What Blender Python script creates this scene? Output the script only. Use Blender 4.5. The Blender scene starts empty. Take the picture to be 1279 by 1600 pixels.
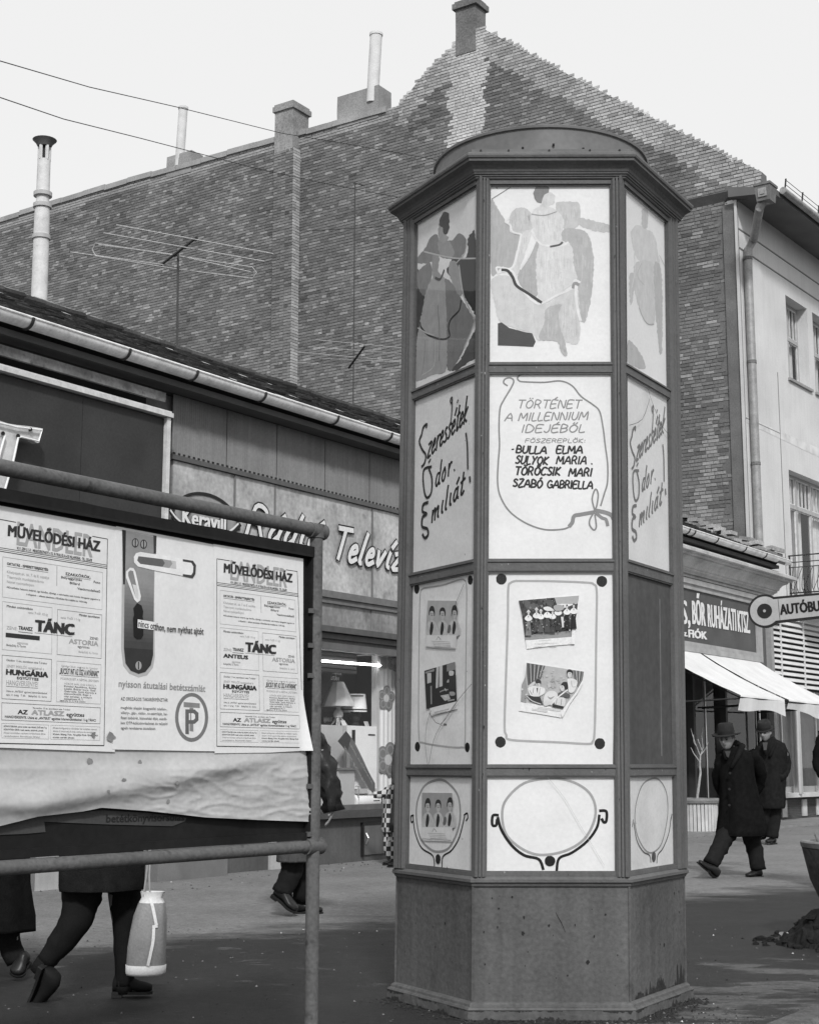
import bpy, math, random
from math import radians, sin, cos, tan, atan, atan2, pi, sqrt
from mathutils import Vector as V, Matrix, noise
from mathutils.geometry import tessellate_polygon
random.seed(7)
scene = bpy.context.scene
# ---------------------------------------------------------------- camera, sky, sun, exposure
F, EYE = 2330.0, 1.25
TH = atan(395 / F)
cam_d = bpy.data.cameras.new('camera'); cam = bpy.data.objects.new('camera', cam_d)
scene.collection.objects.link(cam); scene.camera = cam
cam.location = (0, 0, EYE); cam.rotation_euler = (pi / 2 + TH, 0, 0)
cam_d.sensor_fit = 'VERTICAL'; cam_d.sensor_height = 56.0; cam_d.lens = F / 1600 * 56
cam_d.clip_start = 0.05; cam_d.clip_end = 1500
cam_d.dof.use_dof = False
scene.render.resolution_x = 818; scene.render.resolution_y = 1024
SUNV = V((0.09, -0.76, 0.61)).normalized()
world = bpy.data.worlds.new('World'); scene.world = world; world.use_nodes = True
nt = world.node_tree; nt.nodes.clear()
sky = nt.nodes.new('ShaderNodeTexSky'); sky.sky_type = 'NISHITA'; sky.sun_disc = False
sky.sun_elevation = math.asin(SUNV.z); sky.sun_rotation = atan2(SUNV.x, SUNV.y)
sky.dust_density = 6.0; sky.air_density = 1.6
bw = nt.nodes.new('ShaderNodeRGBToBW'); mul = nt.nodes.new('ShaderNodeMath'); mul.operation = 'MULTIPLY'; mul.inputs[1].default_value = 0.02
add = nt.nodes.new('ShaderNodeMath'); add.operation = 'ADD'; add.inputs[1].default_value = 0.83
mul.use_clamp = True
bg = nt.nodes.new('ShaderNodeBackground'); out = nt.nodes.new('ShaderNodeOutputWorld')
# overcast white haze over the grey-scale sky
nt.links.new(sky.outputs[0], bw.inputs[0]); nt.links.new(bw.outputs[0], mul.inputs[0])
nt.links.new(mul.outputs[0], add.inputs[0]); nt.links.new(add.outputs[0], bg.inputs[0]); nt.links.new(bg.outputs[0], out.inputs[0])
bg.inputs[1].default_value = 1.0
sd = bpy.data.lights.new('sun', 'SUN'); sd.energy = 2.6; sd.angle = radians(6); sd.color = (1, 1, 1)
so = bpy.data.objects.new('sun', sd); scene.collection.objects.link(so)
so.rotation_euler = SUNV.to_track_quat('Z', 'Y').to_euler(); so.location = (5, -10, 20)
vs = scene.view_settings; vs.view_transform = 'Standard'; vs.look = 'None'; vs.exposure = 0; vs.gamma = 1; vs.use_curve_mapping = False
# ---------------------------------------------------------------- helpers
C = scene.collection
Z = V((0, 0, 1))
CAM = V((0, 0, EYE))
def ray(px, py):
    a = (px - 640) / F; b = (800 - py) / F
    return V((a, cos(TH) - b * sin(TH), sin(TH) + b * cos(TH)))
def at(px, py, Y):
    r = ray(px, py); return CAM + r * (Y / r.y)
def gnd(px, py, z=0.0):
    r = ray(px, py); return CAM + r * ((z - EYE) / r.z)
class Pl:
    """a plane of the scene: origin, direction to the right, up; n points out"""
    def __init__(s, o, ax, up=Z):
        s.o = V(o); s.ax = V(ax).normalized(); s.up = V(up); s.n = s.ax.cross(s.up).normalized()
    def w(s, a, b, d=0): return s.o + s.ax * a + s.up * b + s.n * d
    def px(s, x, y, d=0):
        r = ray(x, y); o = s.o + s.n * d
        t = (o - CAM).dot(s.n) / r.dot(s.n); q = CAM + r * t - o
        b = q.z / s.up.z; a = (q - s.up * b).dot(s.ax); return a, b
    def P(s, x, y, d=0):
        a, b = s.px(x, y, d); return s.w(a, b, d)
MATS = {}
def mat(name, col, rough=.7, nz=.15, sc=8, fine=.1, fsc=90, bump=.0, metal=0, spec=.16, stretch=(1, 1, 1), tone=False, streak=0, bsc=None, stain=0):
    """grey procedural paint / plaster / cloth: large mottling + fine grain (+ vertical streaks) and a bump"""
    if name in MATS: return MATS[name]
    m = bpy.data.materials.new(name); m.use_nodes = True; n = m.node_tree; L = n.links
    b = n.nodes['Principled BSDF']; b.inputs['Roughness'].default_value = rough; b.inputs['Metallic'].default_value = metal
    b.inputs['Specular IOR Level'].default_value = spec
    g = n.nodes.new('ShaderNodeNewGeometry'); mp = n.nodes.new('ShaderNodeMapping'); mp.inputs['Scale'].default_value = stretch
    L.new(g.outputs['Position'], mp.inputs[0])
    def noi(scale, det=4, vec=mp):
        t = n.nodes.new('ShaderNodeTexNoise'); t.inputs['Scale'].default_value = scale; t.inputs['Detail'].default_value = det
        L.new(vec.outputs[0], t.inputs[0]); return t.outputs[0]
    def math_(op, a, c):
        q = n.nodes.new('ShaderNodeMath'); q.operation = op
        for i, k in ((0, a), (1, c)):
            if isinstance(k, (int, float)): q.inputs[i].default_value = k
            else: L.new(k, q.inputs[i])
        return q.outputs[0]
    v = math_('ADD', math_('MULTIPLY', math_('SUBTRACT', noi(sc, 6), .5), 2 * nz * 2), 1.0)
    v = math_('MULTIPLY', v, math_('ADD', math_('MULTIPLY', math_('SUBTRACT', noi(fsc, 2), .5), 4 * fine), 1.0))
    if streak:
        ms = n.nodes.new('ShaderNodeMapping'); ms.inputs['Scale'].default_value = (1, 1, .06); L.new(g.outputs['Position'], ms.inputs[0])
        v = math_('MULTIPLY', v, math_('ADD', math_('MULTIPLY', math_('SUBTRACT', noi(14, 5, ms), .5), 4 * streak), 1.0))
    if stain:
        cr = n.nodes.new('ShaderNodeValToRGB'); cr.color_ramp.elements[0].position = .60; cr.color_ramp.elements[1].position = .72
        cr.color_ramp.elements[0].color = (1, 1, 1, 1); k = 1 - stain; cr.color_ramp.elements[1].color = (k, k, k, 1)
        L.new(noi(sc * 2.7, 8), cr.inputs[0]); v = math_('MULTIPLY', v, cr.outputs[0])
    if tone:
        at_ = n.nodes.new('ShaderNodeAttribute'); at_.attribute_name = 'tone'; v = math_('MULTIPLY', v, at_.outputs['Fac'])
    v = math_('MAXIMUM', math_('MULTIPLY', v, col), .004)
    v = math_('MINIMUM', v, .88)
    cc = n.nodes.new('ShaderNodeCombineColor'); [L.new(v, cc.inputs[i]) for i in range(3)]
    L.new(cc.outputs[0], b.inputs['Base Color'])
    if bump:
        bp = n.nodes.new('ShaderNodeBump'); bp.inputs['Strength'].default_value = bump; bp.inputs['Distance'].default_value = .01
        L.new(noi(bsc or fsc, 4), bp.inputs['Height']); L.new(bp.outputs[0], b.inputs['Normal'])
    MATS[name] = m; return m
def ink(v):
    """flat printed or painted grey of a given albedo"""
    v = round(v * 40) / 40 if v > .06 else round(v, 2)
    return mat('ink_%03d' % int(v * 1000), max(v, .012), .8, .09, 22, .05, 160, streak=.035, spec=.08)
def srgb(v): return ((v + .055) / 1.055) ** 2.4 if v > .04 else v / 12.92
class MB:
    def __init__(s): s.v = []; s.f = []; s.t = []; s.tone = 1.0
    def add(s, vs, fs):
        k = len(s.v); s.v += [V(p) for p in vs]; s.f += [tuple(k + i for i in f) for f in fs]; s.t += [s.tone] * len(fs); return s
    def box(s, o, a, b, c):
        """box from corner o along the vectors a, b, c"""
        o, a, b, c = V(o), V(a), V(b), V(c)
        if a.cross(b).dot(c) < 0: o = o + c; c = -c
        p = [o, o + a, o + a + b, o + b]; q = [x + c for x in p]
        return s.add(p + q, [(3, 2, 1, 0), (4, 5, 6, 7), (0, 1, 5, 4), (1, 2, 6, 5), (2, 3, 7, 6), (3, 0, 4, 7)])
    def pbox(s, P, a0, a1, b0, b1, d0, d1): return s.box(P.w(a0, b0, d0), P.ax * (a1 - a0), P.up * (b1 - b0), P.n * (d1 - d0))
    def poly(s, pts, ext=None):
        """flat polygon, or a solid when ext (vector) is given"""
        pts = [V(p) for p in pts]; tr = tessellate_polygon([pts]); n = len(pts)
        nrm = V((0, 0, 0))
        for i in range(n): nrm += pts[i].cross(pts[(i + 1) % n])
        fix = []
        for t in tr:
            c = (pts[t[1]] - pts[t[0]]).cross(pts[t[2]] - pts[t[0]])
            fix.append(t if c.dot(nrm) >= 0 else t[::-1])
        if ext is None: return s.add(pts, fix)
        ext = V(ext)
        if nrm.dot(ext) < 0: pts = pts[::-1]; fix = [tuple(n - 1 - i for i in t)[::1] for t in fix]; fix = [t if (pts[t[1]] - pts[t[0]]).cross(pts[t[2]] - pts[t[0]]).dot(ext) > 0 else t[::-1] for t in fix]
        s.add(pts + [p + ext for p in pts], [t[::-1] for t in fix] + [tuple(i + n for i in t) for t in fix] + [(i, (i + 1) % n, (i + 1) % n + n, i + n) for i in range(n)])
        return s
    def rings(s, rs, cap=True, closed=True):
        n = len(rs[0]); vs = [p for r in rs for p in r]; fs = []
        for j in range(len(rs) - 1):
            for i in range(n if closed else n - 1):
                a = j * n + i; b = j * n + (i + 1) % n; fs.append((a, b, b + n, a + n))
        if cap and closed: fs.append(tuple(range(n))[::-1]); fs.append(tuple((len(rs) - 1) * n + i for i in range(n)))
        return s.add(vs, fs)
    def tube(s, pts, r, n=10, cap=True):
        pts = [V(p) for p in pts]; rr = r if isinstance(r, (list, tuple)) else [r] * len(pts); rs = []; prev = None
        for i, p in enumerate(pts):
            d = (pts[min(i + 1, len(pts) - 1)] - pts[max(i - 1, 0)]).normalized()
            x = (prev - d * prev.dot(d)) if prev is not None else d.cross(Z if abs(d.z) < .9 else V((1, 0, 0)))
            x.normalize(); y = d.cross(x); prev = x
            rs.append([p + (x * cos(2 * pi * k / n) + y * sin(2 * pi * k / n)) * rr[i] for k in range(n)])
        return s.rings(rs, cap)
    def ell(s, cps, n=16, jit=0, seed=0):
        """loft of ellipses: (centre, half vector a, half vector b)"""
        rs = []
        for c, a, b in cps:
            c, a, b = V(c), V(a), V(b); ring = []
            for k in range(n):
                w = cos(2 * pi * k / n), sin(2 * pi * k / n); p = c + a * w[0] + b * w[1]
                if jit: p += (p - c) * jit * noise.noise(V((p.x * 9 + seed, p.y * 9, p.z * 5)))
                ring.append(p)
            rs.append(ring)
        return s.rings(rs)
    def disc(s, c, a, b, n=24, ext=None):
        return s.poly([V(c) + V(a) * cos(2 * pi * k / n) + V(b) * sin(2 * pi * k / n) for k in range(n)], ext)
    def ribbon(s, pts, w, nrm, taper=False, rise=.00002):
        """flat brush stroke"""
        pts = [V(p) for p in pts]; nrm = V(nrm); m = len(pts)
        if m < 2: return s
        vs = []
        for i, p in enumerate(pts):
            d = (pts[min(i + 1, m - 1)] - pts[max(i - 1, 0)]).normalized(); sd_ = d.cross(nrm).normalized()
            ww = (w[i] if isinstance(w, list) else w) * (1 - .6 * abs(2 * i / (m - 1) - 1) ** 3 if taper else 1) * .5
            q = p + nrm * rise * i
            if i == 0: q = q - d * ww * .5
            if i == m - 1: q = q + d * ww * .5
            vs += [q - sd_ * ww, q + sd_ * ww]
        return s.add(vs, [(2 * i, 2 * i + 1, 2 * i + 3, 2 * i + 2) for i in range(m - 1)])
    def build(s, name, m, parent=None, smooth=False, loc=None, jit=0):
        me = bpy.data.meshes.new(name)
        if parent is not None: o0 = root_loc(parent)
        elif loc is not None: o0 = V(loc)
        else:
            n = len(s.v); o0 = V((sum(p.x for p in s.v) / n, sum(p.y for p in s.v) / n, min(p.z for p in s.v)))
        me.from_pydata([p - o0 for p in s.v], [], s.f); me.materials.append(m)
        if len(set(s.t)) > 1 or s.tone != 1.0:
            a = me.attributes.new('tone', 'FLOAT', 'FACE'); a.data.foreach_set('value', s.t)
        if smooth: me.polygons.foreach_set('use_smooth', [True] * len(me.polygons))
        if smooth and smooth != 'all':
            me.set_sharp_from_angle(angle=radians(38))
        ob = bpy.data.objects.new(name, me); C.objects.link(ob)
        if parent is not None: ob.parent = parent; ob['_w'] = list(o0)
        else: ob.location = o0
        return ob
def root_loc(o):
    while o.parent is not None: o = o.parent
    return V(o.location)
def tag(o, label, cat, group=None, kind=None):
    o['label'] = label; o['category'] = cat
    if group: o['group'] = group
    if kind: o['kind'] = kind
    return o
def thing(name, loc, label, cat, group=None):
    o = bpy.data.objects.new(name, None); C.objects.link(o); o.location = loc; o.empty_display_size = .2
    return tag(o, label, cat, group)
def struct(o): o['kind'] = 'structure'; return o
def smooth_pts(p, closed=False, k=5):
    """Catmull-Rom through 2-D points"""
    n = len(p)
    if n < 3: return p
    out_ = []
    for i in range(n if closed else n - 1):
        g = lambda j: p[j % n] if closed else p[max(0, min(n - 1, j))]
        a, b, c, d = g(i - 1), g(i), g(i + 1), g(i + 2)
        for q in range(k):
            t = q / k
            out_.append(tuple(.5 * (2 * b[m] + (c[m] - a[m]) * t + (2 * a[m] - 5 * b[m] + 4 * c[m] - d[m]) * t * t + (3 * b[m] - a[m] - 3 * c[m] + d[m]) * t ** 3) for m in (0, 1)))
    if not closed: out_.append(p[-1])
    return out_
def wob(p, a):
    q = []
    for (x0, y0), (x1, y1) in zip(p, p[1:] + p[:1]):
        m = max(1, min(12, int(math.hypot(x1 - x0, y1 - y0) / 1.6)))
        q += [(x0 + (x1 - x0) * k / m, y0 + (y1 - y0) * k / m) for k in range(m)]
    return [(x + a * (noise.noise(V((x * .25, y * .25, 3))) + .35 * noise.noise(V((x * .9, y * .9, 3)))), y + a * (noise.noise(V((x * .25, y * .25, 9))) + .35 * noise.noise(V((x * .9, y * .9, 9))))) for x, y in q]
# ---- lettering
GL = {
 'A': (.75, [[(0, 0), (.4, 1), (.7, 0)], [(.12, .35), (.62, .35)]]), 'B': (.6, [[(.05, 0), (.05, 1), (.4, .95), (.5, .75), (.38, .55), (.08, .52)], [(.38, .53), (.56, .3), (.42, .05), (.05, 0)]]),
 'C': (.65, [[(.6, .85), (.35, 1), (.08, .75), (.05, .3), (.3, 0), (.6, .12)]]), 'D': (.7, [[(.05, 0), (.05, 1), (.4, .95), (.62, .6), (.55, .2), (.3, 0), (.05, 0)]]),
 'E': (.6, [[(.55, 1), (.05, .97), (.05, 0), (.55, .03)], [(.05, .52), (.45, .54)]]), 'F': (.55, [[(.55, 1), (.05, .97), (.05, 0)], [(.05, .52), (.42, .54)]]),
 'G': (.7, [[(.6, .85), (.35, 1), (.08, .75), (.05, .3), (.3, 0), (.6, .1), (.62, .42), (.38, .42)]]), 'I': (.2, [[(.08, 1), (.08, 0)]]),
 'J': (.5, [[(.4, 1), (.4, .2), (.2, 0), (0, .15)]]), 'K': (.6, [[(.05, 1), (.05, 0)], [(.5, 1), (.08, .45), (.55, 0)]]), 'L': (.5, [[(.05, 1), (.05, .02), (.48, 0)]]),
 'M': (.85, [[(.02, 0), (.1, 1), (.4, .3), (.7, 1), (.78, 0)]]), 'N': (.7, [[(.05, 0), (.05, 1), (.58, 0), (.6, 1)]]),
 'O': (.7, [[(.35, 1), (.08, .75), (.06, .3), (.3, 0), (.56, .2), (.62, .65), (.35, 1)]]), 'P': (.6, [[(.05, 0), (.05, 1), (.42, .95), (.5, .72), (.35, .5), (.08, .5)]]), 'R': (.65, [[(.05, 0), (.05, 1), (.42, .95), (.5, .72), (.35, .5), (.08, .5)], [(.3, .5), (.58, 0)]]),
 'S': (.55, [[(.5, .9), (.25, 1), (.05, .78), (.25, .55), (.48, .3), (.3, .02), (.02, .1)]]), 'T': (.65, [[(0, 1), (.62, 1)], [(.31, 1), (.31, 0)]]),
 'U': (.65, [[(.05, 1), (.05, .25), (.28, 0), (.52, .25), (.54, 1)]]), 'V': (.65, [[(.02, 1), (.3, 0), (.6, 1)]]), 'Y': (.6, [[(.02, 1), (.3, .5)], [(.58, 1), (.3, .5), (.22, 0)]]),
 'Z': (.6, [[(.05, 1), (.55, 1), (.02, 0), (.55, 0)]]), '.': (.2, [[(.05, .02), (.1, .08)]]), '-': (.35, [[(.02, .5), (.25, .5)]]), ':': (.2, [[(.05, .15), (.1, .18)], [(.05, .6), (.1, .63)]]),
 'e': (.36, [[(.03, .25), (.27, .32), (.2, .52), (.06, .42), (.03, .14), (.15, 0), (.34, .1)]]), 'r': (.32, [[(.05, .52), (.08, 0)], [(.08, .3), (.18, .5), (.3, .46)]]),
 's': (.32, [[(.27, .46), (.15, .52), (.05, .4), (.22, .22), (.2, .03), (.03, .03)]]), 'z': (.36, [[(.02, .48), (.3, .5), (.03, .02), (.33, .02)]]),
 't': (.32, [[(.16, .9), (.1, .12), (.2, 0), (.3, .08)], [(0, .55), (.3, .6)]]), 'k': (.36, [[(.06, .98), (.05, 0)], [(.3, .52), (.07, .22), (.32, 0)]]),
 'd': (.4, [[(.3, .45), (.12, .5), (.03, .2), (.14, 0), (.3, .15)], [(.36, .98), (.3, .1), (.4, .02)]]), 'o': (.38, [[(.18, .52), (.04, .32), (.08, .04), (.22, 0), (.32, .25), (.18, .52)]]),
 'i': (.18, [[(.06, .52), (.06, .08), (.16, .02)]]), 'l': (.2, [[(.1, .98), (.04, .1), (.14, 0)]]), 'm': (.58, [[(.03, .5), (.05, 0)], [(.05, .3), (.18, .5), (.24, .35), (.25, 0)], [(.25, .3), (.4, .5), (.45, .3), (.46, .04), (.54, 0)]]),
 'a': (.4, [[(.3, .45), (.12, .5), (.03, .2), (.14, 0), (.3, .2)], [(.32, .52), (.3, .1), (.4, .02)]]), 'v': (.36, [[(.02, .5), (.12, .02), (.3, .5)]]), '!': (.3, [[(.14, 1.2), (.12, .3)], [(.1, .02), (.12, .08)]]),
 'q': (.5, [[(.42, .88), (.22, 1), (.08, .82), (.16, .6), (.34, .56)], [(.34, .56), (.08, .45), (0, .12), (.18, -.12), (.42, .02)]]), 'x': (.5, [[(.45, .9), (.28, 1.02), (.1, .85), (.16, .6), (.34, .4), (.34, .1), (.16, -.12), (-.02, 0)]]),
 '&': (.2, []), ' ': (.35, [])}
ACC = {'Á': ('A', 1), 'É': ('E', 1), 'Ó': ('O', 1), 'Í': ('I', 1), 'Ö': ('O', 2), 'Ő': ('O', 3), 'á': ('a', 1), 'é': ('e', 1), 'í': ('i', 1), 'ó': ('o', 1)}
def strokes(mb, P, txt, p0, p1, h, wpx, slant=.25, d=.0, taper=False, jit=0.02, smooth=True, track=0, only=None):
    """write txt with brush strokes: baseline p0 -> p1, capital height h (photo pixels on plane P)"""
    items = []; x = 0
    for ci, ch in enumerate(txt):
        b, a = ACC.get(ch, (ch, 0)); w, st = GL[b]
        cap = b.isupper() or b in 'qx'; top = 1.0 if b.isupper() else .55; st = [list(q) for q in st]; cx = w * .45
        if a == 1: st.append([(cx, top + .14), (cx + .14, top + .34)])
        if a == 2: st += [[(cx - .1, top + .15), (cx - .08, top + .25)], [(cx + .12, top + .15), (cx + .14, top + .25)]]
        if a == 3: st += [[(cx - .1, top + .1), (cx - .02, top + .28)], [(cx + .12, top + .1), (cx + .2, top + .28)]]
        if only is None or only == ci:
            for q in st: items.append([(x + u_, v_) for u_, v_ in q])
        x += w + .1 + track
    L = x - .1 - track
    for k, q in enumerate(items):
        if smooth: q = smooth_pts(q, k=4)
        pts = []
        for u_, v_ in q:
            X = p0[0] + (p1[0] - p0[0]) * u_ / L + slant * v_ * h + jit * h * noise.noise(V((u_ * 3, v_ * 3, 1)))
            Y = p0[1] + (p1[1] - p0[1]) * u_ / L - v_ * h + jit * h * noise.noise(V((u_ * 3, v_ * 3, 7)))
            pts.append(P.P(X, Y, d + .00003 * k))
        a = P.P(p0[0], p0[1], d); b2 = P.P(p0[0], p0[1] - 10, d)
        mb.ribbon(pts, wpx * (a - b2).length / 10, P.n, taper)
    return mb
def brush(mb, P, px, wpx, d=0, closed=False, taper=False, k=5):
    q = smooth_pts(px, closed, k)
    if closed: q = q + [q[0]]
    a = P.P(px[0][0], px[0][1], d); b = P.P(px[0][0], px[0][1] - 10, d)
    return mb.ribbon([P.P(x, y, d) for x, y in q], wpx * (a - b).length / 10, P.n, taper, rise=.000005)
FC = {}
def glyph_mesh(txt, bold):
    key = (txt, bold)
    if key not in FC:
        cu = bpy.data.curves.new('t', 'FONT'); cu.body = txt; cu.size = 1; cu.resolution_u = 2; cu.offset = bold; cu.fill_mode = 'FRONT'
        ob = bpy.data.objects.new('t', cu); C.objects.link(ob); dg = bpy.context.evaluated_depsgraph_get()
        me = bpy.data.meshes.new_from_object(ob.evaluated_get(dg))
        FC[key] = ([v.co.copy() for v in me.vertices], [tuple(p.vertices) for p in me.polygons])
        bpy.data.objects.remove(ob); bpy.data.curves.remove(cu); bpy.data.meshes.remove(me)
    return FC[key]
def text(mb, P, txt, p0, p1, h, d=0.0, bold=.0, slant=0, ext=0):
    """block lettering fitted between photo pixels p0 and p1 (baseline) with capital height h"""
    vs, fs = glyph_mesh(txt, 0)
    if not vs: return mb
    if bold > .004:                                 # heavier weight: overprinted copies, shifted a little
        bb = bold * 1.5
        for i, (sx_, sy_) in enumerate(((-1, -.5), (1, -.5), (-1, .5), (1, .5))):
            k_ = bb * h * sx_ * .8; text(mb, P, txt, (p0[0] + k_, p0[1] + bb * h * sy_ * .8), (p1[0] + k_, p1[1] + bb * h * sy_ * .8), h, d + .00004 * (i + 1), 0, slant)
    x0 = min(v.x for v in vs); x1 = max(v.x for v in vs); L = x1 - x0
    a = V(P.px(*p0, d)); b = V(P.px(*p1, d)); up = V(P.px(p0[0], p0[1] - h, d)) - a; up.x = 0
    pts = []
    for v in vs:
        t = (v.x - x0) / L; y = v.y / .73
        q = a + (b - a) * t + up * y + V((slant * up.y * y, 0)); pts.append(P.w(q.x, q.y, d + ext))
    mb.add(pts, fs)
    if ext:
        pass
    return mb
def fill(mb, P, px, d=0, smooth=True, w=1.2):
    q = smooth_pts(px, True, 4) if smooth else px
    if w: q = wob(q, w)
    pts = [P.P(x, y, d) for x, y in q]
    n = V((0, 0, 0))
    for i in range(len(pts)): n += pts[i].cross(pts[(i + 1) % len(pts)])
    if n.dot(P.n) < 0: pts = pts[::-1]
    return mb.poly(pts)
# ---------------------------------------------------------------- frames of reference
AL = radians(33.9)
U = V((sin(AL), cos(AL), 0)); VV = V((-cos(AL), sin(AL), 0)); O = V((-1.636, 18.707, 0))
FA = Pl(O, U)                                  # facade of the low shop row (n points to the street)
FW = Pl(O + U * 17.3, -VV)                     # brick party wall
A2 = radians(36); U2 = V((sin(A2), cos(A2), 0)); C0 = V((7.67, 33.30, 0)); RF = Pl(C0, U2)
def glassmat():
    m = bpy.data.materials.new('glass'); m.use_nodes = True; n = m.node_tree; n.nodes.clear()
    o = n.nodes.new('ShaderNodeOutputMaterial'); t = n.nodes.new('ShaderNodeBsdfTransparent'); g = n.nodes.new('ShaderNodeBsdfGlossy')
    g.inputs['Roughness'].default_value = .02; t.inputs[0].default_value = (.93, .93, .93, 1)
    ge = n.nodes.new('ShaderNodeNewGeometry'); dt = n.nodes.new('ShaderNodeVectorMath'); dt.operation = 'DOT_PRODUCT'; mx = n.nodes.new('ShaderNodeMixShader')
    n.links.new(ge.outputs['Incoming'], dt.inputs[0]); n.links.new(ge.outputs['Normal'], dt.inputs[1]); last = dt.outputs['Value']
    for op, a, c in (('ABSOLUTE', None, 0), ('SUBTRACT', 1.0, None), ('POWER', None, 5.0), ('MULTIPLY', None, .92), ('ADD', None, .028)):   # same reflectance from either side
        m_ = n.nodes.new('ShaderNodeMath'); m_.operation = op
        if op == 'SUBTRACT': m_.inputs[0].default_value = 1.0; n.links.new(last, m_.inputs[1])
        else: n.links.new(last, m_.inputs[0]); m_.inputs[1].default_value = c
        last = m_.outputs[0]
    n.links.new(last, mx.inputs[0]); n.links.new(t.outputs[0], mx.inputs[1]); n.links.new(g.outputs[0], mx.inputs[2]); n.links.new(mx.outputs[0], o.inputs[0])
    return m
GLASS = glassmat()
# ---------------------------------------------------------------- ground
def asphalt():
    m = bpy.data.materials.new('asphalt_pavement'); m.use_nodes = True; n = m.node_tree; L = n.links; b = n.nodes['Principled BSDF']
    g = n.nodes.new('ShaderNodeNewGeometry')
    def N(t, **k):
        q = n.nodes.new(t)
        for a, v in k.items(): setattr(q, a, v)
        return q
    def M(op, a, c=0.0):
        q = N('ShaderNodeMath', operation=op)
        for i, k in ((0, a), (1, c)):
            if isinstance(k, (int, float)): q.inputs[i].default_value = k
            else: L.new(k, q.inputs[i])
        return q.outputs[0]
    def noi(scale, det, st=(1, 1, 1), rot=0):
        mp = N('ShaderNodeMapping'); mp.inputs['Scale'].default_value = st; mp.inputs['Rotation'].default_value = (0, 0, rot); L.new(g.outputs['Position'], mp.inputs[0])
        t = N('ShaderNodeTexNoise'); t.inputs['Scale'].default_value = scale; t.inputs['Detail'].default_value = det; t.inputs['Roughness'].default_value = .68; L.new(mp.outputs[0], t.inputs[0]); return t.outputs[0]
    sx = N('ShaderNodeSeparateXYZ'); L.new(g.outputs['Position'], sx.inputs[0])
    # damp asphalt on the near side of a drying line, streaky border, dry patches by the kerb
    line = M('SUBTRACT', sx.outputs[1], M('ADD', M('MULTIPLY', sx.outputs[0], .84), 12.75))
    edge = M('ADD', line, M('MULTIPLY', M('SUBTRACT', noi(1.6, 11, (.6, 1.3, 1), -.3), .5), 3.4))
    r1 = N('ShaderNodeMapRange'); r1.interpolation_type = 'SMOOTHSTEP'; r1.inputs['From Min'].default_value = -.9; r1.inputs['From Max'].default_value = .55; L.new(edge, r1.inputs[0])
    nearR = M('SUBTRACT', M('ADD', M('MULTIPLY', sx.outputs[0], .75), 8.8), sx.outputs[1])
    pat = M('ADD', M('SUBTRACT', noi(2.0, 9, (.7, 1.5, 1), -.45), .60), M('MULTIPLY', M('MINIMUM', M('MAXIMUM', M('MULTIPLY', nearR, M('GREATER_THAN', sx.outputs[0], .9)), -1), 1.2), .11))
    r2 = N('ShaderNodeMapRange'); r2.interpolation_type = 'SMOOTHSTEP'; r2.inputs['From Min'].default_value = .0; r2.inputs['From Max'].default_value = .09; r2.inputs['To Max'].default_value = .46; L.new(pat, r2.inputs[0])
    dry = M('MAXIMUM', r1.outputs[0], r2.outputs[0])
    col = M('ADD', M('MULTIPLY', dry, .166), .026)
    col = M('MULTIPLY', col, M('ADD', M('MULTIPLY', noi(1.1, 6), .9), .55))
    col = M('MULTIPLY', col, M('ADD', M('MULTIPLY', noi(22, 3, (.6, 1.6, 1)), 1.8), .1))
    col = M('MULTIPLY', col, M('ADD', M('MULTIPLY', noi(60, 3), 1.6), .2))
    col = M('MULTIPLY', col, M('ADD', M('MULTIPLY', noi(190, 2), 1.1), .45))
    cc = N('ShaderNodeCombineColor'); [L.new(col, cc.inputs[i]) for i in range(3)]; L.new(cc.outputs[0], b.inputs['Base Color'])
    ro = M('ADD', M('MULTIPLY', dry, .3), M('ADD', .5, M('MULTIPLY', noi(3, 5), .2))); L.new(ro, b.inputs['Roughness']); b.inputs['Specular IOR Level'].default_value = .3
    bp = N('ShaderNodeBump'); bp.inputs['Strength'].default_value = .6; bp.inputs['Distance'].default_value = .012
    L.new(M('ADD', noi(130, 3), M('MULTIPLY', noi(7, 4), 1.6)), bp.inputs['Height']); L.new(bp.outputs[0], b.inputs['Normal'])
    return m
ASPH = asphalt()
K0 = V((1.92, 7.85, 0)); KN = V((cos(AL), -sin(AL), 0))
g = MB(); g.poly([K0 - U * 40, K0 + U * 400, K0 + U * 400 - KN * 400, K0 - U * 40 - KN * 400]); struct(g.build('pavement', ASPH, loc=(0, 0, 0)))
g = MB(); g.poly([V((-600, -600, -.13)), V((600, -600, -.13)), V((600, 600, -.13)), V((-600, 600, -.13))]); struct(g.build('road', mat('road', .07, .8, .2, 2, .3, 120, bump=.5), loc=(0, 0, -.13)))
kerb = bpy.data.objects.new('kerb', None); C.objects.link(kerb); kerb.location = K0; kerb['kind'] = 'structure'
KM = mat('kerb_granite', .10, .85, .35, 9, .35, 70, bump=.8, bsc=25)
for i in range(-9, 24):
    mb = MB(); a = K0 + U * (i * 1.0 + .012) + V((0, 0, -.2)) + KN * .003 * (i % 3); h = .2 + .006 + .004 * (i % 2)
    e = U * .976; w = KN * .17
    p = [a, a + w, a + w + Z * (h - .03), a + w * .82 + Z * h, a + Z * h]
    if e.dot((p[1] - p[0]).cross(p[2] - p[1])) < 0: p = p[::-1]
    mb.poly(p, e); mb.build('kerb_stone', KM, kerb)
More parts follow.
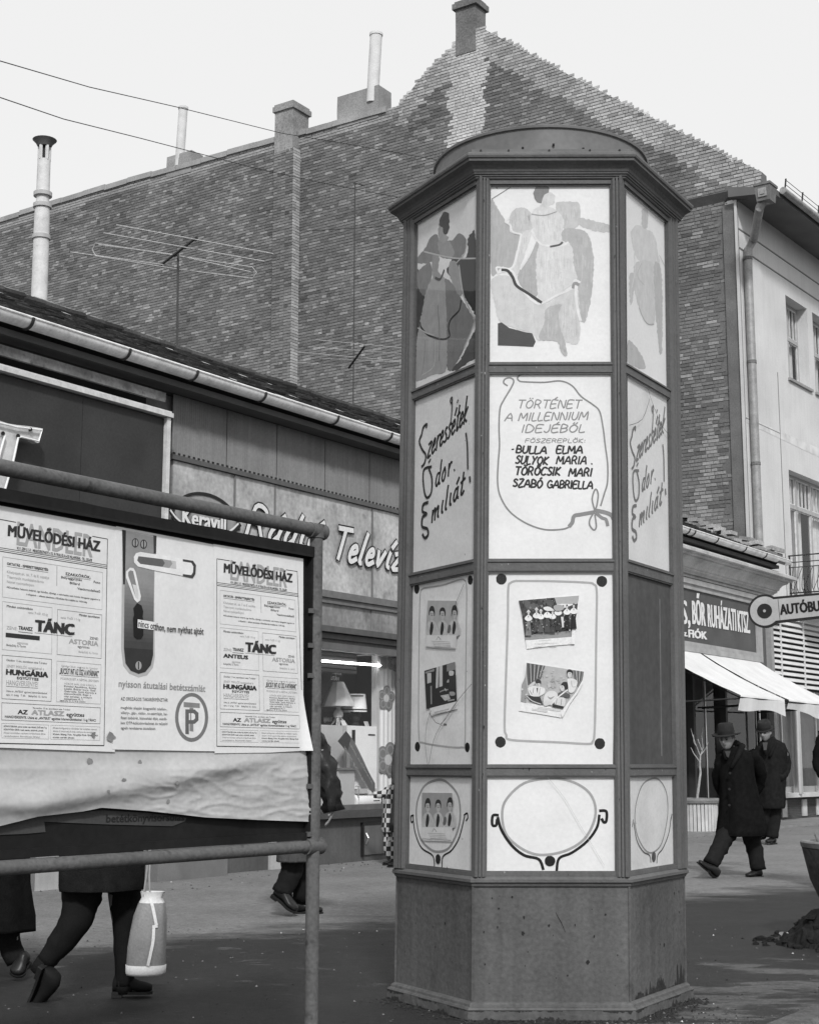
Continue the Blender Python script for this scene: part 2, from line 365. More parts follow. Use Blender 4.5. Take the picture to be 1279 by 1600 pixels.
# grit and small litter on the pavement
mb = MB(); rr = random.Random(3)
for i in range(1500):
    if i < 700: p = V((rr.uniform(-3.5, 3.2), rr.uniform(6.8, 12), 0))
    elif i < 1100: p = V((rr.gauss(1.25, .45), rr.gauss(7.65, .25), 0))
    else: p = O + U * rr.uniform(-4, 16) + FA.n * abs(rr.gauss(.1, .7))
    if (p - K0).dot(KN) > -.02: continue
    r = rr.uniform(.003, .011) * (1.6 if i > 1100 else 1); mb.tone = rr.choice([.25, .5, .8, 1.2, 4.5 if rr.random() < .25 else .6])
    q = [p + V((cos(t + i) * r * rr.uniform(.6, 1.3), sin(t + i) * r * rr.uniform(.6, 1.3), .001)) for t in (0, 2.1, 4.2)]
    mb.add(q + [p + V((0, 0, r * .9))], [(0, 1, 3), (1, 2, 3), (2, 0, 3)])
mb.tone = 1.0; o = mb.build('pavement_grit', mat('grit', .13, .9, .2, 30, .1, 200, tone=True), loc=(0, 0, 0)); tag(o, 'grit, crumbs and scraps of paper scattered over the asphalt pavement', 'grit', kind='stuff')
mb = MB(); mb.pbox(FA, 5.5, 24, .0, .045, -.2, 1.0); struct(mb.build('paving_strip', mat('strip', .22, .85, .2, 3, .2, 60, bump=.3)))
# ---------------------------------------------------------------- brick party wall building
BR = mat('old_brick', .185, .88, .22, .55, .22, 28, bump=.5, tone=True)
MORT = mat('old_mortar', .135, .95, .3, .8, .2, 30, bump=.4)
CEM = mat('weathered_cement', .27, .9, .25, 1.3, .2, 25, bump=.6, streak=.06)
PLA = mat('pale_render', .60, .85, .13, .6, .08, 40, bump=.2, streak=.045, stain=.07)
bld = thing('apartment_building', C0, 'tall gabled house with bare brick party wall and pale rendered street front', 'building')
toppx = [(1195, 262), (1131, 234), (1025, 180), (881, 106), (751, 36), (712, 62), (655, 117), (622, 160), (604, 172), (440, 218), (200, 284), (0, 345), (-250, 421)]
TOP = [FW.px(*p) for p in toppx]
def topz(a):
    for (a1, z1), (a0, z0) in zip(TOP, TOP[1:]):
        if a0 <= a <= a1: return z0 + (z1 - z0) * (a - a0) / (a1 - a0)
    return -1
AC = -.44
mb = MB(); out_ = [(AC - .02, 0)] + [(AC - .02, topz(AC) - .3)] + [(a, z - .12) for a, z in TOP if a < AC - .05] + [(TOP[-1][0], 0)]
mb.poly([FW.w(a, z, -.02) for a, z in out_], -FW.n * .3); mb.build('wall', MORT, bld)
mb = MB(); mb.poly([FW.w(a, z, -.02) for a, z in [(AC - .02, 14.3), (AC - .02, topz(AC) - .12), (-.31, topz(-.31) - .12), (.22, topz(.22) - .14), (.22, 14.63), (AC + .1, 14.5)]], -FW.n * .3); mb.build('parapet_end', MORT, bld)
mb = MB(); out_ = [(AC - 1.6, 0), (AC - 1.6, topz(AC - 1.6) - .4)] + [(a, z - .2) for a, z in TOP if a < AC - 1.7] + [(TOP[-1][0], 0)]
mb.poly([FW.w(a, z, -.32) for a, z in out_], -FW.n * 11); mb.build('rear_wall', MORT, bld)
def btone(a, z, r):
    tz = topz(a); x = noise.noise(V((a * .45, z * .6, 2))) * .5 + noise.noise(V((a * 1.7, z * 2.3, 5))) * .35
    t = .82 + x * .42 + r.gauss(0, .12)
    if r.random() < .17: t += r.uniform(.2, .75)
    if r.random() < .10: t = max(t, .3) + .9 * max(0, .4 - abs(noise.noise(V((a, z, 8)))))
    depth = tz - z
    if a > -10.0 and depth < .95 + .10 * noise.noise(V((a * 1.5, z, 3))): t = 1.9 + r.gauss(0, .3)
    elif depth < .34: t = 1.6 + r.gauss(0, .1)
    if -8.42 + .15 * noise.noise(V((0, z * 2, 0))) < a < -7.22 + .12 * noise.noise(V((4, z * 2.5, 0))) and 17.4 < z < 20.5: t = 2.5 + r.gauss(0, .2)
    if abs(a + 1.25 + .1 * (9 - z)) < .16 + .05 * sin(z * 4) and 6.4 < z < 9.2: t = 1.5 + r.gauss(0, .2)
    return min(max(t, .34), 2.9)
CH = .086; bricks = []; rb = random.Random(11)
row = 0; z = 6.2
while z < 21.3:
    a = -26.5 + rb.uniform(0, .2); header_row = (row % 2 == 0)
    while a < .32:
        L = .135 if (rb.random() < (.62 if header_row else .3)) else .27
        if topz(a) - z < .5 and a > -11: L = .135 if rb.random() < .7 else .2
        m = a + L / 2; tz = min(topz(a), topz(a + L)) + .035 if a + L < .3 else topz(m); lim = AC - .30 + rb.uniform(-.05, .03) if z < 14.25 else .3
        low = 6.25 + .35 * max(0, -a - 1.0) - 1.5
        if z + CH < tz + .02 and m + L / 2 < lim and z > low and not (14.32 < z < 14.62 and -2.4 < m < AC - .1):
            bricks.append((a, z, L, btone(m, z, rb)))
        a += L + .012
    z += CH; row += 1
bricks.sort(key=lambda b: (FW.w(b[0], b[1]) - CAM).length if b[1] < 14.2 else 99 + b[1])
def brick_geo(mb, P, a, z, L, tone, d0=-.02, d1=-.008):
    mb.tone = tone; e = .006
    f = [P.w(a, z, d0), P.w(a + L, z, d0), P.w(a + L, z + CH - .014, d0), P.w(a, z + CH - .014, d0)]
    j = lambda: d1 + random.uniform(-.006, .006)
    g_ = [P.w(a + e * random.random(), z + e * random.random(), j()), P.w(a + L - e * random.random(), z + e * random.random(), j()), P.w(a + L - e * random.random(), z + CH - .014 - e * random.random(), j()), P.w(a + e * random.random(), z + CH - .014 - e * random.random(), j())]
    mb.add(f + g_, [(4, 5, 6, 7), (0, 1, 5, 4), (1, 2, 6, 5), (2, 3, 7, 6), (3, 0, 4, 7)])
far = MB()
VARM = {}
root = root_loc(bld)
def brick_obj(P, a, z, L, tone, parent, m, name='brick', d=0):
    key = (L, round(tone * 5), name)
    if key not in VARM:
        q = MB(); brick_geo(q, Pl((0, 0, 0), P.ax), 0, 0, L, key[1] / 5); q.tone = key[1] / 5 + .0001
        tmp = q.build(name, m, loc=(0, 0, 0)); VARM[key] = tmp.data; bpy.data.objects.remove(tmp)
    o = bpy.data.objects.new(name, VARM[key]); C.objects.link(o); o.parent = parent; o.location = P.w(a, z, d) - root_loc(parent); return o
for b in bricks[:300]: brick_obj(FW, *b, bld, BR)
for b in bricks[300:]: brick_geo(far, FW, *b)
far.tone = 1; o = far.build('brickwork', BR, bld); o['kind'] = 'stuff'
# corner plaster strip, dark lintel band, cement coping on the parapet
mb = MB(); mb.pbox(FW, AC - .32, AC + .035, 0, 14.25, -.03, .035); mb.build('corner_strip', mat('strip_plaster', .14, .9, .2, 2, .2, 40, bump=.4), bld)
mb = MB(); mb.pbox(FW, -2.4, AC - .1, 14.33, 14.6, -.05, -.012); mb.build('lintel', mat('dark_timber', .045, .9, .2, 4, .2, 30), bld)
mb = MB()
cop = [(a, z) for a, z in TOP if a <= TOP[8][0] + .01]
for (a1, z1), (a0, z0) in zip(cop, cop[1:]):
    n_ = max(1, int((a1 - a0) / .9))
    for i in range(n_):
        p = a1 + (a0 - a1) * i / n_; q = a1 + (a0 - a1) * (i + 1) / n_; zp = z1 + (z0 - z1) * i / n_; zq = z1 + (z0 - z1) * (i + 1) / n_; k = random.uniform(-.02, .03)
        mb.poly([FW.w(p, zp - .06 + k, -.4), FW.w(p, zp - .06 + k, .05), FW.w(p, zp + .12 + k, .02), FW.w(p, zp + .14 + k, -.38)], FW.w(q + .01, zq, 0) - FW.w(p, zp, 0))
mb.build('coping', CEM, bld)
# chimney pilaster running up the wall
aL, _ = FW.px(436, 400); aR, _ = FW.px(467, 400)
pil = MB(); pil.pbox(FW, aL, aR, 9.5, 18.7, -.1, .28); st = pil.build('pilaster', MORT, bld)
mbk = MB(); z = 10.0; row = 0
P3 = Pl(FW.w(aR, 0, .28), FW.n * -1); P3.ax = -FW.n; P3.n = FW.ax
Ppil = Pl(FW.w(0, 0, .30), FW.ax)
while z < 18.6:
    a = aL + .0; k = 0
    while a < aR - .05:
        L = min(.275 if (k + row) % 2 else .14, aR - a); brick_geo(mbk, Ppil, a, z, L, min(max(.95 + random.gauss(0, .2), .45), 1.7)); a += L + .012; k += 1
    for (x0, L) in (((0, .13), (.145, .16)) if row % 2 else ((0, .305),)):
        mbk.tone = max(1.3, 2.1 + random.gauss(0, .35)); mbk.box(FW.w(aR, z, .30 - x0 - L), FW.ax * .012, FW.n * L, Z * (CH - .014))  # side face bricks toned lighter, sunlight put into their colour
    z += CH; row += 1
o = mbk.build('pilaster_brickwork', BR, bld); o['kind'] = 'stuff'
def stack(px0, px1, ytop, z0, dep, cap=True, m=CEM, name='chimney', cw=.07, fr_=.012):
    a0, zt = FW.px(px0, ytop); a1, _ = FW.px(px1, ytop)
    q = MB(); j = lambda: random.uniform(-.03, .03)
    b0 = [FW.w(a0 + j(), z0, -dep + .28), FW.w(a1 + j(), z0, -dep + .28), FW.w(a1, z0, fr_), FW.w(a0, z0, fr_)]
    mid = [p + Z * (zt - z0) * .55 + V((j(), j(), 0)) * .6 for p in b0]; tp = [p + Z * (zt - z0) for p in b0]
    q.rings([b0[::-1], mid[::-1], tp[::-1]]); o = q.build(name, m, bld)
    if cap:
        q = MB(); q.pbox(FW, a0 - cw, a1 + cw, zt - .16, zt, -dep + .28 - cw, fr_ + cw); q.pbox(FW, a0 - cw * .3, a1 + cw * .3, zt, zt + .07, -dep + .28, fr_ + cw * .3)
        q.build('cap', m, o)
    return o
stack(440, 468, 174, 18.6, .75, cw=.05, fr_=.29, m=mat('rendered_stack', .25, .9, .3, 1.5, .3, 20, bump=.8))
stack(712, 743, 8, 20.1, .8, m=mat('dark_stack', .16, .9, .3, 1.5, .3, 20, bump=.8))
c1 = stack(528, 592, 152, 19.0, .9, cap=False); c2 = stack(262, 300, 246, 19.0, .8, cap=False)
for c_, (xa, ya), (xb, yb), w_ in ((c1, (582, 145), (588, 55), .17), (c2, (281, 246), (287, 170), .14)):
    q = MB(); q.tube([FW.P(xa, ya, -.1) - Z * .3, FW.P(xb, yb, -.1)], w_, 12); q.tube([FW.P(xb, yb, -.1) - Z * .02, FW.P(xb, yb, -.1) + Z * .05], w_ * 1.12, 12); q.build('flue_pipe', mat('pale_asbestos', .6, .7, .15, 3, .1, 40), c_, smooth=True)
# street front of that building
def wall_holes(mb, P, a0, a1, b0, b1, holes, th):
    As = sorted({a0, a1} | {h[0] for h in holes} | {h[1] for h in holes}); Bs = sorted({b0, b1} | {h[2] for h in holes} | {h[3] for h in holes})
    As = [x for x in As if a0 <= x <= a1]; Bs = [x for x in Bs if b0 <= x <= b1]
    for i in range(len(As) - 1):
        for j in range(len(Bs) - 1):
            ca, cb = (As[i] + As[i + 1]) / 2, (Bs[j] + Bs[j + 1]) / 2
            if any(h[0] < ca < h[1] and h[2] < cb < h[3] for h in holes): continue
            mb.pbox(P, As[i], As[i + 1], Bs[j], Bs[j + 1], -th, 0)
W = []
for i in range(3):
    W.append((2.78 + i * 1.78, 4.2 + i * 1.78, 10.62, 12.74))
D1 = (2.5, 6.4, 5.2, 8.28)
mb = MB(); wall_holes(mb, RF, 0.0, 14, 4.4, 14.35, W + [D1], .30); mb.build('rendered_front', PLA, bld)
mb = MB(); wall_holes(mb, RF, 0.0, 14, 0, 4.4, [(.25, 12, .75, 4.36)], .35); mb.build('ground_floor_wall', mat('ground_render', .36, .85, .2, 1), bld)
mb = MB(); mb.pbox(RF, -.10, -.05, 0, 14.3, -.03, .03); mb.build('corner_moulding', mat('pale_mould', .5, .8, .1, 2), bld)
for zz in (13.62, 13.15): 
    mb = MB(); mb.pbox(RF, .0, 14, zz, zz + .035, -.01, .012); mb.build('string_course', mat('course', .2, .8), bld)
mb = MB(); mb.pbox(RF, 2.05, 2.075, 4.5, 10.6, -.01, .008); mb.pbox(RF, .0, 2.05, 9.08, 9.1, -.01, .006); mb.build('render_joint', mat('course', .2, .8), bld)
mb = MB(); q = [RF.w(.1, 8.98, .004), RF.w(4.6, 8.93, .004), RF.w(4.6, 9.16, .004), RF.w(.1, 9.13, .004)]; mb.poly(q); mb.build('render_repair', mat('repair', .62, .9, .2, 4), bld)
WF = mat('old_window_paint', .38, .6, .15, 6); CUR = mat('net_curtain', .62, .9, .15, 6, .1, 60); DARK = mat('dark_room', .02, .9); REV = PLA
def casement(P, a0, a1, b0, b1, dep, cols, tr, parent, curtain=True, bars=0, fm=None):
    w = MB(); t = .07; z = -dep; fm = fm or WF
    w.pbox(P, a0, a0 + t, b0, b1, z, z + .07); w.pbox(P, a1 - t, a1, b0, b1, z, z + .07); w.pbox(P, a0 + t, a1 - t, b0, b0 + t, z, z + .07); w.pbox(P, a0 + t, a1 - t, b1 - t, b1, z, z + .07)
    if tr: w.pbox(P, a0 + t, a1 - t, tr - .05, tr + .05, z - .002, z + .09)
    for i in range(1, cols):
        x = a0 + (a1 - a0) * i / cols; w.pbox(P, x - .045, x + .045, b0 + t, b1 - t, z - .003, z + .08)
    o = w.build('window', fm, parent)
    if bars:
        s_ = MB()
        for i in range(cols):
            for k in range(1, bars): x = a0 + (a1 - a0) * (i + k / bars) / cols; s_.pbox(P, x - .015, x + .015, tr + .05, b1 - t, z + .01, z + .05)
        s_.build('glazing_bar', mat('white_bar', .6, .6), o)
    s_ = MB()
    for i in range(cols):
        x0 = a0 + (a1 - a0) * i / cols + .045; x1 = a0 + (a1 - a0) * (i + 1) / cols - .045
        for (c0, c1) in ((b0 + t, (tr or b1) - .05), ((tr or b1) + .05, b1 - t)):
            if c1 - c0 < .1: continue
            w_ = .028
            for q in ((x0, x0 + w_, c0, c1), (x1 - w_, x1, c0, c1), (x0, x1, c0, c0 + w_), (x0, x1, c1 - w_, c1)): s_.pbox(P, *q, z + .03, z + .065)
    s_.build('sash', mat('white_sash', .62, .6, .2, 8), o)
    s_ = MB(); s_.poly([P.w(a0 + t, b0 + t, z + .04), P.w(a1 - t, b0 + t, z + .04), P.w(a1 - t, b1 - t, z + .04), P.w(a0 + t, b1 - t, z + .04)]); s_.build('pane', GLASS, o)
    if curtain:
        s_ = MB(); n_ = 60
        for (x0, x1) in ((a0 + t, a0 + (a1 - a0) * .42), (a0 + (a1 - a0) * .58, a1 - t)):
            r1 = []; r2 = []
            for i in range(n_ + 1):
                x = x0 + (x1 - x0) * i / n_; dd = z - .12 + .03 * sin(i * 1.3) + .015 * sin(i * 2.9); r1.append(P.w(x, b0, dd)); r2.append(P.w(x, b1, dd))
            s_.rings([r1, r2], cap=False, closed=False)
        s_.build('curtain', CUR, o, smooth='all')
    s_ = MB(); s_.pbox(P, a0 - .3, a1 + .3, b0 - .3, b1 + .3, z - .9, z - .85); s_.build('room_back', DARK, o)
    return o
for w_ in W:
    casement(RF, *w_, .34, 2, RF.px(1236, 521)[1], bld, bars=3)
    mb = MB(); mb.pbox(RF, w_[0] - .06, w_[1] + .06, w_[2] - .07, w_[2] - .004, -.30, .06); mb.build('window_sill', mat('sill', .3, .8, .2, 4), bld)
casement(RF, *D1, .3, 4, RF.px(1250, 790)[1], bld, bars=4)
# eaves, gutter, hopper, downpipe
SOF = mat('soffit_paint', .13, .85, .2, 1.2); ZN = mat('zinc', .30, .5, .25, 6, .15, 30, metal=.25); ZND = mat('dark_zinc', .16, .6, .3, 5, .2, 30, metal=.2)
zw_ = RF.px(1200, 348)[1]; ZG = RF.px(1240, 311, 1.1)[1]; mb = MB(); mb.poly([RF.w(-.25, zw_, -.1), RF.w(-.25, ZG + .25, -.1), RF.w(-.25, ZG, 1.0), RF.w(-.25, ZG - .14, 1.0)], U2 * 15); mb.build('eaves', SOF, bld)
gp = RF.px(1215, 300, 1.1)
mb = MB(); mb.tube([RF.w(.1, ZG, 1.1), RF.w(15, ZG, 1.1)], .085, 12); gt = mb.build('gutter', ZN, bld, smooth=True)
mb = MB()
for i in range(14): x = .6 + i * 1.05; mb.box(RF.w(x, ZG + .1, .95), U2 * .03, RF.n * -.03, Z * .38 + RF.n * .05)
for k in (.12, .24, .36): mb.tube([RF.w(.6, ZG + .1 + k, .97), RF.w(14.3, ZG + .1 + k, .97)], .008, 5)
mb.build('snow_guard', mat('dark_iron', .05, .7, .2), bld)
# roof slope above the street front
mb = MB(); mb.poly([RF.w(.35, b_, a_) for a_, b_ in ((1.05, ZG + .05), (-.3, 14.5), (-1.8, 15.5), (-4, 17.3), (-7.2, 19.9), (-7.2, 19.7), (-4, 17.1), (-1.8, 15.3), (-.3, 14.4), (1.05, ZG))], U2 * 15); mb.build('roof', mat('roof_slate', .08, .85, .2, 4), bld)
hx0, hz0 = RF.px(1195, 312, 1.2); hx1, hz1 = RF.px(1199, 289, 1.2); hH = hz1 - hz0
hb = MB(); hm = [RF.w(hx0, hz0, 1.0), RF.w(hx0 + .34, hz0, 1.0), RF.w(hx0 + .34, hz0, 1.3), RF.w(hx0, hz0, 1.3)]; hc0 = (hm[0] + hm[2]) / 2
tp = [p + Z * hH * .86 + (p - hc0) * .22 for p in hm]; hb.rings([hm[::-1], tp[::-1]])
hb.rings([[p + Z * hH * .86 + (p - hc0) * .34 for p in hm][::-1], [p + Z * hH + (p - hc0) * .34 for p in hm][::-1]]); ho = hb.build('rain_hopper', ZND, bld)
e = MB()
for k in (.20, .10): e.box(RF.w(hx0 - .035 - (.2 - k) * .2, hz0 + hH * .45 - k / 2, 1.15 - k / 2), RF.n * k, Z * k, U2 * .05)
e.build('hopper_ornament', ZN, ho)
b1 = RF.px(1210, 342, .9); b2 = RF.px(1165, 376, .2)
dp = MB(); hc = RF.w(hx0 + .17, hz0, 1.15)
dp.tube([hc, RF.w(hx0 + .19, b1[1] + .12, 1.12), RF.w(hx0 + .16, b1[1] - .1, 1.0), RF.w(.32, b2[1] + .12, .25), RF.w(.26, b2[1] - .12, .13), RF.w(.24, b2[1] - .6, .12), RF.w(.24, 5.6, .12), RF.w(.24, .2, .12)], .10, 12); dpo = dp.build('downpipe', ZN, bld, smooth=True)
for zz in (12.9, 10.4, 8.0, 6.0):
    q = MB(); q.tube([RF.w(.24, zz, .12), RF.w(.24, zz + .07, .12)], .112, 12); q.build('pipe_clamp', ZND, dpo)
# balcony with wrought iron railing
bal = MB(); bal.pbox(RF, 2.2, 6.8, 4.98, 5.12, 0, .9); bo = bal.build('balcony_slab', PLA, bld)
IR = mat('wrought_iron', .045, .6, .2, 20)
ir = MB()
for zz in (6.14, 5.98, 5.86, 5.25): 
    for (p, q) in ((RF.w(2.25, zz, .0), RF.w(2.25, zz, .85)), (RF.w(2.25, zz, .85), RF.w(6.75, zz, .85))): ir.tube([p, q], .018 if zz in (6.14, 5.25) else .012, 6)
ir.tube([RF.w(2.25, 5.12, .85), RF.w(2.25, 6.14, .85)], .022, 6); ir.tube([RF.w(2.25, 5.12, .03), RF.w(2.25, 6.14, .03)], .018, 6)
ro_ = ir.build('railing', IR, bld, smooth=True)
bars = [(RF.w(2.25, 0, .1 + .125 * i), -U2) for i in range(6)] + [(RF.w(2.35 + .125 * i, 0, .85), RF.n) for i in range(36)]
for i, (b_, dn) in enumerate(bars):
    q = MB(); q.tube([b_ + Z * 5.86, b_ + Z * 5.7 + dn * .03, b_ + Z * 5.5 + dn * .10, b_ + Z * 5.36 + dn * .12, b_ + Z * 5.25 + dn * .02], .009, 5)
    if i % 2: q.tube([b_ + Z * 5.86 + Z.cross(dn) * .11, b_ + Z * 5.55 + dn * .07, b_ + Z * 5.3 + dn * .1 - Z.cross(dn) * .1], .007, 4)
    q.build('baluster', IR, ro_)
# ground floor of the right house: louvres, showcases, metal column
lv = thing('louvre_screen', RF.w(2, 3.1, .1), 'white horizontal louvre screen above the showcases of the far shop', 'louvre')
LVM = mat('louvre_white', .62, .6, .12, 2)
zt = 4.62; nl = 13
for i in range(nl):
    zz = 3.02 + i * .13; q = MB()
    q.box(RF.w(.05, zz, .09), U2 * 7.5, Z * .078 + RF.n * -.05, Z * .010 + RF.n * .008); q.build('slat', LVM, lv)
for x in (1.35, 2.75, 4.2, 5.6): q = MB(); q.pbox(RF, x, x + .04, 3.0, 4.68, .07, .1); q.build('upright', LVM, lv)
q = MB(); q.pbox(RF, .0, 7.6, 2.98, 4.7, -.02, .0); q.build('back_board', mat('louvre_back', .05, .8), lv)
sc_ = thing('showcase', RF.w(3, 0, 0), 'dark glazed showcase with a metal column beyond the two men', 'showcase')
q = MB(); q.pbox(RF, -.1, 7.5, .52, .62, -.2, .22); q.build('ledge', mat('pale_ledge', .55, .5, .2, 3), sc_)
q = MB(); q.pbox(RF, .1, 7.3, .0, .52, -.3, .0); q.build('plinth', mat('plinth_grey', .1, .7, .3, 2), sc_)
for x in (.35, 1.2, 2.4, 3.3): 
    q = MB(); q.pbox(RF, x, x + .28, .08, .46, .0, .03); q.build('plinth_panel', mat('pale_panel', .45, .7, .3, 4), sc_)
q = MB(); q.poly([RF.w(.1, .62, .1), RF.w(7.3, .62, .1), RF.w(7.3, 2.95, .1), RF.w(.1, 2.95, .1)]); q.build('pane', GLASS, sc_)
q = MB(); q.pbox(RF, .1, 7.4, .6, 2.97, -.5, -.45); q.build('back_panel', mat('showcase_back', .09, .6, .35, .8, .2, 10, streak=.15), sc_)
MET = mat('polished_metal', .7, .28, .05, 8, metal=.9)
q = MB(); a_, b_ = RF.px(1249, 1250, .2); q.tube([RF.w(a_, .6, .2), RF.w(a_, 3.0, .2)], .09, 18); q.build('metal_column', MET, sc_, smooth=True)
for x in (.12, 1.1, 1.75, 3.2, 4.4):
    q = MB(); q.pbox(RF, x, x + .03, .62, 2.95, .09, .13); q.build('frame_bar', MET, sc_)
# ---------------------------------------------------------------- low shop row
low = thing('shop_building', O, 'long low shop row with a tiled roof and white half-round gutter', 'building')
S0, S1 = -14.0, 17.15
WALL = mat('shop_wall', .13, .85, .25, 1.2, .15, 30, streak=.08, bump=.2)
hole_l = (-1.6, 2.96, .66, 2.83)
door = (-1.62 - 1.05, -1.62, 0.0, 2.5)
mb = MB(); wall_holes(mb, FA, S0, S1, 0, 5.5, [hole_l, door, (9.0, 16.9, .5, 3.2)], .25); mb.build('wall', WALL, low)
TIN = mat('mottled_tin', .40, .6, .38, 1.4, .2, 18, streak=.10, stain=.35, bump=.2); TIN2 = mat('darker_tin', .22, .65, .35, 1.6, .2, 18, streak=.12, stain=.3)
# corrugated band below the eaves
cz0, cz1 = 4.78, 5.52; cb = thing('corrugated_band', FA.w(1, cz0, .05), 'grey ribbed metal band running under the white gutter', 'cladding'); x = -2.1; seams = [-2.1]
CORM = mat('ribbed_metal', .185, .6, .14, 1.2, .1, 30, streak=.12)
while x < 9:
    L = 1.0 if x > -1 else .95; q = MB(); n_ = int(L / .036); r1 = []; r2 = []
    for i in range(n_ * 4 + 1):
        xx = x + L * i / (n_ * 4); d = .055 + (.010, .0, -.004, .0)[i % 4] * 1.3; r1.append(FA.w(xx, cz0, d)); r2.append(FA.w(xx, cz1, d))
    q.rings([r1, r2], cap=False, closed=False); q.build('ribbed_panel', CORM, cb); x += L + .012
q = MB(); q.pbox(FA, -2.1, 9, cz0 - .035, cz0 + .02, .0, .085); q.build('drip_edge', mat('drip', .1, .6), cb)
for i in range(130): q.pbox(FA, -2.08 + i * .085, -2.05 + i * .085, cz0 - .055, cz0 - .035, .05, .075)
q = MB()
for i in range(130): q.pbox(FA, -2.08 + i * .085, -2.045 + i * .085, cz0 + .03, cz0 + .05, .066, .074)
o = q.build('rivet_row', mat('rivets', .03, .7), cb); o['kind'] = 'stuff'
# fascia of mottled tin sheets
fz0, fz1 = 3.50, 4.74; fa = thing('shop_fascia', FA.w(2, fz0, .06), 'stained pale tin fascia carrying the radio and television lettering', 'fascia')
xs = [-2.05, -.45, .25, 1.75, 2.6, 3.7, 4.7, 5.8, 6.9, 8.0]
xs = [-2.05, FA.px(362, 770)[0], FA.px(425, 770)[0], FA.px(577, 850)[0], 3.0, 4.0, 5.1, 6.2, 7.3, 8.4]
for i in range(len(xs) - 1):
    q = MB(); q.pbox(FA, xs[i] + .006, xs[i + 1] - .006, fz0, fz1, .0, .045 + .004 * (i % 2)); q.build('tin_sheet', TIN, fa)
for i in range(1, len(xs) - 1):
    q = MB(); q.pbox(FA, xs[i] - .012, xs[i] + .012, fz0, fz1 - .02, .05, .062); q.build('joint_strip', mat('joint', .16, .6), fa)
q = MB(); q.pbox(FA, -2.0, 8.4, fz0 - .09, fz0, -.002, .10); q.pbox(FA, -2.0, 8.4, fz0 - .16, fz0 - .092, 0, .07); q.build('lower_moulding', mat('moulding_grey', .15, .6, .2), fa)
q = MB()
z0_, z1_ = 3.04, 3.34
for i, (p, r) in enumerate(zip(xs, xs[1:])): q = MB(); q.pbox(FA, p + .008, r - .008, z0_, z1_, 0, .03 + .003 * (i % 2)); q.build('lower_sheet', TIN2, fa)
q = MB(); q.pbox(FA, -2.0, 8.4, 2.96, 3.036, 0, .12); q.pbox(FA, -2.0, 8.4, 2.88, 2.95, 0, .05); q.build('window_head', mat('moulding_dark', .09, .6, .2), fa)
# lettering: outlined brush script
BLK = mat('sign_black', .02, .5); WHT = mat('sign_white', .68, .5, .1, 20)
let = thing('shop_lettering', FA.w(1.6, 3.9, .1), 'white brush script lettering with thick black outline on tin fascia', 'lettering')
for word, p0, p1, hh_, sl_ in (('Rádió', (382, 839), (497, 859), 47, .34), ('Televízió', (518, 871), (650, 896), 46, .28)):
    for k in range(len(word)):
        for w_, m_, d_ in ((12.5, BLK, .075 + .0004 * k), (7.6, WHT, .085 + .0004 * k)):
            q = MB(); strokes(q, FA, word, p0, p1, hh_, w_, sl_, d_, jit=.03, only=k); q.build('letter_outline' if m_ is BLK else 'letter', m_, let)
# emblem board left of the lettering
em = thing('shop_emblem', FA.w(-1.4, 4.2, .1), 'grey disc emblem crossed by a white lozenge frame reading Keravill', 'emblem')
DISC = mat('emblem_grey', .28, .6, .3, 6)
q = MB(); c = [(322 + 52 * cos(t * pi / 18), 818 + 46 * sin(t * pi / 18) + .19 * 52 * cos(t * pi / 18)) for t in range(36)]
q.poly([FA.P(x, y, .06) for x, y in c], FA.n * .03); q.build('disc', DISC, em)
q = MB(); brush(q, FA, c[17:] + c[:1], 5, .102, k=2); q.build('disc_rim', BLK, em)
q = MB(); brush(q, FA, [(266, 796), (286, 822), (330, 838), (358, 838), (376, 820)], 6.5, .112, k=2); brush(q, FA, [(266, 796), (272, 806)], 10, .113); q.build('frame_black', BLK, em)
q = MB(); brush(q, FA, [(267, 797), (288, 820), (330, 833), (355, 833), (373, 818)], 3.2, .116, k=2); q.build('frame_white', WHT, em)
for d_, m_, o_ in ((.106, BLK, 1.6), (.122, WHT, 0)):
    q = MB(); text(q, FA, 'Keravill', (286 + o_, 818 + o_), (353 + o_, 831 + o_), 27, d_, bold=.025); q.build('lettering', m_, em)
# dark sign board with the big neon letter
nb = thing('sign_board', FA.w(-4, 3.9, .3), 'large dark metal sign board with white edge strip left of ribbed band', 'sign')
DKB = mat('sign_dark', .040, .55, .25, 1.5, .12, 40)
sz = [-7.6, -5.55, FA.px(130, 700, .3)[0], FA.px(258, 700, .3)[0]]
for a, b in zip(sz, sz[1:]): q = MB(); q.pbox(FA, a + .003, b - .003, 3.95, 5.12, .0, .28); q.build('sign_panel', DKB, nb)
e = sz[-1]; WM = mat('white_metal_edge', .55, .5, .2, 12)
q = MB(); q.pbox(FA, -7.6, e + .07, 5.135, 5.185, .0, .36); q.pbox(FA, -7.6, e + .07, 5.185, 5.21, .28, .33); q.pbox(FA, e, e + .06, 3.9, 5.13, .0, .33); q.build('edge_strip', WM, nb)
q = MB(); q.pbox(FA, S0, e + .06, 5.33, 5.44, .20, .24); q.build('batten', mat('weathered_batten', .16, .8, .35, 5, .2, 30, stain=.5), low)
q = MB(); q.pbox(FA, S0, e - .02, 5.13, 5.5, .002, .01); q.build('gap_shade_sheet', DARK, low)  # flat black sheet on the wall, painted shade of the open gap
NP = Pl(FA.w(0, 0, .45), U)
tz = [(-70, 950), (0, 965), (60, 985), (120, 995), (200, 1003), (302, 1020), (276, 1118), (262, 1120), (215, 1092), (135, 1068), (100, 1250), (40, 1460), (20, 1560), (-90, 1560), (-40, 1300), (10, 1075), (-70, 1060)]
tz = [(x / 4.443, 440 + y / 4.443) for x, y in tz]
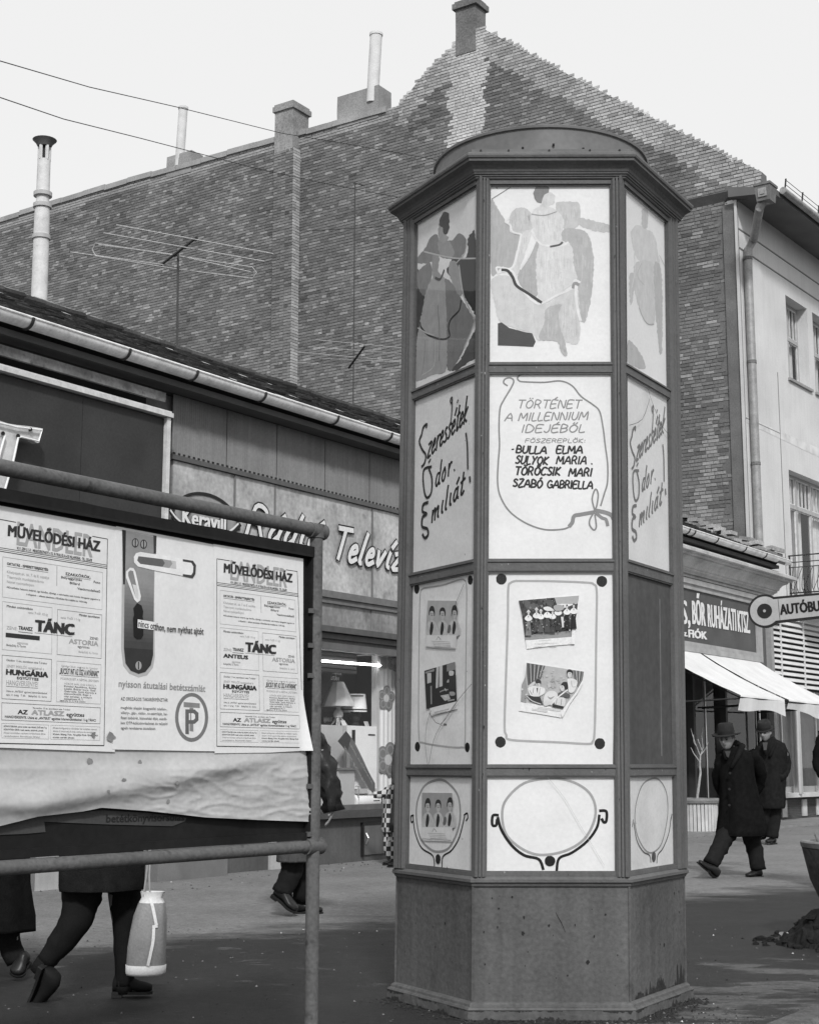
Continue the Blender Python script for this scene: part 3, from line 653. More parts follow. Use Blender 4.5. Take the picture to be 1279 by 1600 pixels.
nl_ = thing('neon_letter', NP.P(10, 740), 'white metal letter T outlined with neon tube on dark board', 'letter')
q = MB(); q.poly([NP.P(x, y) for x, y in tz], -FA.n * .07); q.build('letter_body', mat('letter_white', .55, .5, .2, 9), nl_)
q = MB(); q.tube([NP.P(x / 4.443, 440 + y / 4.443, .035) for x, y in [(-60, 965), (0, 980), (120, 1010), (295, 1030), (272, 1108), (150, 1078), (130, 1085), (95, 1250), (35, 1455)]], .011, 8)
q.tube([NP.P(x / 4.443, 440 + y / 4.443, .035) for x, y in [(40, 1065), (15, 1150), (-30, 1330)]], .011, 8); q.build('neon_tube', mat('neon_glass', .8, .2), nl_, smooth=True)
q = MB()
for x, y in ((25, 1052), (130, 1070), (215, 1025)): q.tube([NP.P(x / 4.443, 440 + y / 4.443, -.06), NP.P(x / 4.443, 440 + y / 4.443, .04)], .02, 8)
q.build('tube_holder', BLK, nl_)
q = MB()
for x, y in ((10, 700), (12, 745)): q.tube([FA.P(x, y, .26), NP.P(x, y, -.06)], .02, 6)
q.build('bracket', BLK, nl_)
# eaves and roof
EAV = mat('eaves_board', .09, .85, .2, 2)
q = MB(); q.pbox(FA, S0, S1, 5.53, 5.6, .0, .30); q.build('eaves_board', EAV, low)
q = MB(); r = .098
arc = [(-r * cos(t), -r * sin(t)) for t in [i * pi / 12 for i in range(13)]]
gz, gd = 5.72, .40
r1 = [[FA.w(x, gz + b, gd + a) for a, b in arc] + [FA.w(x, gz + b * .93 - .0, gd + a * .93) for a, b in arc[::-1]] for x in (S0, 0.0, 17.42)]
q.rings([k[::-1] for k in r1]); q.tube([FA.w(S0, gz, gd + r), FA.w(17.42, gz, gd + r)], .014, 8)
GM = mat('gutter_paint', .80, .5, .22, 5, .12, 30, stain=.2); go = q.build('gutter', GM, low, smooth=True)
hk = [FA.px(x, y, gd)[0] for x, y in ((39, 522), (191, 570), (297, 606), (404, 640), (518, 677), (602, 704))] + [3.55, 4.5, 5.4, 6.3, 7.2, 8.1, 9, 9.9, 10.8, 11.8] + [FA.px(x, y, gd)[0] for x, y in ((1079, 852), (1115, 862), (1159, 874), (1191, 882))] + [-6.2, -8, -10]
for x in hk:
    q = MB(); ring = [[FA.w(x + dx, gz - (r + .006) * sin(i * pi / 12), gd - (r + .006) * cos(i * pi / 12)) for i in range(13)] + [FA.w(x + dx, gz - (r + .016) * sin(i * pi / 12), gd - (r + .016) * cos(i * pi / 12)) for i in range(12, -1, -1)] for dx in (0, .035)]
    q.rings(ring); q.build('gutter_hook', mat('hook_dark', .05, .7), go)
RZ, RD = 5.74, .36; RH, RB = 1.87, 3.82      # eave height / offset, rise, setback
RP = lambda s, t, h=0: FA.w(s, RZ + (RH) * t, RD - (RB + RD) * t) + (FA.n * .43 + Z * .9).normalized() * h
q = MB(); q.poly([RP(S0, 0, -.02), RP(S0, 1, -.02), FA.w(S0, RZ - .3, -RB * 1.9), FA.w(S0, 5.45, -RB * 1.9), FA.w(S0, 5.45, -.1), FA.w(S0, 5.6, .2)], U * (S1 - S0)); q.build('roof', mat('roof_deck', .04, .9), low)
TL = mat('old_slate', .052, .85, .3, 3, .3, 30, bump=.5, tone=True)
tiles = []; rt = random.Random(5); rows = 26; SL = sqrt(RH ** 2 + (RB + RD) ** 2)
for j in range(rows):
    x = S0 + .12 * (j % 2)
    while x < S1 - .1:
        w_ = .24; t0 = (j - .15) / rows; t1 = (j + 1.25) / rows; tn = max(.3, 1.0 + rt.gauss(0, .42)); 
        if rt.random() < .02: tn = 8
        tiles.append((x, w_, t0, t1, tn, rt.uniform(-.006, .022), rt.uniform(-.014, .014))); x += w_ + .008
tiles.sort(key=lambda k: (RP(k[0], k[2]) - CAM).length + (0 if k[0] > -5.2 else 50))
def tile(mb, k):
    x, w_, t0, t1, tn, l, sk = k; mb.tone = tn if tn < 5 else .8
    a = [RP(x, t0, .012), RP(x + w_, t0 + sk / 3, .012), RP(x + w_, t1, .002), RP(x, t1, .002)]; b = [RP(x, t0, .03 + l), RP(x + w_, t0 + sk / 3, .03 + l + sk), RP(x + w_, t1, .010), RP(x, t1, .010)]
    mb.add(a + b, [(4, 5, 6, 7), (0, 1, 5, 4), (1, 2, 6, 5), (3, 0, 4, 7)])
    if tn > 5: mb.tone = 9; mb.add([RP(x + .02, t0 + .002, .045), RP(x + rt.uniform(.05, .2), t0 + .002, .045), RP(x + rt.uniform(.05, .2), t0 + .012, .05), RP(x, t0 + .012, .05)], [(0, 1, 2, 3)])
for k in tiles[:300]: q = MB(); tile(q, k); q.tone = 1.001; q.build('roof_tile', TL, low)
q = MB(); [tile(q, k) for k in tiles[300:]]; q.tone = 1; o = q.build('roof_tiling', TL, low); o['kind'] = 'stuff'
q = MB(); x = S0
while x < S1 - .3:
    q.tone = max(.5, 1.0 + rt.gauss(0, .25)); q.tube([RP(x, 1, .03), RP(x + .41, 1, .045 + rt.uniform(-.01, .015))], [.085, .075], 8); x += .38
q.tone = 3.5
for i in range(16): x = rt.uniform(-8, 8); q.tube([RP(x, 1, .10), RP(x + rt.uniform(.1, .5), 1, .105)], .022, 5)
q.tone = 1; q.build('ridge', TL, low)
# broken brick coping at the far gable end
rc = random.Random(9); GB = mat('pale_loose_brick', .27, .9, .3, 5, .3, 30, bump=.6, tone=True)
for layer in range(2):
    t = -.02
    while t < .98:
        L = rc.uniform(.16, .28) / SL; 
        if rc.random() > .12 + layer * .25:
            q = MB(); o_ = RP(16.62 + rc.uniform(-.05, .05), t, .04 + layer * .11); d = (RP(0, 1) - RP(0, 0)).normalized(); nn = (FA.n * .43 + Z * .9).normalized(); k = V((rc.uniform(-.1, .1), rc.uniform(-.1, .1), rc.uniform(-.06, .06)))
            dd = (V((d.x, d.y, 0)).normalized() + Z * rc.uniform(-.1, .35) + k).normalized(); q.tone = rc.uniform(.7, 1.6)
            q.box(o_, U * rc.uniform(.3, .42), dd * L * SL * .95, Z * .085 + k * .04); q.build('coping_brick', GB, low)
        t += L
q = MB(); q.poly([RP(16.7, -.03, -.1), RP(16.7, 1, -.1), RP(16.7, 1, .06), RP(16.7, -.03, .06)], U * .4); q.build('gable_upstand', MORT, low)
# plaster cornice along the far half
prof = [(0, 4.9), (.06, 4.9), (.06, 4.955), (.10, 4.96), (.12, 4.99), (.17, 5.02), (.17, 5.055), (.20, 5.06), (.22, 5.12), (.27, 5.18), (.36, 5.22), (.36, 5.25), (.44, 5.255), (.44, 5.29), (.52, 5.30), (.52, 5.355), (.44, 5.40), (.3, 5.42), (.2, 5.50), (.0, 5.52)]
q = MB(); a0, a1 = 9.0, 17.16
q.rings([[FA.w(a0, z, d) for d, z in prof], [FA.w(a1 + d, z, d) for d, z in prof]], cap=True); q.build('cornice', mat('cornice_plaster', .42, .8, .25, 2.5, .15, 30, streak=.05, bump=.3), low)
# shop sign on the far half
sg = thing('shop_sign', FA.w(14, 3.5, .1), 'framed dark sign with white block letters above the white awnings', 'sign')
SGM = mat('sign_slate', .085, .6, .2, 2, .1, 40); FRM = mat('sign_frame', .34, .7, .2, 4)
a0, a1, b0, b1 = 9.6, FA.px(1180, 960)[0], 3.42, 4.86
q = MB(); q.pbox(FA, a0, a1, b0, b1, .0, .06); q.build('sign_panel', SGM, sg)
q = MB()
for w_, d_ in ((.0, .14), (.1, .1)):
    t = .10
    q.pbox(FA, a0 + w_, a1 - w_, b1 - w_ - t, b1 - w_, .061, d_); q.pbox(FA, a0 + w_, a1 - w_, b0 + w_, b0 + w_ + t, .061, d_ - .001); q.pbox(FA, a1 - w_ - t, a1 - w_, b0 + w_ + t, b1 - w_ - t, .061, d_ - .002)
    q.pbox(FA, a0 + w_, a0 + w_ + t, b0 + w_ + t, b1 - w_ - t, .061, d_ - .003)
q.build('frame', FRM, sg)
def zc(x, y): return (1040 + x / 3.807, 700 + y / 3.807)
q = MB(); d_ = .075
text(q, FA, 'RUHÁZATI', zc(252, 1062), zc(418, 1088), 37, d_, bold=.012); text(q, FA, 'KTSZ.', zc(430, 1092), zc(500, 1102), 35, d_, bold=.012)
text(q, FA, 'BŐR', zc(160, 1045), zc(236, 1058), 38, d_, bold=.014); text(q, FA, 'SZŰCS,', (1010, 965), zc(144, 1050), 40, d_, bold=.014)
text(q, FA, 'FIÓK', zc(137, 1125), zc(243, 1138), 12.5, d_, bold=.05); text(q, FA, 'sz.', zc(96, 1117), zc(128, 1120), 9.5, d_, bold=.05); q.build('lettering', WHT, sg)
# left shop window with its display
SHF = mat('shop_frame', .12, .6, .25, 5, streak=.06)
a0, a1, b0, b1 = hole_l
sw = thing('shop_window', FA.w(.5, .66, 0), 'large radio shop display window seen between post and kiosk', 'window')
q = MB(); t = .09
for rct in ((a0, a1, b1 - t, b1), (a0, a1, b0, b0 + .07), (a0, a0 + t, b0 + .07, b1 - t), (a1 - .07, a1, b0 + .07, b1 - t), (.2, .28, b0 + .07, b1 - t)): q.pbox(FA, *rct, -.12, .03)
q.build('frame', SHF, sw)
q = MB(); q.pbox(FA, a0, a1, b0 - .09, b0 - .003, -.1, .16); q.build('sill', mat('sill_dark', .07, .6), sw)
q = MB(); q.poly([FA.w(a0, b0, -.06), FA.w(a1, b0, -.06), FA.w(a1, b1, -.06), FA.w(a0, b1, -.06)]); q.build('pane', GLASS, sw)
q = MB(); D_ = 1.15
q.pbox(FA, a0 - .05, a1 + .3, b0 - .1, b0 - .0, -D_, -.13); q.build('display_floor', mat('display_floor', .6, .8), sw)
q = MB(); q.pbox(FA, a0 - .05, a1 + .3, b0, b1 + .1, -D_ - .05, -D_); q.pbox(FA, a0 - .1, a0 - .05, b0, b1, -D_, -.25); q.pbox(FA, a1 + .3, a1 + .35, b0, b1, -D_, -.25); q.pbox(FA, a0, a1 + .3, b1 + .02, b1 + .1, -D_, -.13); q.build('display_back', mat('display_grey', .14, .8, .12, 2), sw)
q = MB()
for i in range(5): q.pbox(FA, a0, 2.05, b1 - .13 - i * .055, b1 - .09 - i * .055, -.32 - .01 * i, -.28)
q.build('blind_slat', mat('blind_dark', .08, .6), sw)
x0, zz = FA.px(505, 1032, -.3); x1, zz2 = FA.px(592, 1042, -.3)
TUBE = bpy.data.materials.new('lit_fluorescent_tube'); TUBE.use_nodes = True; TUBE.node_tree.nodes['Principled BSDF'].inputs['Emission Color'].default_value = (1, 1, 1, 1); TUBE.node_tree.nodes['Principled BSDF'].inputs['Emission Strength'].default_value = 12  # bar taken as a lit tube; glow raised to brighten the display
q = MB(); q.tube([FA.w(x0 - 1.2, zz - .02, -.27), FA.w(x1, zz2 + .02, -.27)], .015, 8); q.build('light_rail', TUBE, sw)
q = MB(); p = FA.w(x1, zz2, -.27); q.box(p - Z * .02, U * .16, FA.n * -.02, Z * .16); q.build('rail_bracket', MET, sw)
def IP(d): return Pl(FA.w(0, 0, d), U)
PW = mat('enamel_white', .86, .35, .06, 5); PG = mat('pale_grey_enamel', .5, .4, .06, 5)
# refrigerator
IR1 = IP(-.35); fx0 = IR1.px(543, 1150)[0]; fx1 = IR1.px(586, 1200)[0]; fz1_ = IR1.px(560, 1134)[1]
fr = thing('refrigerator', FA.w((fx0 + fx1) / 2, .66, -.6), 'tall white refrigerator in the shop window under the lamps', 'refrigerator')
q = MB(); q.pbox(FA, fx0 + .002, fx1, .66, fz1_, -.9, -.37); q.build('cabinet', PG, fr); q = MB(); q.pbox(FA, fx0 + .008, fx1, .70, fz1_ - .003, -.365, -.31); q.build('door', PW, fr)
q = MB(); q.pbox(FA, fx0 + .05, fx0 + .075, fz1_ - .32, fz1_ - .06, -.31, -.27); q.build('handle', BLK, fr); q = MB(); q.pbox(FA, fx1 - .22, fx1 - .06, fz1_ - .13, fz1_ - .11, -.31, -.305); q.build('badge', BLK, fr)
# second fridge to the left, turned grey
fr2 = thing('refrigerator', FA.w(fx0 - .35, .66, -.6), 'grey side of a second refrigerator left of the white one', 'refrigerator')
q = MB(); q.pbox(FA, fx0 - .62, fx0 - .01, .66, fz1_ - .0, -.95, -.42); q.build('cabinet', PG, fr2); q = MB(); q.pbox(FA, fx0 - .36, fx0 - .33, .9, fz1_ - .3, -.42, -.38); q.build('handle', BLK, fr2)
q = MB(); q.pbox(FA, fx0 - .60, fx0 - .38, .70, fz1_ - .02, -.415, -.39); q.build('door', PG, fr2)
# washing cabinet low left
P5 = IP(-.3); wx0, wx1 = P5.px(521, 1230)[0], P5.px(547, 1230)[0]; wz = P5.px(535, 1203)[1]
wm = thing('washing_machine', FA.w((wx0 + wx1) / 2, .66, -.4), 'small pale box appliance standing before the refrigerators', 'appliance')
q = MB(); q.pbox(FA, wx0, wx1, .66, wz, -.36, -.22); q.build('body', PG, wm); q = MB(); q.pbox(FA, wx0 - .02, wx1 + .03, wz, wz + .03, -.365, -.18); q.build('lid', mat('lid_grey', .18, .5), wm)
q = MB(); q.tube([FA.w(wx1 + .06, .7, -.2), FA.w(wx1 + .06, wz - .22, -.2), FA.w(wx1 + .0, wz - .22, -.2)], .01, 6); q.build('tap_pipe', MET, wm)
# heater on the floor
P6 = IP(-.22); hx0_, hx1_ = P6.px(556, 1260)[0], P6.px(597, 1262)[0]
ht = thing('heater', FA.w((hx0_ + hx1_) / 2, .66, -.2), 'low white rounded heater on the display floor', 'heater')
q = MB(); rg = []
for x in (hx0_, hx0_ + .02, hx1_ - .02, hx1_):
    k = .86 if x in (hx0_, hx1_) else 1; rg.append([FA.w(x, .66 + .10 + .10 * k * sin(t * pi / 8), -.28 + .09 * k * cos(t * pi / 8)) for t in range(16)])
q.rings(rg); q.build('body', PW, ht, smooth=True)
q = MB(); q.pbox(FA, hx1_ - .24, hx1_ - .1, .76, .772, -.192, -.188); q.pbox(FA, hx1_ - .05, hx1_ - .03, .67, .85, -.2, -.186); q.build('grille', BLK, ht)
q = MB(); q.pbox(FA, hx0_ + .02, hx1_ - .15, .865, .93, -.34, -.2); q.build('tray', PG, ht)
# lamps on the refrigerators
def lamp(px0, px1, pxt0, pxt1, ytop, ybot, ybase, d, label, sm, style):
    Pn = IP(d); x0, zb = Pn.px(px0, ybot); x1, _ = Pn.px(px1, ybot); t0, zt = Pn.px(pxt0, ytop); t1, _ = Pn.px(pxt1, ytop); zb_ = fz1_
    cx = (x0 + x1) / 2; lp = thing('table_lamp', FA.w(cx, fz1_, d), label, 'lamp')
    q = MB(); n_ = 8 if style == 'cone' else 20
    ring = lambda r, z, c_: [FA.w(c_ + r * cos(2 * pi * k / n_ + .3), z, d + r * sin(2 * pi * k / n_ + .3)) for k in range(n_)]
    q.rings([ring((x1 - x0) / 2, zb, cx), ring((t1 - t0) / 2, zt, (t0 + t1) / 2)], cap=False); q.rings([ring((x1 - x0) / 2 * .98, zb, cx), ring((t1 - t0) / 2 * .96, zt, (t0 + t1) / 2)][::-1], cap=False); q.build('lamp_shade', sm, lp, smooth=(style != 'cone'))
    if style != 'cone':
        for z_, rr_ in ((zb + .03, (x1 - x0) / 2), (zt - .03, (t1 - t0) / 2)): q = MB(); q.rings([ring(rr_ + .004, z_ - .008, cx), ring(rr_ + .004, z_ + .008, cx)], cap=False); q.build('shade_band', BLK, lp)
    pr = [(.0, 0), (.07, 0), (.075, .03), (.05, .06), (.09, .11), (.095, .16), (.06, .2), (.02, .23), (.018, zb - fz1_ + .03)] if style != 'cone' else [(.0, 0), (.03, .0), (.02, .09), (.06, .12), (.07, .16), (.06, .2), (.03, .23), (.03, .28), (.015, .3), (.015, zb - fz1_ + .05)]
    q = MB(); n2 = 14; q.rings([[FA.w(cx + r * cos(2 * pi * k / n2), fz1_ + z_, d + r * sin(2 * pi * k / n2)) for k in range(n2)] for r, z_ in [(max(r, .004), z_) for r, z_ in pr]]); q.build('lamp_base', mat('lamp_dark', .03, .3) if style != 'cone' else mat('lamp_pale', .5, .4), lp, smooth=True)
    if style == 'cone':
        for a_ in (.6, 2.7, 4.8): q = MB(); q.tube([FA.w(cx, fz1_ + .14, d), FA.w(cx + .14 * cos(a_), fz1_, d + .14 * sin(a_))], [.02, .008], 6); q.build('lamp_foot', mat('lamp_pale', .5, .4), lp)
lamp(513, 545, 523, 534, 1065, 1103, 1131, -.62, 'table lamp with faceted cone shade on splayed legs', mat('shade_pleat', .55, .8), 'cone')
lamp(543, 566, 547, 565, 1084, 1112, 1131, -.60, 'table lamp with white drum shade and dark bulbous base', mat('shade_white', .85, .8), 'drum')
for (xa, ya) in ((571, 1130), (535, 1129)):
    Pn = IP(-.5); x_, z_ = Pn.px(xa, ya); q = MB(); q.box(FA.w(x_, fz1_ + .002, -.5), U * .10, Z * .07 + FA.n * -.03, FA.n * .003); o = q.build('price_card', WHT); tag(o, 'small white price card %s' % ('beside the drum lamp' if xa > 560 else 'under the cone lamp'), 'price card')
# banner hanging across the refrigerator door
bn = thing('advertising_banner', IP(-.2).P(560, 1200), 'dark ribbon banner with faded lettering slanting across white refrigerator', 'banner'); BP = IP(-.2)
c = [(541, 1142), (553, 1158), (565, 1182), (576, 1206), (586, 1224), (586, 1240), (579, 1236), (566, 1216), (545, 1178), (528, 1158)]
q = MB(); q.poly([BP.P(x, y) for x, y in c], FA.n * .004); q.build('ribbon', mat('ribbon_grey', .13, .8, .2, 6), bn)
q = MB(); q.poly([BP.P(x, y, .006) for x, y in [(541, 1142), (549, 1153), (543, 1176), (528, 1158)]]); q.build('ribbon_tip', mat('ribbon_dark', .05, .8), bn)
q = MB()
for k in range(2): text(q, BP, ('LEHEL AUTOMATA', 'ISMÉT KAPHATÓ')[k], (547 - 8 * k, 1164 + 6 * k), (582 - 7 * k, 1226 + 7 * k), 4.5, .008 + .001 * k, bold=.01)
q.build('lettering', mat('ribbon_ink', .34, .8), bn)
# flowered curtain panel at the right of the window
cp = IP(-.3); x0 = cp.px(593, 1100)[0]; cu = thing('flower_curtain', FA.w(x0 + .2, .66, -.3), 'white curtain with big grey petal flowers at window side', 'curtain')
q = MB(); r1 = []; r2 = []
for i in range(41): x = x0 + .52 * i / 40; dd = -.33 + .006 * sin(i * .8); r1.append(FA.w(x, .66, dd)); r2.append(FA.w(x, 2.78, dd))
q.rings([r1, r2], cap=False, closed=False); q.build('cloth', mat('curtain_white', .86, .85, .06, 6), cu, smooth='all')
q = MB(); q.pbox(FA, x0 - .05, x0 - .005, .66, 2.78, -.4, -.30); q.build('side_rail', PG, cu)
CP2 = IP(-.315)
def flower(cx, cy, r, seed):
    for (rr_, tone_, d_) in ((1.0, .22, 0), (.72, .33, .001), (.5, .2, .002)):
        q = MB()
        for k in range(5):
            a_ = -pi / 2 + 2 * pi * k / 5 + seed; pcx, pcy = cx + r * .62 * cos(a_) * .8, cy + r * .62 * sin(a_) * 1.25; R_ = r * .46 * rr_
            q.poly([CP2.P(pcx + R_ * .85 * cos(t * pi / 9), pcy + R_ * 1.25 * sin(t * pi / 9), d_ + k * .0001) for t in range(18)][::-1])
        q.build('petal_print', ink(tone_), cu)
    q = MB(); q.poly([CP2.P(cx + r * .28 * cos(t * pi / 8), cy + r * .4 * sin(t * pi / 8), .004) for t in range(16)][::-1]); q.build('flower_heart', ink(.6), cu)
flower(604, 1091, 15, .1); flower(607, 1187, 21, .3); flower(616, 1034, 12, .3)
# notices hung in the window
nt_ = [((523, 1046), (538, 1048), (530, 1066), (516, 1064), 'MINTA UTÁN', 'dark tilted notice with pale letters above cone lamp'), ((506, 1112), (522, 1112), (520, 1131), (505, 1131), 'AJÁNLAT', 'dark notice with big pale letters left of lamp foot')]
for a_, b_, c_, d_, tx, lb in nt_:
    PP = IP(-.8); q = MB(); q.poly([PP.P(*p) for p in (d_, c_, b_, a_)], FA.n * .004); o = q.build('notice', mat('notice_dark', .05, .8)); tag(o, lb, 'notice')
    q = MB(); ws = tx.split()
    for k, w_ in enumerate(ws): f = (k + .8) / len(ws); p0 = (a_[0] + (d_[0] - a_[0]) * f + 1, a_[1] + (d_[1] - a_[1]) * f); p1 = (b_[0] + (c_[0] - b_[0]) * f - 1, b_[1] + (c_[1] - b_[1]) * f); text(q, PP, w_, p0, p1, 6.5, .006, bold=.03)
    q.build('lettering', mat('notice_pale', .4, .8), o)
# plinth below the window, access door, left pieces
PLN = mat('plinth_tile', .095, .7, .25, 2, .1, 30, streak=.1)
q = MB(); q.pbox(FA, a0 - .02, 3.2, .0, .56, .0, .06); q.build('plinth', PLN, low)
x0, z0_ = FA.px(560, 1340); x1, z1_ = FA.px(608, 1292)
q = MB(); q.pbox(FA, x0, x1, .08, .47, .06, .085); hd_ = q.build('hatch', mat('hatch', .12, .65, .2, 4, streak=.1), low)
q = MB(); q.pbox(FA, x0 - .03, x1 + .03, .47, .50, .06, .10); q.pbox(FA, x0 - .03, x0, .06, .47, .06, .10); q.build('hatch_frame', BLK, hd_)
q = MB(); q.tube([FA.w(x0 + .05, .22, .09), FA.w(x0 + .05, .30, .13), FA.w(x0 + .05, .36, .09)], .012, 6); q.build('hatch_handle', MET, hd_)
PAL = mat('pale_pillar', .34, .7, .25, 3, streak=.1)
for (xa, xb, m_, d_, zt_) in ((45, 90, PAL, .1, .75), (413, 432, PAL, .1, 2.6), (215, 325, mat('grey_base', .16, .75, .2, 3), .3, .62), (92, 214, mat('grey_base2', .2, .75, .2, 3), .06, .6), (-60, 44, mat('grey_base', .16), .1, .7)):
    u0 = FA.px(xa, 1370)[0]; u1 = FA.px(xb, 1365)[0]; q = MB(); q.pbox(FA, u0, u1, 0, zt_, .002, d_); q.build('plinth', m_, low)
u0, u1, _, dz = door
q = MB(); q.pbox(FA, u0, u1, 0, dz, -.2, -.15); dr = q.build('door', mat('door_dark', .03, .6), low)
q = MB(); q.pbox(FA, u0 + .15, u1 - .15, .9, 2.3, -.15, -.14); q.build('door_glass', mat('door_glass', .03, .15), dr); q = MB(); q.tube([FA.w(u1 - .1, 1.0, -.14), FA.w(u1 - .1, 1.25, -.1)], .015, 6); q.build('handle', MET, dr)
# dark shop windows below the awnings on the far half
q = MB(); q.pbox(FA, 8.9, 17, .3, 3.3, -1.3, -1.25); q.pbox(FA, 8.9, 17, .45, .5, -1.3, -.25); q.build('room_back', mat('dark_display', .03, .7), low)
sw2 = thing('shop_window', FA.w(13, .5, 0), 'dark shop windows in deep shade below the white awnings', 'window')
q = MB()
for x in (9.0, 10.9, 12.8, 14.45, 16.75): q.pbox(FA, x, x + .1, .5, 3.15, -.2, .03)
q.pbox(FA, 9.0, 16.85, .42, .5, -.2, .05); q.pbox(FA, 9.0, 16.85, 3.1, 3.2, -.2, .04); q.build('frame', mat('frame_dark', .05, .5), sw2)
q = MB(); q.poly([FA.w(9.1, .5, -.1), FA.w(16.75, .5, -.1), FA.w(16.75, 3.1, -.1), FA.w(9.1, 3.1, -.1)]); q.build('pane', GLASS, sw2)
for px_ in (1100, 1185):
    x_ = FA.px(px_, 1180)[0]; q = MB(); q.pbox(FA, x_ - .02, x_ + .025, .5, 3.0, .03, .06); q.build('metal_strip', MET, sw2)
q = MB()
for i in range(9): x_ = 12.95 + .18 * i; q.box(FA.w(x_, .5, -.7), U * .05, FA.n * .02, Z * 1.6)
q.build('display_strip', mat('dim_strip', .12, .6), sw2)
tr_ = IP(-.3); q = MB(); q.poly([tr_.P(*p) for p in ((1121, 1099), (1150, 1100), (1124, 1120))][::-1], FA.n * .01); o = q.build('display_card', mat('dim_card', .3, .8)); tag(o, 'grey three-cornered card hanging inside the window below the awning', 'card')
q = MB(); q.pbox(FA, 16.95, 17.12, 0, 4.9, .0, .12); q.build('corner_post', mat('corner_post', .3, .7), low)
# awnings
AWN = mat('awning_canvas', .66, .85, .09, 2.5, .08, 60, bump=.4, bsc=14, streak=.03)
def awning(s0, s1, t0, t1, label, seed, zt=3.42, d1=1.6, zo=2.5):
    aw = thing('awning', FA.w((s0 + s1) / 2, zo, .8), label, 'awning', 'white canvas awnings over the shop window')
    q = MB(); rs = []; n1, n2 = 22, 10
    for j in range(n2 + 1):
        k = j / n2; row_ = []
        for i in range(n1 + 1):
            f = i / n1; s_ = (s0 + (s1 - s0) * f) * (1 - k) + (t0 + (t1 - t0) * f) * k
            sag = -.05 * sin(pi * k) - .02 * abs(noise.noise(V((f * 5 + seed, k * 3, 0)))); row_.append(FA.w(s_, zt + (zo - zt) * k + sag, .12 + (d1 - .12) * k))
        rs.append(row_)
    for j in range(1, 5):
        k = j / 4; row_ = []
        for i in range(n1 + 1):
            f = i / n1; s_ = t0 + (t1 - t0) * f; fl = .07 * noise.noise(V((f * 4 + seed, .5, 3))) * k; drop = .22 * k * (1 + .5 * f + .25 * sin(f * 5 + seed))
            row_.append(FA.w(s_, zo - drop, d1 + fl - .06 * k * (1 - f)))
        rs.append(row_)
    q.rings(rs, cap=False, closed=False); q.build('canvas', AWN, aw, smooth='all')
    q = MB()
    for s_, t_ in ((s0 + .05, t0 + .05), (s1 - .05, t1 - .05)): q.tube([FA.w(s_, 2.35, .05), FA.w(t_, zo - .06, d1 - .03)], .018, 6); q.tube([FA.w(s_, 3.3, .05), FA.w(t_, zo - .05, d1 - .03)], .014, 6)
    q.tube([FA.w(t0, zo - .04, d1 - .02), FA.w(t1, zo - .04, d1 - .02)], .02, 6)
    q.build('awning_frame', BLK, aw)
awning(10.6, 13.0, 11.3, 13.55, 'white canvas awning nearer the kiosk with drooping front flap', 1.3)
awning(13.12, 16.2, 13.8, 16.8, 'second white canvas awning, farther along toward the bus sign', 4.1)
# ---------------------------------------------------------------- roof furniture
def ridge_at(px, py):
    best = None
    for i in range(-900, 1000):
        p = RP(i * .02, 1, .05); r_ = p - CAM; xx = 640 + F * r_.x / (r_.y * cos(TH) + r_.z * sin(TH))
        if best is None or abs(xx - px) < best[0]: best = (abs(xx - px), p)
    return best[1]
p = ridge_at(63, 470); Yp = p.y + .5
vp = thing('vent_pipe', at(62, 480, Yp), 'white metal flue with flared cap rising above the roof', 'flue')
m_ = mat('flue_white', .58, .5, .15, 5, .08, 30, stain=.15); ctr = lambda y_: at(62 + (470 - y_) * .035, y_, Yp)
w = lambda px_: 1.12 * px_ / 2363 * (at(62, 400, Yp) - CAM).length / 2
for ya, yb, ra, rb_ in ((500, 372, 22, 21), (371, 322, 21.5, 20), (321, 302, 18, 17), (301, 250, 18, 17.5)):
    q = MB(); q.tube([ctr(ya), ctr(yb)], [w(ra), w(rb_)], 18); q.build('pipe_section', m_, vp, smooth=True)
for y_ in (371, 322, 304): q = MB(); q.tube([ctr(y_ + 3), ctr(y_ - 3)], w(25), 18); q.build('collar', mat('flue_collar', .4, .6), vp, smooth=True)
q = MB()
for k in range(5): a_ = k * 2 * pi / 5 + .5; c_ = ctr(250) + V((cos(a_), sin(a_), 0)) * w(14); q.tube([c_ - Z * .01, c_ + (ctr(227) - ctr(250))], w(5), 6)
q.build('cowl_bar', m_, vp); q = MB(); q.tube([ctr(250), ctr(227)], w(9), 10); q.build('cowl_core', BLK, vp)
q = MB(); q.tube([ctr(229), ctr(224), ctr(219)], [w(19), w(24), w(33)], 20); q.build('cowl_cap', mat('cowl_dark', .12, .6), vp, smooth=True)
ANT = mat('aerial_metal', .45, .4, .2, 20, metal=.4); ANTD = mat('aerial_dark', .06, .6)
Ya = ridge_at(278, 545).y + .3; an = thing('tv_aerial', at(278, 552, Ya), 'large television aerial with long rods and folded loops on the roof', 'aerial')
q = MB(); q.tube([at(277, 575, Ya), at(279, 395, Ya)], .018, 8); q.build('mast', ANTD, an)
q = MB(); q.tube([at(252, 414, Ya + .2), at(309, 370, Ya - .5)], .022, 8); q.build('boom', ANTD, an)
def h2(x, y, yy): return at(x / 2, y / 2, yy)
for (x0, y0, x1, y1, dy) in ((365, 703, 855, 793, -.5), (325, 728, 828, 817, -.32), (222, 788, 545, 832, .15)):
    q = MB(); q.tube([h2(x0, y0, Ya + dy), h2(x1, y1, Ya + dy)], .0095, 6); q.build('rod', ANT, an)
for (pts) in ([(300, 800), (290, 780), (300, 760), (560, 800), (790, 835), (803, 852), (790, 870), (560, 842), (300, 800)], [(310, 765), (540, 795), (785, 850)]):
    q = MB(); q.tube([h2(x, y, Ya + .05) for x, y in pts], .009, 6); q.build('loop', ANT, an)
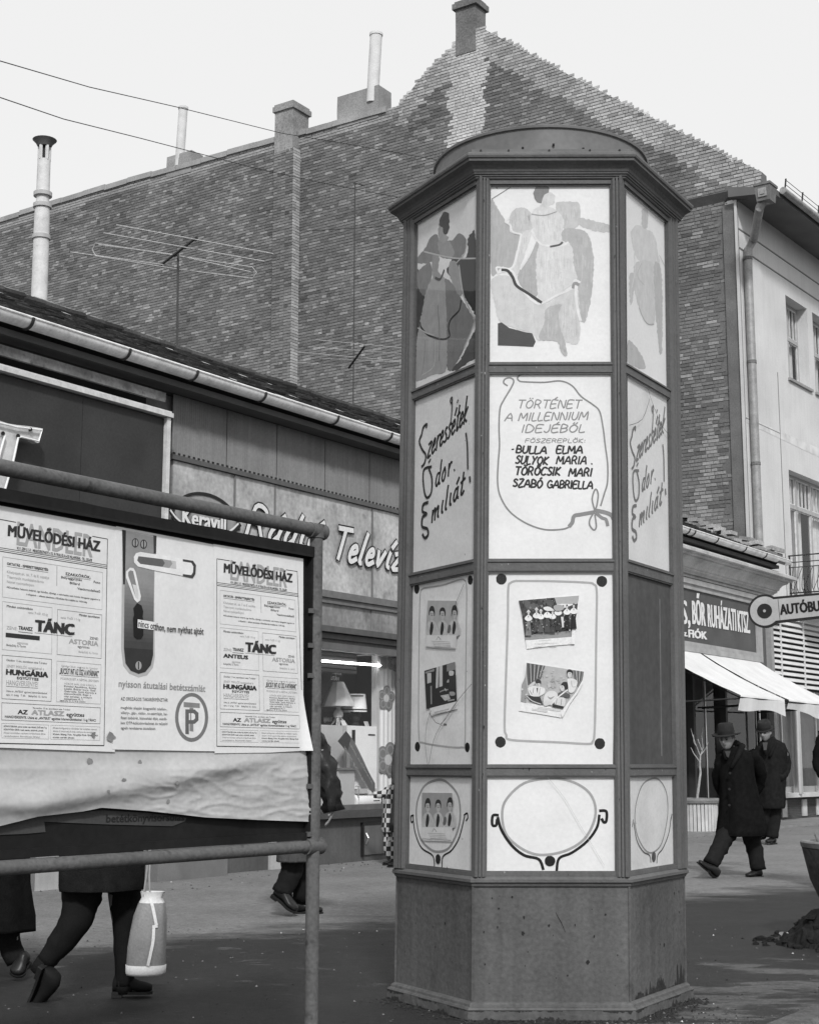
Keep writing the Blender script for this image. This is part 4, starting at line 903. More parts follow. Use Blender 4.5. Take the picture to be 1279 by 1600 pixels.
for k in range(3): q = MB(); c_ = h2(545 + k * 32, 800 - k * 24, Ya - .1 * k); q.box(c_, V((.05, 0, .02)), V((0, .05, 0)), V((0, 0, .05))); q.build('clamp', ANTD, an)
Yb = ridge_at(554, 640).y + .3; an = thing('tv_aerial', at(554, 645, Yb), 'thin mast aerial with small rod cluster before the brick wall', 'aerial')
q = MB(); q.tube([at(552, 655, Yb), at(555, 284, Yb)], .013, 6); q.build('mast', ANTD, an)
q = MB(); q.tube([at(545, 575, Yb + .1), at(570, 541, Yb - .3)], .02, 6); q.build('boom', BLK, an)
for (x0, y0, x1, y1, dy) in ((494, 531, 634, 544, -.3), (483, 542, 634, 553, -.2), (463, 550, 634, 565, -.1), (500, 560, 634, 566, 0), (448, 565, 632, 579, .1)):
    q = MB(); q.tube([at(x0, y0, Yb + dy), at(x1, y1, Yb + dy)], .006, 5); q.build('rod', ANT, an)
q = MB(); q.tube([at(475, 361, Yb), at(600, 354, Yb)], .008, 5); q.tube([at(553, 286, Yb), at(570, 290, Yb)], .012, 5); q.build('cross_rod', ANTD, an)
for pts, lb in (([(-60, 78, 14), (0, 95, 15.2), (140, 136, 18), (280, 168, 21), (440, 208, 25), (560, 228, 28), (690, 251, 31), (900, 285, 36)], 'upper overhead wire crossing the sky toward the gable'), ([(-60, 128, 14), (0, 152, 15.2), (100, 186, 17.5), (220, 216, 20), (400, 263, 24), (500, 285, 26.5), (610, 306, 29), (800, 335, 33)], 'lower overhead wire crossing before the chimneys')):
    q = MB(); q.tube([at(x, y, d) for x, y, d in pts], .0065, 5); o = q.build('overhead_wire', mat('wire', .03, .6)); tag(o, lb, 'wire')
# ---------------------------------------------------------------- the six-sided poster kiosk
KC = V((.707, 8.391, 0)); KPHI = -.0078; SH = .0146
def hx(r, z):
    return [KC + V((r * cos(KPHI + radians(a)) + SH * z, r * sin(KPHI + radians(a)), z)) for a in (180, 240, 300, 0, 60, 120)]   # L, FL, FR, R, BR, BL
kio = thing('advertising_kiosk', KC, 'tall six-sided wooden poster kiosk with moulded cornice and low round roof', 'kiosk')
KP = mat('kiosk_paint', .108, .55, .16, 2.2, .10, 60, bump=.25, bsc=60, streak=.10, stain=.12)
KB = mat('kiosk_base_paint', .092, .6, .24, 1.9, .18, 45, bump=.4, bsc=30, streak=.18, stain=.34)
KR = mat('kiosk_roof_sheet', .14, .5, .2, 2.5, .1, 30, streak=.05)
CORE = mat('kiosk_board', .075, .75, .2, 2, .15, 30, streak=.18)
def kpl(i, r):
    a, b = hx(r, 0)[i], hx(r, 0)[(i + 1) % 6]; p = Pl(a, b - a, V((SH, 0, 1))); p.L = (b - a).length; return p
def hexsweep(name, prof, m, parent=kio, cap=True, smooth=False):
    q = MB(); q.rings([hx(r, z) for r, z in prof], cap=cap); return q.build(name, m, parent)
FP = kpl(1, .79)
zf = lambda y: FP.px(860, y)[1]
zb = dict(gt=zf(288), r1a=zf(567), r1b=zf(582), r2a=zf(874.5), r2b=zf(892), r3a=zf(1196), r3b=zf(1212), s0=zf(1363), s1=zf(1378))
# plinth and base
base = [(.820, 0), (.828, .006), (.828, .055), (.822, .064), (.810, .067), (.808, .078), (.799, .085), (.787, .09)]
hexsweep('plinth', base, KB)
for i in range(6):
    P = kpl(i, .782); q = MB(); q.pbox(P, .004, P.L - .004, .08, .655, -.03, 0); q.build('base_panel', KB, kio)
for c in hx(.785, .08): q = MB(); q.tube([c, c + V((SH * .58, 0, .58))], .006, 6); q.build('corner_bead', KB, kio)
hexsweep('skirt_moulding', [(.76, .645), (.795, .648), (.80, .660), (.812, .668), (.812, .682), (.80, .692), (.79, .70), (.74, .705)], KP)
hexsweep('core', [(.745, .69), (.745, 4.44)], CORE)
# posts, rails
ztop = 4.435; z0 = .695
SCL = {0: (1.0, 1.28), 1: (.12, .82), 2: (.82, .12), 3: (1.5, 1.0), 4: (1, 1), 5: (1, 1)}   # stile widths either side of each corner
prof = [(.088, -.03), (.088, .004), (.076, .014), (.064, .014), (.062, .004), (.058, .004), (.056, .016), (.044, .016), (.042, .006), (.038, .006), (.036, .018), (.026, .022), (.020, .024)]
for i in range(6):
    Pa = kpl((i - 1) % 6, .80); Pb = kpl(i, .80)
    def ringz(z):
        ka, kb = SCL[i]
        r_ = [Pa.w(Pa.L - a * ka, z, (d if ka > .5 or d < 0 else .0) - .004) for a, d in prof]
        r_ += [Pb.w(a * kb, z, (d if kb > .5 or d < 0 else .0) - .004) for a, d in prof[::-1]]
        return r_
    q = MB(); q.rings([ringz(z0), ringz(ztop)]); q.build('post', KP, kio)
rails = [(zb['gt'], ztop), (zb['r1b'], zb['r1a']), (zb['r2b'], zb['r2a']), (zb['r3b'], zb['r3a']), (z0 + .003, zb['s0'])]
bays = [(zb['r1a'], zb['gt']), (zb['r2a'], zb['r1b']), (zb['r3a'], zb['r2b']), (zb['s0'], zb['r3b'])]
for i in range(6):
    P = kpl(i, .80)
    e0 = .084 * SCL[i][1]; e1 = .084 * SCL[(i + 1) % 6][0]
    for k, (a, b) in enumerate(rails):
        q = MB(); q.pbox(P, e0, P.L - e1, a, b, -.035, -.004 if k else .0)
        if k < 4: q.pbox(P, e0, P.L - e1, b - .012, b - .004, -.004 if k else .0, .003)
        q.build('rail', KP, kio)
    for (a, b) in bays:
        q = MB(); g0 = .088 * SCL[i][1]; g1 = .088 * SCL[(i + 1) % 6][0]; q.pbox(P, g0 - .01, g0 + .005, a, b, -.03, -.008); q.pbox(P, P.L - g1 - .005, P.L - g1 + .01, a, b, -.03, -.008); q.pbox(P, g0 + .005, P.L - g1 - .005, b - .008, b, -.03, -.009); q.pbox(P, g0 + .005, P.L - g1 - .005, a, a + .006, -.03, -.009); q.build('glazing_bead', KP, kio)
# cornice
hexsweep('cornice', [(.79, 4.388), (.806, 4.390), (.812, 4.395), (.812, 4.402), (.820, 4.404), (.821, 4.412), (.829, 4.414), (.831, 4.421), (.836, 4.425), (.842, 4.437), (.858, 4.452), (.876, 4.462), (.888, 4.468), (.890, 4.480), (.899, 4.485), (.903, 4.496), (.901, 4.508), (.890, 4.518), (.87, 4.522), (.83, 4.53)], KP)
hexsweep('roof_flashing', [(.86, 4.521), (.862, 4.542), (.84, 4.548), (.60, 4.63)], KR)
RC = KC + V((SH * 4.6, .0, 0)); n = 64
def circ(r, z): return [RC + V((r * cos(2 * pi * k / n), r * sin(2 * pi * k / n), z)) for k in range(n)]
q = MB(); q.rings([circ(.62, 4.55), circ(.62, 4.718), circ(.632, 4.721), circ(.634, 4.735), circ(.626, 4.740), circ(.3, 4.78), circ(.02, 4.795)]); q.build('roof_drum', KR, kio, smooth=True)
q = MB()
for k in range(11): p_ = RC + V((.628 * cos(pi + .25 + k * .27), .628 * sin(pi + .25 + k * .27), 4.60 + .012 * (k % 2))); q.tube([p_, p_ + V((0, 0, .012))], .007, 6)
P = kpl(1, .862)
for x in (.05, .2, .42, .64, .8): q.tube([P.w(x, 4.533, 0), P.w(x, 4.533, .008)], .006, 6)
q.build('roof_nail', BLK, kio)
# glass panes in front of the sheets
for i in range(6):
    P = kpl(i, .788)
    for k, (a, b) in enumerate(bays):
        if (i == 2 and k == 2): continue
        q = MB(); g0 = .088 * SCL[i][1]; g1 = P.L - .088 * SCL[(i + 1) % 6][0]; q.poly([P.w(g0, a, 0), P.w(g1, a, 0), P.w(g1, b, 0), P.w(g0, b, 0)]); q.build('pane', GLASS, kio)
P = kpl(2, .775); k = bays[2]; q = MB(); q.pbox(P, .012, P.L - .12, k[0], k[1], -.012, 0); bp_ = q.build('back_board', mat('bare_board', .075, .7, .2, 1.5, .15, 25, streak=.15), kio)
q = MB(); q.pbox(P, P.L * .62, P.L * .62 + .012, k[0] + .05, k[1] - .1, .0, .003); q.build('board_seam', mat('seam', .14, .6, .3), bp_)
PL_, PF_, PR_ = kpl(0, .770), kpl(1, .770), kpl(2, .770)
PAPER = mat('poster_paper', .79, .85, .055, 3, .04, 60, bump=.5, bsc=7); PAPS = mat('poster_paper_stained', .76, .85, .10, 5, .06, 60, bump=.5, bsc=8, stain=.08); PAPD = mat('poster_paper_grey', .72, .85, .09, 4, .06, 60, bump=.5, bsc=8)
def sheet(P, px, name, label, cat, m=PAPER, d=0, th=.001):
    c = [P.P(x, y, d) for x, y in px]; n_ = sum(((c[i]).cross(c[(i + 1) % len(c)]) for i in range(len(c))), V((0, 0, 0)))
    if n_.dot(P.n) < 0: c = c[::-1]
    q = MB(); q.poly(c, P.n * th); o = q.build(name, m); tag(o, label, cat); return o
def zz(o, s): return lambda pts: [(o[0] + x / s, o[1] + y / s) for x, y in pts]
q1 = zz((600, 180), 2.558); q2 = zz((620, 560), 2.7804); q3 = zz((620, 880), 2.7804); q4 = zz((600, 1180), 2.558)
def inside(p, poly):
    c = False; j = len(poly) - 1
    for i in range(len(poly)):
        (xi, yi), (xj, yj) = poly[i], poly[j]
        if (yi > p[1]) != (yj > p[1]) and p[0] < (xj - xi) * (p[1] - yi) / (yj - yi) + xi: c = not c
        j = i
    return c
RD_ = random.Random(33)
def dabs(o, P, poly, tone, d):
    """streaky gouache dabs inside a painted shape"""
    xs_ = [p[0] for p in poly]; ys_ = [p[1] for p in poly]; A_ = (max(xs_) - min(xs_)) * (max(ys_) - min(ys_))
    if A_ < 150: return
    for sgn in (1, -1):
        q = MB(); n_ = 0
        for _ in range(int(min(60, A_ / 45))):
            x, y = RD_.uniform(min(xs_), max(xs_)), RD_.uniform(min(ys_), max(ys_)); l = RD_.uniform(6, 20); dx = RD_.uniform(-1.6, 1.6); mid = (x + dx * .5 + RD_.uniform(-.6, .6), y + l * .5)
            if inside((x, y), poly) and inside((x + dx, y + l), poly) and inside(mid, poly): brush(q, P, [(x, y), mid, (x + dx, y + l)], RD_.uniform(.7, 2.4), d, taper=True, k=3); n_ += 1
        if n_: q.build('brush_dab', ink(max(.02, tone * (1 + .075 * sgn))), o)
def fills(o, P, items, tr, d0=.0016, name='painted_shape', w=1.6):
    for k, it in enumerate(items):
        tone, pts = it[0], it[1]; kind = it[2] if len(it) > 2 else 'f'
        if kind == 'f' and w > 1.2: dabs(o, P, tr(pts), tone, d0 + k * .00007 + .00003)
        q = MB()
        if kind == 'f': fill(q, P, tr(pts), d0 + k * .00007, w=w)
        elif kind == 'p': fill(q, P, tr(pts), d0 + k * .00007, smooth=False, w=0)
        else: brush(q, P, tr(pts), float(kind), d0 + k * .00007)
        q.build(name, ink(tone), o)
# -- upper sheets: gouache figures of a woman in a long dress
o = sheet(PF_, [(760, 290), (960, 290), (962, 576), (760, 576)], 'poster', 'large painted poster on the kiosk front of a pale woman in puffed sleeves', 'poster')
fills(o, PF_, [
 (.43, [(425, 350), (455, 375), (470, 398), (500, 440), (505, 470), (548, 482), (530, 540), (512, 608), (470, 606), (428, 632)]),
 (.54, [(505, 400), (520, 375), (560, 370), (592, 395), (600, 430), (585, 465), (555, 475), (515, 462), (500, 430)]),
 (.54, [(690, 350), (735, 345), (778, 352), (785, 400), (780, 435), (750, 458), (715, 450), (690, 400)]),
 (.65, [(590, 385), (640, 362), (690, 382), (720, 420), (715, 458), (738, 505), (700, 522), (640, 518), (612, 495), (592, 440)]),
 (.50, [(780, 410), (850, 425), (912, 442), (912, 465), (850, 465), (780, 440)]),
 (.22, [(600, 300), (612, 282), (640, 280), (658, 290), (655, 315), (640, 330), (638, 348), (612, 348), (598, 325)]),
 (.62, [(640, 320), (662, 308), (680, 318), (680, 350), (668, 358), (655, 366), (658, 380), (618, 380), (628, 355)]),
 (.43, [(612, 500), (625, 575), (620, 690), (600, 730), (555, 690), (532, 655), (545, 615), (575, 580)]),
 (.46, [(710, 470), (730, 452), (770, 455), (808, 470), (830, 520), (838, 600), (828, 720), (812, 800), (800, 828), (785, 812), (775, 700), (765, 640), (740, 530), (715, 505)]),
 (.62, [(548, 475), (590, 460), (575, 520), (550, 590), (532, 640), (510, 620), (530, 550)]),
 (.64, [(620, 515), (740, 512), (758, 600), (768, 660), (700, 712), (640, 748), (612, 700)]),
 (.59, [(430, 655), (500, 642), (545, 690), (600, 745), (640, 757), (700, 722), (768, 690), (782, 820), (775, 912), (720, 902), (690, 885), (620, 902), (590, 872), (520, 850), (460, 822), (440, 740)]),
 (.46, [(650, 770), (720, 760), (708, 830), (722, 900), (732, 962), (708, 950), (690, 905), (620, 895), (640, 830)]),
 (.58, [(705, 770), (765, 700), (780, 820), (775, 900), (728, 900), (702, 840)]),
 (.075, [(455, 832), (470, 828), (500, 850), (560, 866), (592, 872), (606, 905), (596, 926), (520, 922), (455, 920)], 'p'),
 (.74, [(590, 462), (612, 500), (640, 520), (705, 522), (735, 508)], '3'), (.74, [(548, 478), (530, 560), (508, 612), (452, 608), (455, 628)], '3.2'), (.74, [(606, 500), (580, 560), (545, 615)], '3'),
 (.74, [(455, 630), (510, 622), (545, 690), (600, 745), (632, 752), (690, 720), (752, 690), (762, 660), (782, 668)], '3.6'), (.74, [(765, 690), (770, 760), (785, 820)], '4'),
 (.06, [(472, 618), (495, 622), (515, 650), (530, 682), (580, 715), (628, 748)], '4.2'), (.10, [(665, 525), (700, 518), (712, 508)], '3'), (.3, [(755, 690), (760, 672), (778, 676)], '4'),
 (.2, [(430, 335), (470, 310), (520, 278)], '1'), (.35, [(590, 395), (640, 400), (690, 385)], '1.2'), (.3, [(448, 284), (452, 292)], '2'), (.74, [(500, 410), (485, 425), (505, 440), (512, 465), (545, 475)], '3'),
], q1)
o = sheet(PL_, [(646, 330), (745, 275), (745, 590), (644, 618)], 'poster', 'painted poster of a dark-haired woman on the left kiosk face, darker wash behind her', 'poster', PAPD)
fills(o, PL_, [
 (.05, [(335, 495), (350, 470), (362, 465), (372, 570), (372, 790), (350, 770), (330, 740), (300, 700), (268, 650), (250, 620), (262, 600), (278, 570), (330, 565)]),
 (.08, [(125, 612), (150, 640), (165, 700), (150, 800), (128, 960), (118, 960), (118, 700)]),
 (.10, [(270, 1015), (300, 985), (330, 930), (352, 880), (375, 850), (375, 960), (340, 985), (290, 1020)]),
 (.19, [(130, 640), (160, 600), (188, 592), (190, 650), (165, 720), (142, 700)]),
 (.20, [(165, 530), (185, 490), (215, 480), (222, 560), (180, 590), (135, 590), (135, 570)]),
 (.20, [(270, 500), (300, 472), (330, 500), (320, 550), (290, 575), (225, 560), (220, 510)]),
 (.30, [(215, 510), (240, 495), (270, 515), (280, 560), (240, 570), (225, 560)]),
 (.19, [(240, 655), (280, 680), (310, 735), (345, 790), (358, 830), (325, 920), (290, 990), (255, 1020), (245, 880), (240, 750)]),
 (.34, [(205, 640), (240, 650), (248, 760), (252, 900), (248, 1020), (200, 1035), (140, 1060), (126, 1050), (132, 900), (150, 800), (170, 700)]),
 (.27, [(195, 560), (222, 570), (215, 620), (235, 650), (215, 665), (195, 640)]),
 (.30, [(270, 580), (295, 600), (312, 700), (300, 720), (270, 660), (258, 610)]),
 (.33, [(218, 440), (230, 420), (240, 470), (258, 490), (240, 510), (222, 500)]),
 (.035, [(225, 410), (240, 388), (258, 392), (262, 430), (255, 470), (240, 475), (235, 450), (222, 440)]),
 (.45, [(160, 545), (222, 560), (290, 572), (372, 572)], '2.2'), (.45, [(300, 600), (318, 720), (350, 790), (360, 830), (320, 930)], '2.6'), (.45, [(330, 500), (322, 550), (290, 590)], '2.2'),
 (.04, [(145, 830), (150, 850), (180, 880), (230, 895), (262, 885), (258, 850), (268, 815), (300, 780), (308, 740)], '3'), (.05, [(205, 650), (225, 655), (240, 620)], '4'), (.45, [(135, 850), (170, 870), (200, 880)], '2'),
 (.5, [(150, 1040), (200, 1000), (205, 900)], '1.5'), (.24, [(165, 900), (160, 980), (150, 1040)], '1.5'), (.2, [(215, 760), (222, 880), (220, 980)], '1.5'),
], q1)
o = sheet(PR_, [(978, 290), (1050, 330), (1050, 612), (980, 580)], 'poster', 'faded painted poster of a pale standing woman on the right kiosk face', 'poster', PAPER)
fills(o, PR_, [
 (.62, [(985, 470), (1010, 440), (1040, 450), (1080, 480), (1095, 560), (1100, 620), (1030, 590), (1000, 550)]), (.5, [(1030, 380), (1048, 372), (1055, 400), (1050, 450), (1032, 445)]),
 (.58, [(1000, 600), (1040, 580), (1080, 600), (1085, 700), (1080, 830), (1050, 830), (1020, 780), (1000, 690)]), (.46, [(1078, 600), (1098, 595), (1110, 660), (1112, 900), (1105, 960), (1095, 900), (1082, 750)]),
 (.46, [(975, 900), (1010, 930), (1040, 985), (1040, 1015), (1000, 1005), (975, 990)]), (.52, [(980, 640), (1000, 640), (1000, 700), (985, 760)]), (.36, [(1020, 770), (1035, 810), (1055, 835), (1078, 835)], '2'), (.42, [(1030, 590), (1012, 640), (1040, 680)], '1.2'), (.42, [(1100, 560), (1120, 600)], '1.4'),
 (.68, [(1000, 550), (1002, 620), (990, 690)], '2'),
], q1)
# -- second row: lettered sheets
LETD = ink(.025); LETG = ink(.27)
def lettering(o, P, items, m, name='lettering', d=.0016):
    q = MB()
    for it in items: strokes(q, P, *it[:4], it[4], it[5] if len(it) > 5 else .25, d, **(it[6] if len(it) > 6 else {}))
    return q.build(name, m, o)
o = sheet(PF_, [(760, 581), (962, 581), (962, 876), (760, 876)], 'poster', 'hand-lettered cast list poster framed by drawn ribbon on the kiosk front', 'poster')
c2 = lambda x, y: q2([(x, y)])[0]
lettering(o, PF_, [('TÖRTÉNET', c2(522, 216), c2(798, 216), 12.5, 1.9, .28, dict(jit=.05)), ('A MILLENNIUM', c2(468, 272), c2(828, 266), 12.2, 2.0, .28, dict(jit=.05)), ('IDEJÉBŐL', c2(540, 322), c2(815, 320), 11.8, 2.0, .28, dict(jit=.05)), ('FŐSZEREPLŐK:', c2(556, 366), c2(818, 366), 6.0, 1.3, .25, dict(jit=.06))], LETG)
lettering(o, PF_, [('-', c2(498, 400), c2(510, 398), 3, 2.2), ('BULLA', c2(517, 410), c2(650, 414), 11, 2.8, .2, dict(jit=.06)), ('ELMA', c2(692, 412), c2(806, 412), 11.3, 2.8, .15, dict(jit=.06)),
 ('SULYOK', c2(514, 456), c2(655, 462), 12, 2.7, .25, dict(jit=.06)), ('MARIA .', c2(692, 458), c2(850, 460), 12, 2.6, .2, dict(jit=.06)), ('TÖRŐCSIK', c2(512, 506), c2(708, 508), 12.5, 2.9, .2, dict(jit=.07)), ('MARI', c2(745, 512), c2(845, 512), 12.3, 2.8, .2, dict(jit=.06)),
 ('SZABÓ', c2(504, 556), c2(632, 562), 11.5, 2.9, .15, dict(jit=.06)), ('GABRIELLA', c2(652, 562), c2(850, 566), 11.5, 2.7, .15, dict(jit=.06))], LETD)
q = MB(); P = PF_
brush(q, P, q2([(530, 72), (548, 70)]), 2, .0016); brush(q, P, q2([(535, 72), (524, 84), (532, 98), (560, 102), (640, 104), (710, 98), (760, 118), (800, 165), (850, 200), (880, 230), (895, 300), (905, 380), (915, 460), (914, 540), (900, 590), (885, 640)]), 2.4, .0018)
brush(q, P, q2([(480, 118), (464, 106), (470, 90), (492, 84), (508, 98), (495, 130), (465, 180), (448, 220), (444, 300), (446, 380), (440, 460), (438, 540), (450, 600), (490, 665), (560, 715), (640, 743), (720, 742), (755, 728)]), 2.4, .0020)
brush(q, P, q2([(750, 728), (762, 712), (770, 685), (800, 678), (855, 668)]), 6, .0022); brush(q, P, q2([(860, 660), (900, 668), (930, 680), (942, 700)]), 6.5, .0024); brush(q, P, q2([(865, 672), (890, 692), (908, 700), (915, 725)]), 5, .0026)
brush(q, P, q2([(858, 655), (848, 610), (862, 568), (874, 590), (868, 640), (858, 658)]), 2.4, .0028); brush(q, P, q2([(858, 665), (838, 700), (838, 725), (855, 745), (866, 730), (860, 680)]), 2.4, .0030)
q.build('ribbon_drawing', ink(.25), o)
def szer(P, o, sx, ox, alt):
    f = lambda x, y: c2(x, y) if not alt else c2(1012 + (x - 95) * .70, y + (-.02) * (x - 95) + 5 + (x - 95) * .24 * 1.0)
    it = [('zeressétek', f(132, 436), f(304, 272), 44, 4.2, .12, dict(track=-.04)),
     ('dor', f(166, 562), f(236, 500), 38, 4.3, .1), ('.', f(248, 488), f(254, 484), 6, 4.2),
     ('miliát', f(150, 716), f(292, 582), 38, 4.6, .1)]
    lettering(o, P, it, LETD if not alt else ink(.10))
    q = MB(); S = lambda pts: [f(x, y) for x, y in pts]
    brush(q, P, S([(128, 300), (130, 285), (115, 300), (108, 330), (98, 360), (110, 395), (126, 420), (120, 455), (108, 470)]), 4, .004)
    brush(q, P, S([(150, 470), (120, 480), (114, 520), (120, 580), (132, 605), (150, 580), (152, 520), (140, 480)]), 4, .0042); brush(q, P, S([(138, 452), (146, 438)]), 3, .0044)
    brush(q, P, S([(135, 625), (115, 635), (112, 665), (130, 675), (112, 690), (110, 730), (132, 740), (136, 765), (122, 780), (112, 765)]), 4.8, .0046)
    brush(q, P, S([(300, 325), (306, 380), (308, 480)]), 3.6, .0048); brush(q, P, S([(316, 515), (318, 535)]), 4.5, .005); brush(q, P, S([(240, 200), (232, 185), (240, 170), (238, 240), (232, 290)]), 2.6, .0052); brush(q, P, S([(262, 192), (266, 180)]), 2.4, .0054)
    q.build('lettering', LETD if not alt else ink(.10), o)
o = sheet(PL_, [(644, 622), (743, 585), (743, 885), (642, 902)], 'poster', 'script lettered poster reading Szeressétek Ódor Emíliát on left kiosk face', 'poster', PAPD); szer(PL_, o, 1, 0, False)
o = sheet(PR_, [(980, 582), (1052, 622), (1054, 902), (982, 882)], 'poster', 'second script title poster behind cracked glass on right kiosk face', 'poster', PAPD); szer(PR_, o, 1, 0, True)
# -- third row: sheets with round corner marks, drawn frame and pinned photographs
CIR = ink(.02); GRL = ink(.40)
def dots(o, P, tr, cs, rx, ry):
    for (x, y) in cs:
        q = MB(); fill(q, P, tr([(x + rx * cos(t * pi / 7), y + ry * sin(t * pi / 7)) for t in range(14)]), .0018, w=.5); q.build('corner_dot', CIR, o)
o = sheet(PF_, q3([(385, 30), (948, 35), (938, 878), (385, 878)]), 'poster', 'white board on the kiosk front with black corner dots and drawn frame', 'poster')
dots(o, PF_, q3, [(454, 69), (890, 79), (450, 777), (881, 784)], 23, 24)
q = MB(); brush(q, PF_, q3([(520, 77), (660, 78), (820, 84), (855, 92), (868, 125), (866, 300), (862, 600), (858, 740), (850, 775), (830, 785), (700, 778), (500, 768), (475, 745), (468, 700), (474, 500), (482, 250), (484, 110), (495, 85), (520, 76)]), 3.4, .0018, k=6); q.build('drawn_frame', GRL, o)
q = MB(); text(q, PL_, '. iia', q3([(195, 706)])[0], q3([(217, 704)])[0], 4, .003, bold=.03)
o = sheet(PL_, q3([(60, 98), (338, 30), (330, 876), (52, 880)]), 'poster', 'dotted sheet behind cracked glass on left kiosk face with two photographs', 'poster', PAPS)
q.build('lettering', LETD, o)
dots(o, PL_, q3, [(87, 112), (319, 73), (90, 797), (306, 800)], 11, 21)
q = MB(); brush(q, PL_, q3([(130, 106), (200, 95), (270, 72), (295, 75), (303, 110), (302, 300), (298, 600), (296, 780), (280, 800), (200, 795), (115, 780), (97, 760), (95, 600), (98, 300), (102, 140), (112, 112), (130, 106)]), 2.6, .0018, k=6); q.build('drawn_frame', GRL, o)
PHW = mat('photo_white', .80, .4, .03, 20)
def specks(items, quad, n_, seed, tones, s0=4, s1=16):
    r = random.Random(seed)
    xs_ = [p[0] for p in quad]; ys_ = [p[1] for p in quad]
    for _ in range(n_):
        x, y = r.uniform(min(xs_), max(xs_)), r.uniform(min(ys_), max(ys_)); s = r.uniform(s0, s1)
        if inside((x, y), quad): items.append((r.choice(tones), [(x + s * cos(t * 1.57 + s), y + s * r.uniform(.5, 1.6) * sin(t * 1.57 + s)) for t in range(4)], 'p'))
def photo(P, quad, label, items, tr, lift=.0):
    o = sheet(P, tr(quad), 'photograph', label, 'photograph', PHW, d=.006 + lift, th=.0012)
    fills(o, P, items, tr, d0=.0075 + lift, name='photo_print', w=.0); return o
def lady(x, y, h, hat=True, sk=.06, bl=.7, back=.3):
    w = h * .16
    r = [(sk, [(x - w * .35, y - h * .62), (x + w * .35, y - h * .62), (x + w * .75, y), (x - w * .75, y)], 'p'), (bl, [(x - w * .95, y - h * .70), (x - w * .3, y - h * .82), (x + w * .3, y - h * .82), (x + w * .95, y - h * .70), (x + w * .5, y - h * .60), (x - w * .5, y - h * .60)], 'f'),
         (.5, [(x - w * .25, y - h * .92), (x, y - h * .98), (x + w * .25, y - h * .92), (x + w * .15, y - h * .83), (x - w * .15, y - h * .83)]), (.05, [(x - w * .12, y - h * .80), (x + w * .12, y - h * .80), (x, y - h * .70)], 'p')]
    if hat: r.append((.55, [(x - w * .55, y - h * .93), (x, y - h * 1.05), (x + w * .55, y - h * .93), (x, y - h * .96)]))
    else: r.append((.03, [(x - w * .3, y - h * .92), (x, y - h * 1.03), (x + w * .3, y - h * .92), (x, y - h * .96)]))
    return r
t4 = zz((790, 920), 8)
it = [(.06, [(162, 148), (610, 110), (640, 200), (700, 250), (900, 180), (905, 240), (880, 360), (830, 500), (820, 600), (300, 640), (244, 640), (205, 330)], 'p'), (.42, [(610, 108), (915, 85), (905, 175), (860, 190), (700, 185), (640, 200)], 'p'), (.30, [(238, 605), (420, 550), (600, 545), (830, 525), (815, 600), (248, 642)], 'p'), (.12, [(240, 150), (330, 170), (420, 220), (330, 260), (250, 230)]), (.1, [(430, 130), (560, 140), (600, 200), (480, 200)])]
specks(it, [(170, 152), (610, 112), (640, 200), (890, 230), (860, 400), (240, 400)], 150, 5, [.03, .05, .1, .16, .22], 5, 20); specks(it, [(240, 400), (850, 300), (820, 520), (240, 590)], 60, 6, [.02, .04, .3, .5, .12], 4, 14)
for (x, y, h, ht, sk) in ((285, 585, 310, 1, .2), (385, 545, 300, 1, .07), (440, 545, 280, 1, .10), (520, 545, 310, 1, .07), (585, 550, 290, 1, .06), (655, 520, 320, 1, .05), (765, 500, 300, 0, .03), (850, 500, 315, 0, .03)): it += lady(x, y, h, ht, sk)
specks(it, [(250, 400), (860, 330), (830, 520), (260, 580)], 90, 7, [.02, .04, .12, .3, .55], 3, 10)
it += [(.55, [(690, 350), (720, 350), (728, 480), (705, 485)], 'p'), (.6, [(470, 235), (530, 222), (580, 245), (580, 275), (500, 270)]), (.35, [(600, 215), (680, 200), (730, 230), (700, 270), (620, 270)]), (.5, [(360, 690), (460, 686)], '1.2'), (.5, [(410, 652), (560, 640)], '1'), (.5, [(560, 682), (640, 678)], '1.2')]
o = photo(PF_, [(162, 148), (918, 82), (880, 330), (820, 560), (855, 690), (560, 715), (262, 752), (240, 600), (205, 350)], 'upper photograph on the front board, row of ladies in long skirts', it, t4)
q = MB(); fill(q, PF_, t4([(915, 90), (922, 200), (885, 420), (862, 690), (815, 690), (830, 520), (880, 350)]), .0125, smooth=False, w=0); q.build('curled_edge', PHW, o)
it = [(.45, [(262, 925), (978, 1035), (960, 1140), (880, 1280), (718, 1500), (190, 1412), (240, 1100)], 'p'), (.13, [(262, 925), (495, 962), (440, 1130), (290, 1215), (275, 1200), (262, 1050)], 'p'), (.3, [(245, 1100), (270, 1230), (255, 1430), (190, 1415), (200, 1200)], 'p'), (.2, [(835, 1015), (978, 1037), (955, 1150), (900, 1240), (850, 1110)], 'p')]
for k in range(8): it.append((.45 if k % 2 else .04, [(285 + k * 26, 935 + k * 4), (300 + k * 18, 1180 - k * 12)], '1.1'))
for k in range(5): it.append((.5 if k % 2 else .06, [(860 + k * 22, 1020 + k * 3), (880 + k * 12, 1150)], '1'))
specks(it, [(420, 1000), (830, 1040), (800, 1200), (500, 1260)], 60, 9, [.40, .48, .5, .55, .36], 6, 26); specks(it, [(200, 1200), (460, 1320), (700, 1400), (690, 1480), (200, 1400)], 70, 10, [.05, .12, .3, .55, .6], 4, 14)
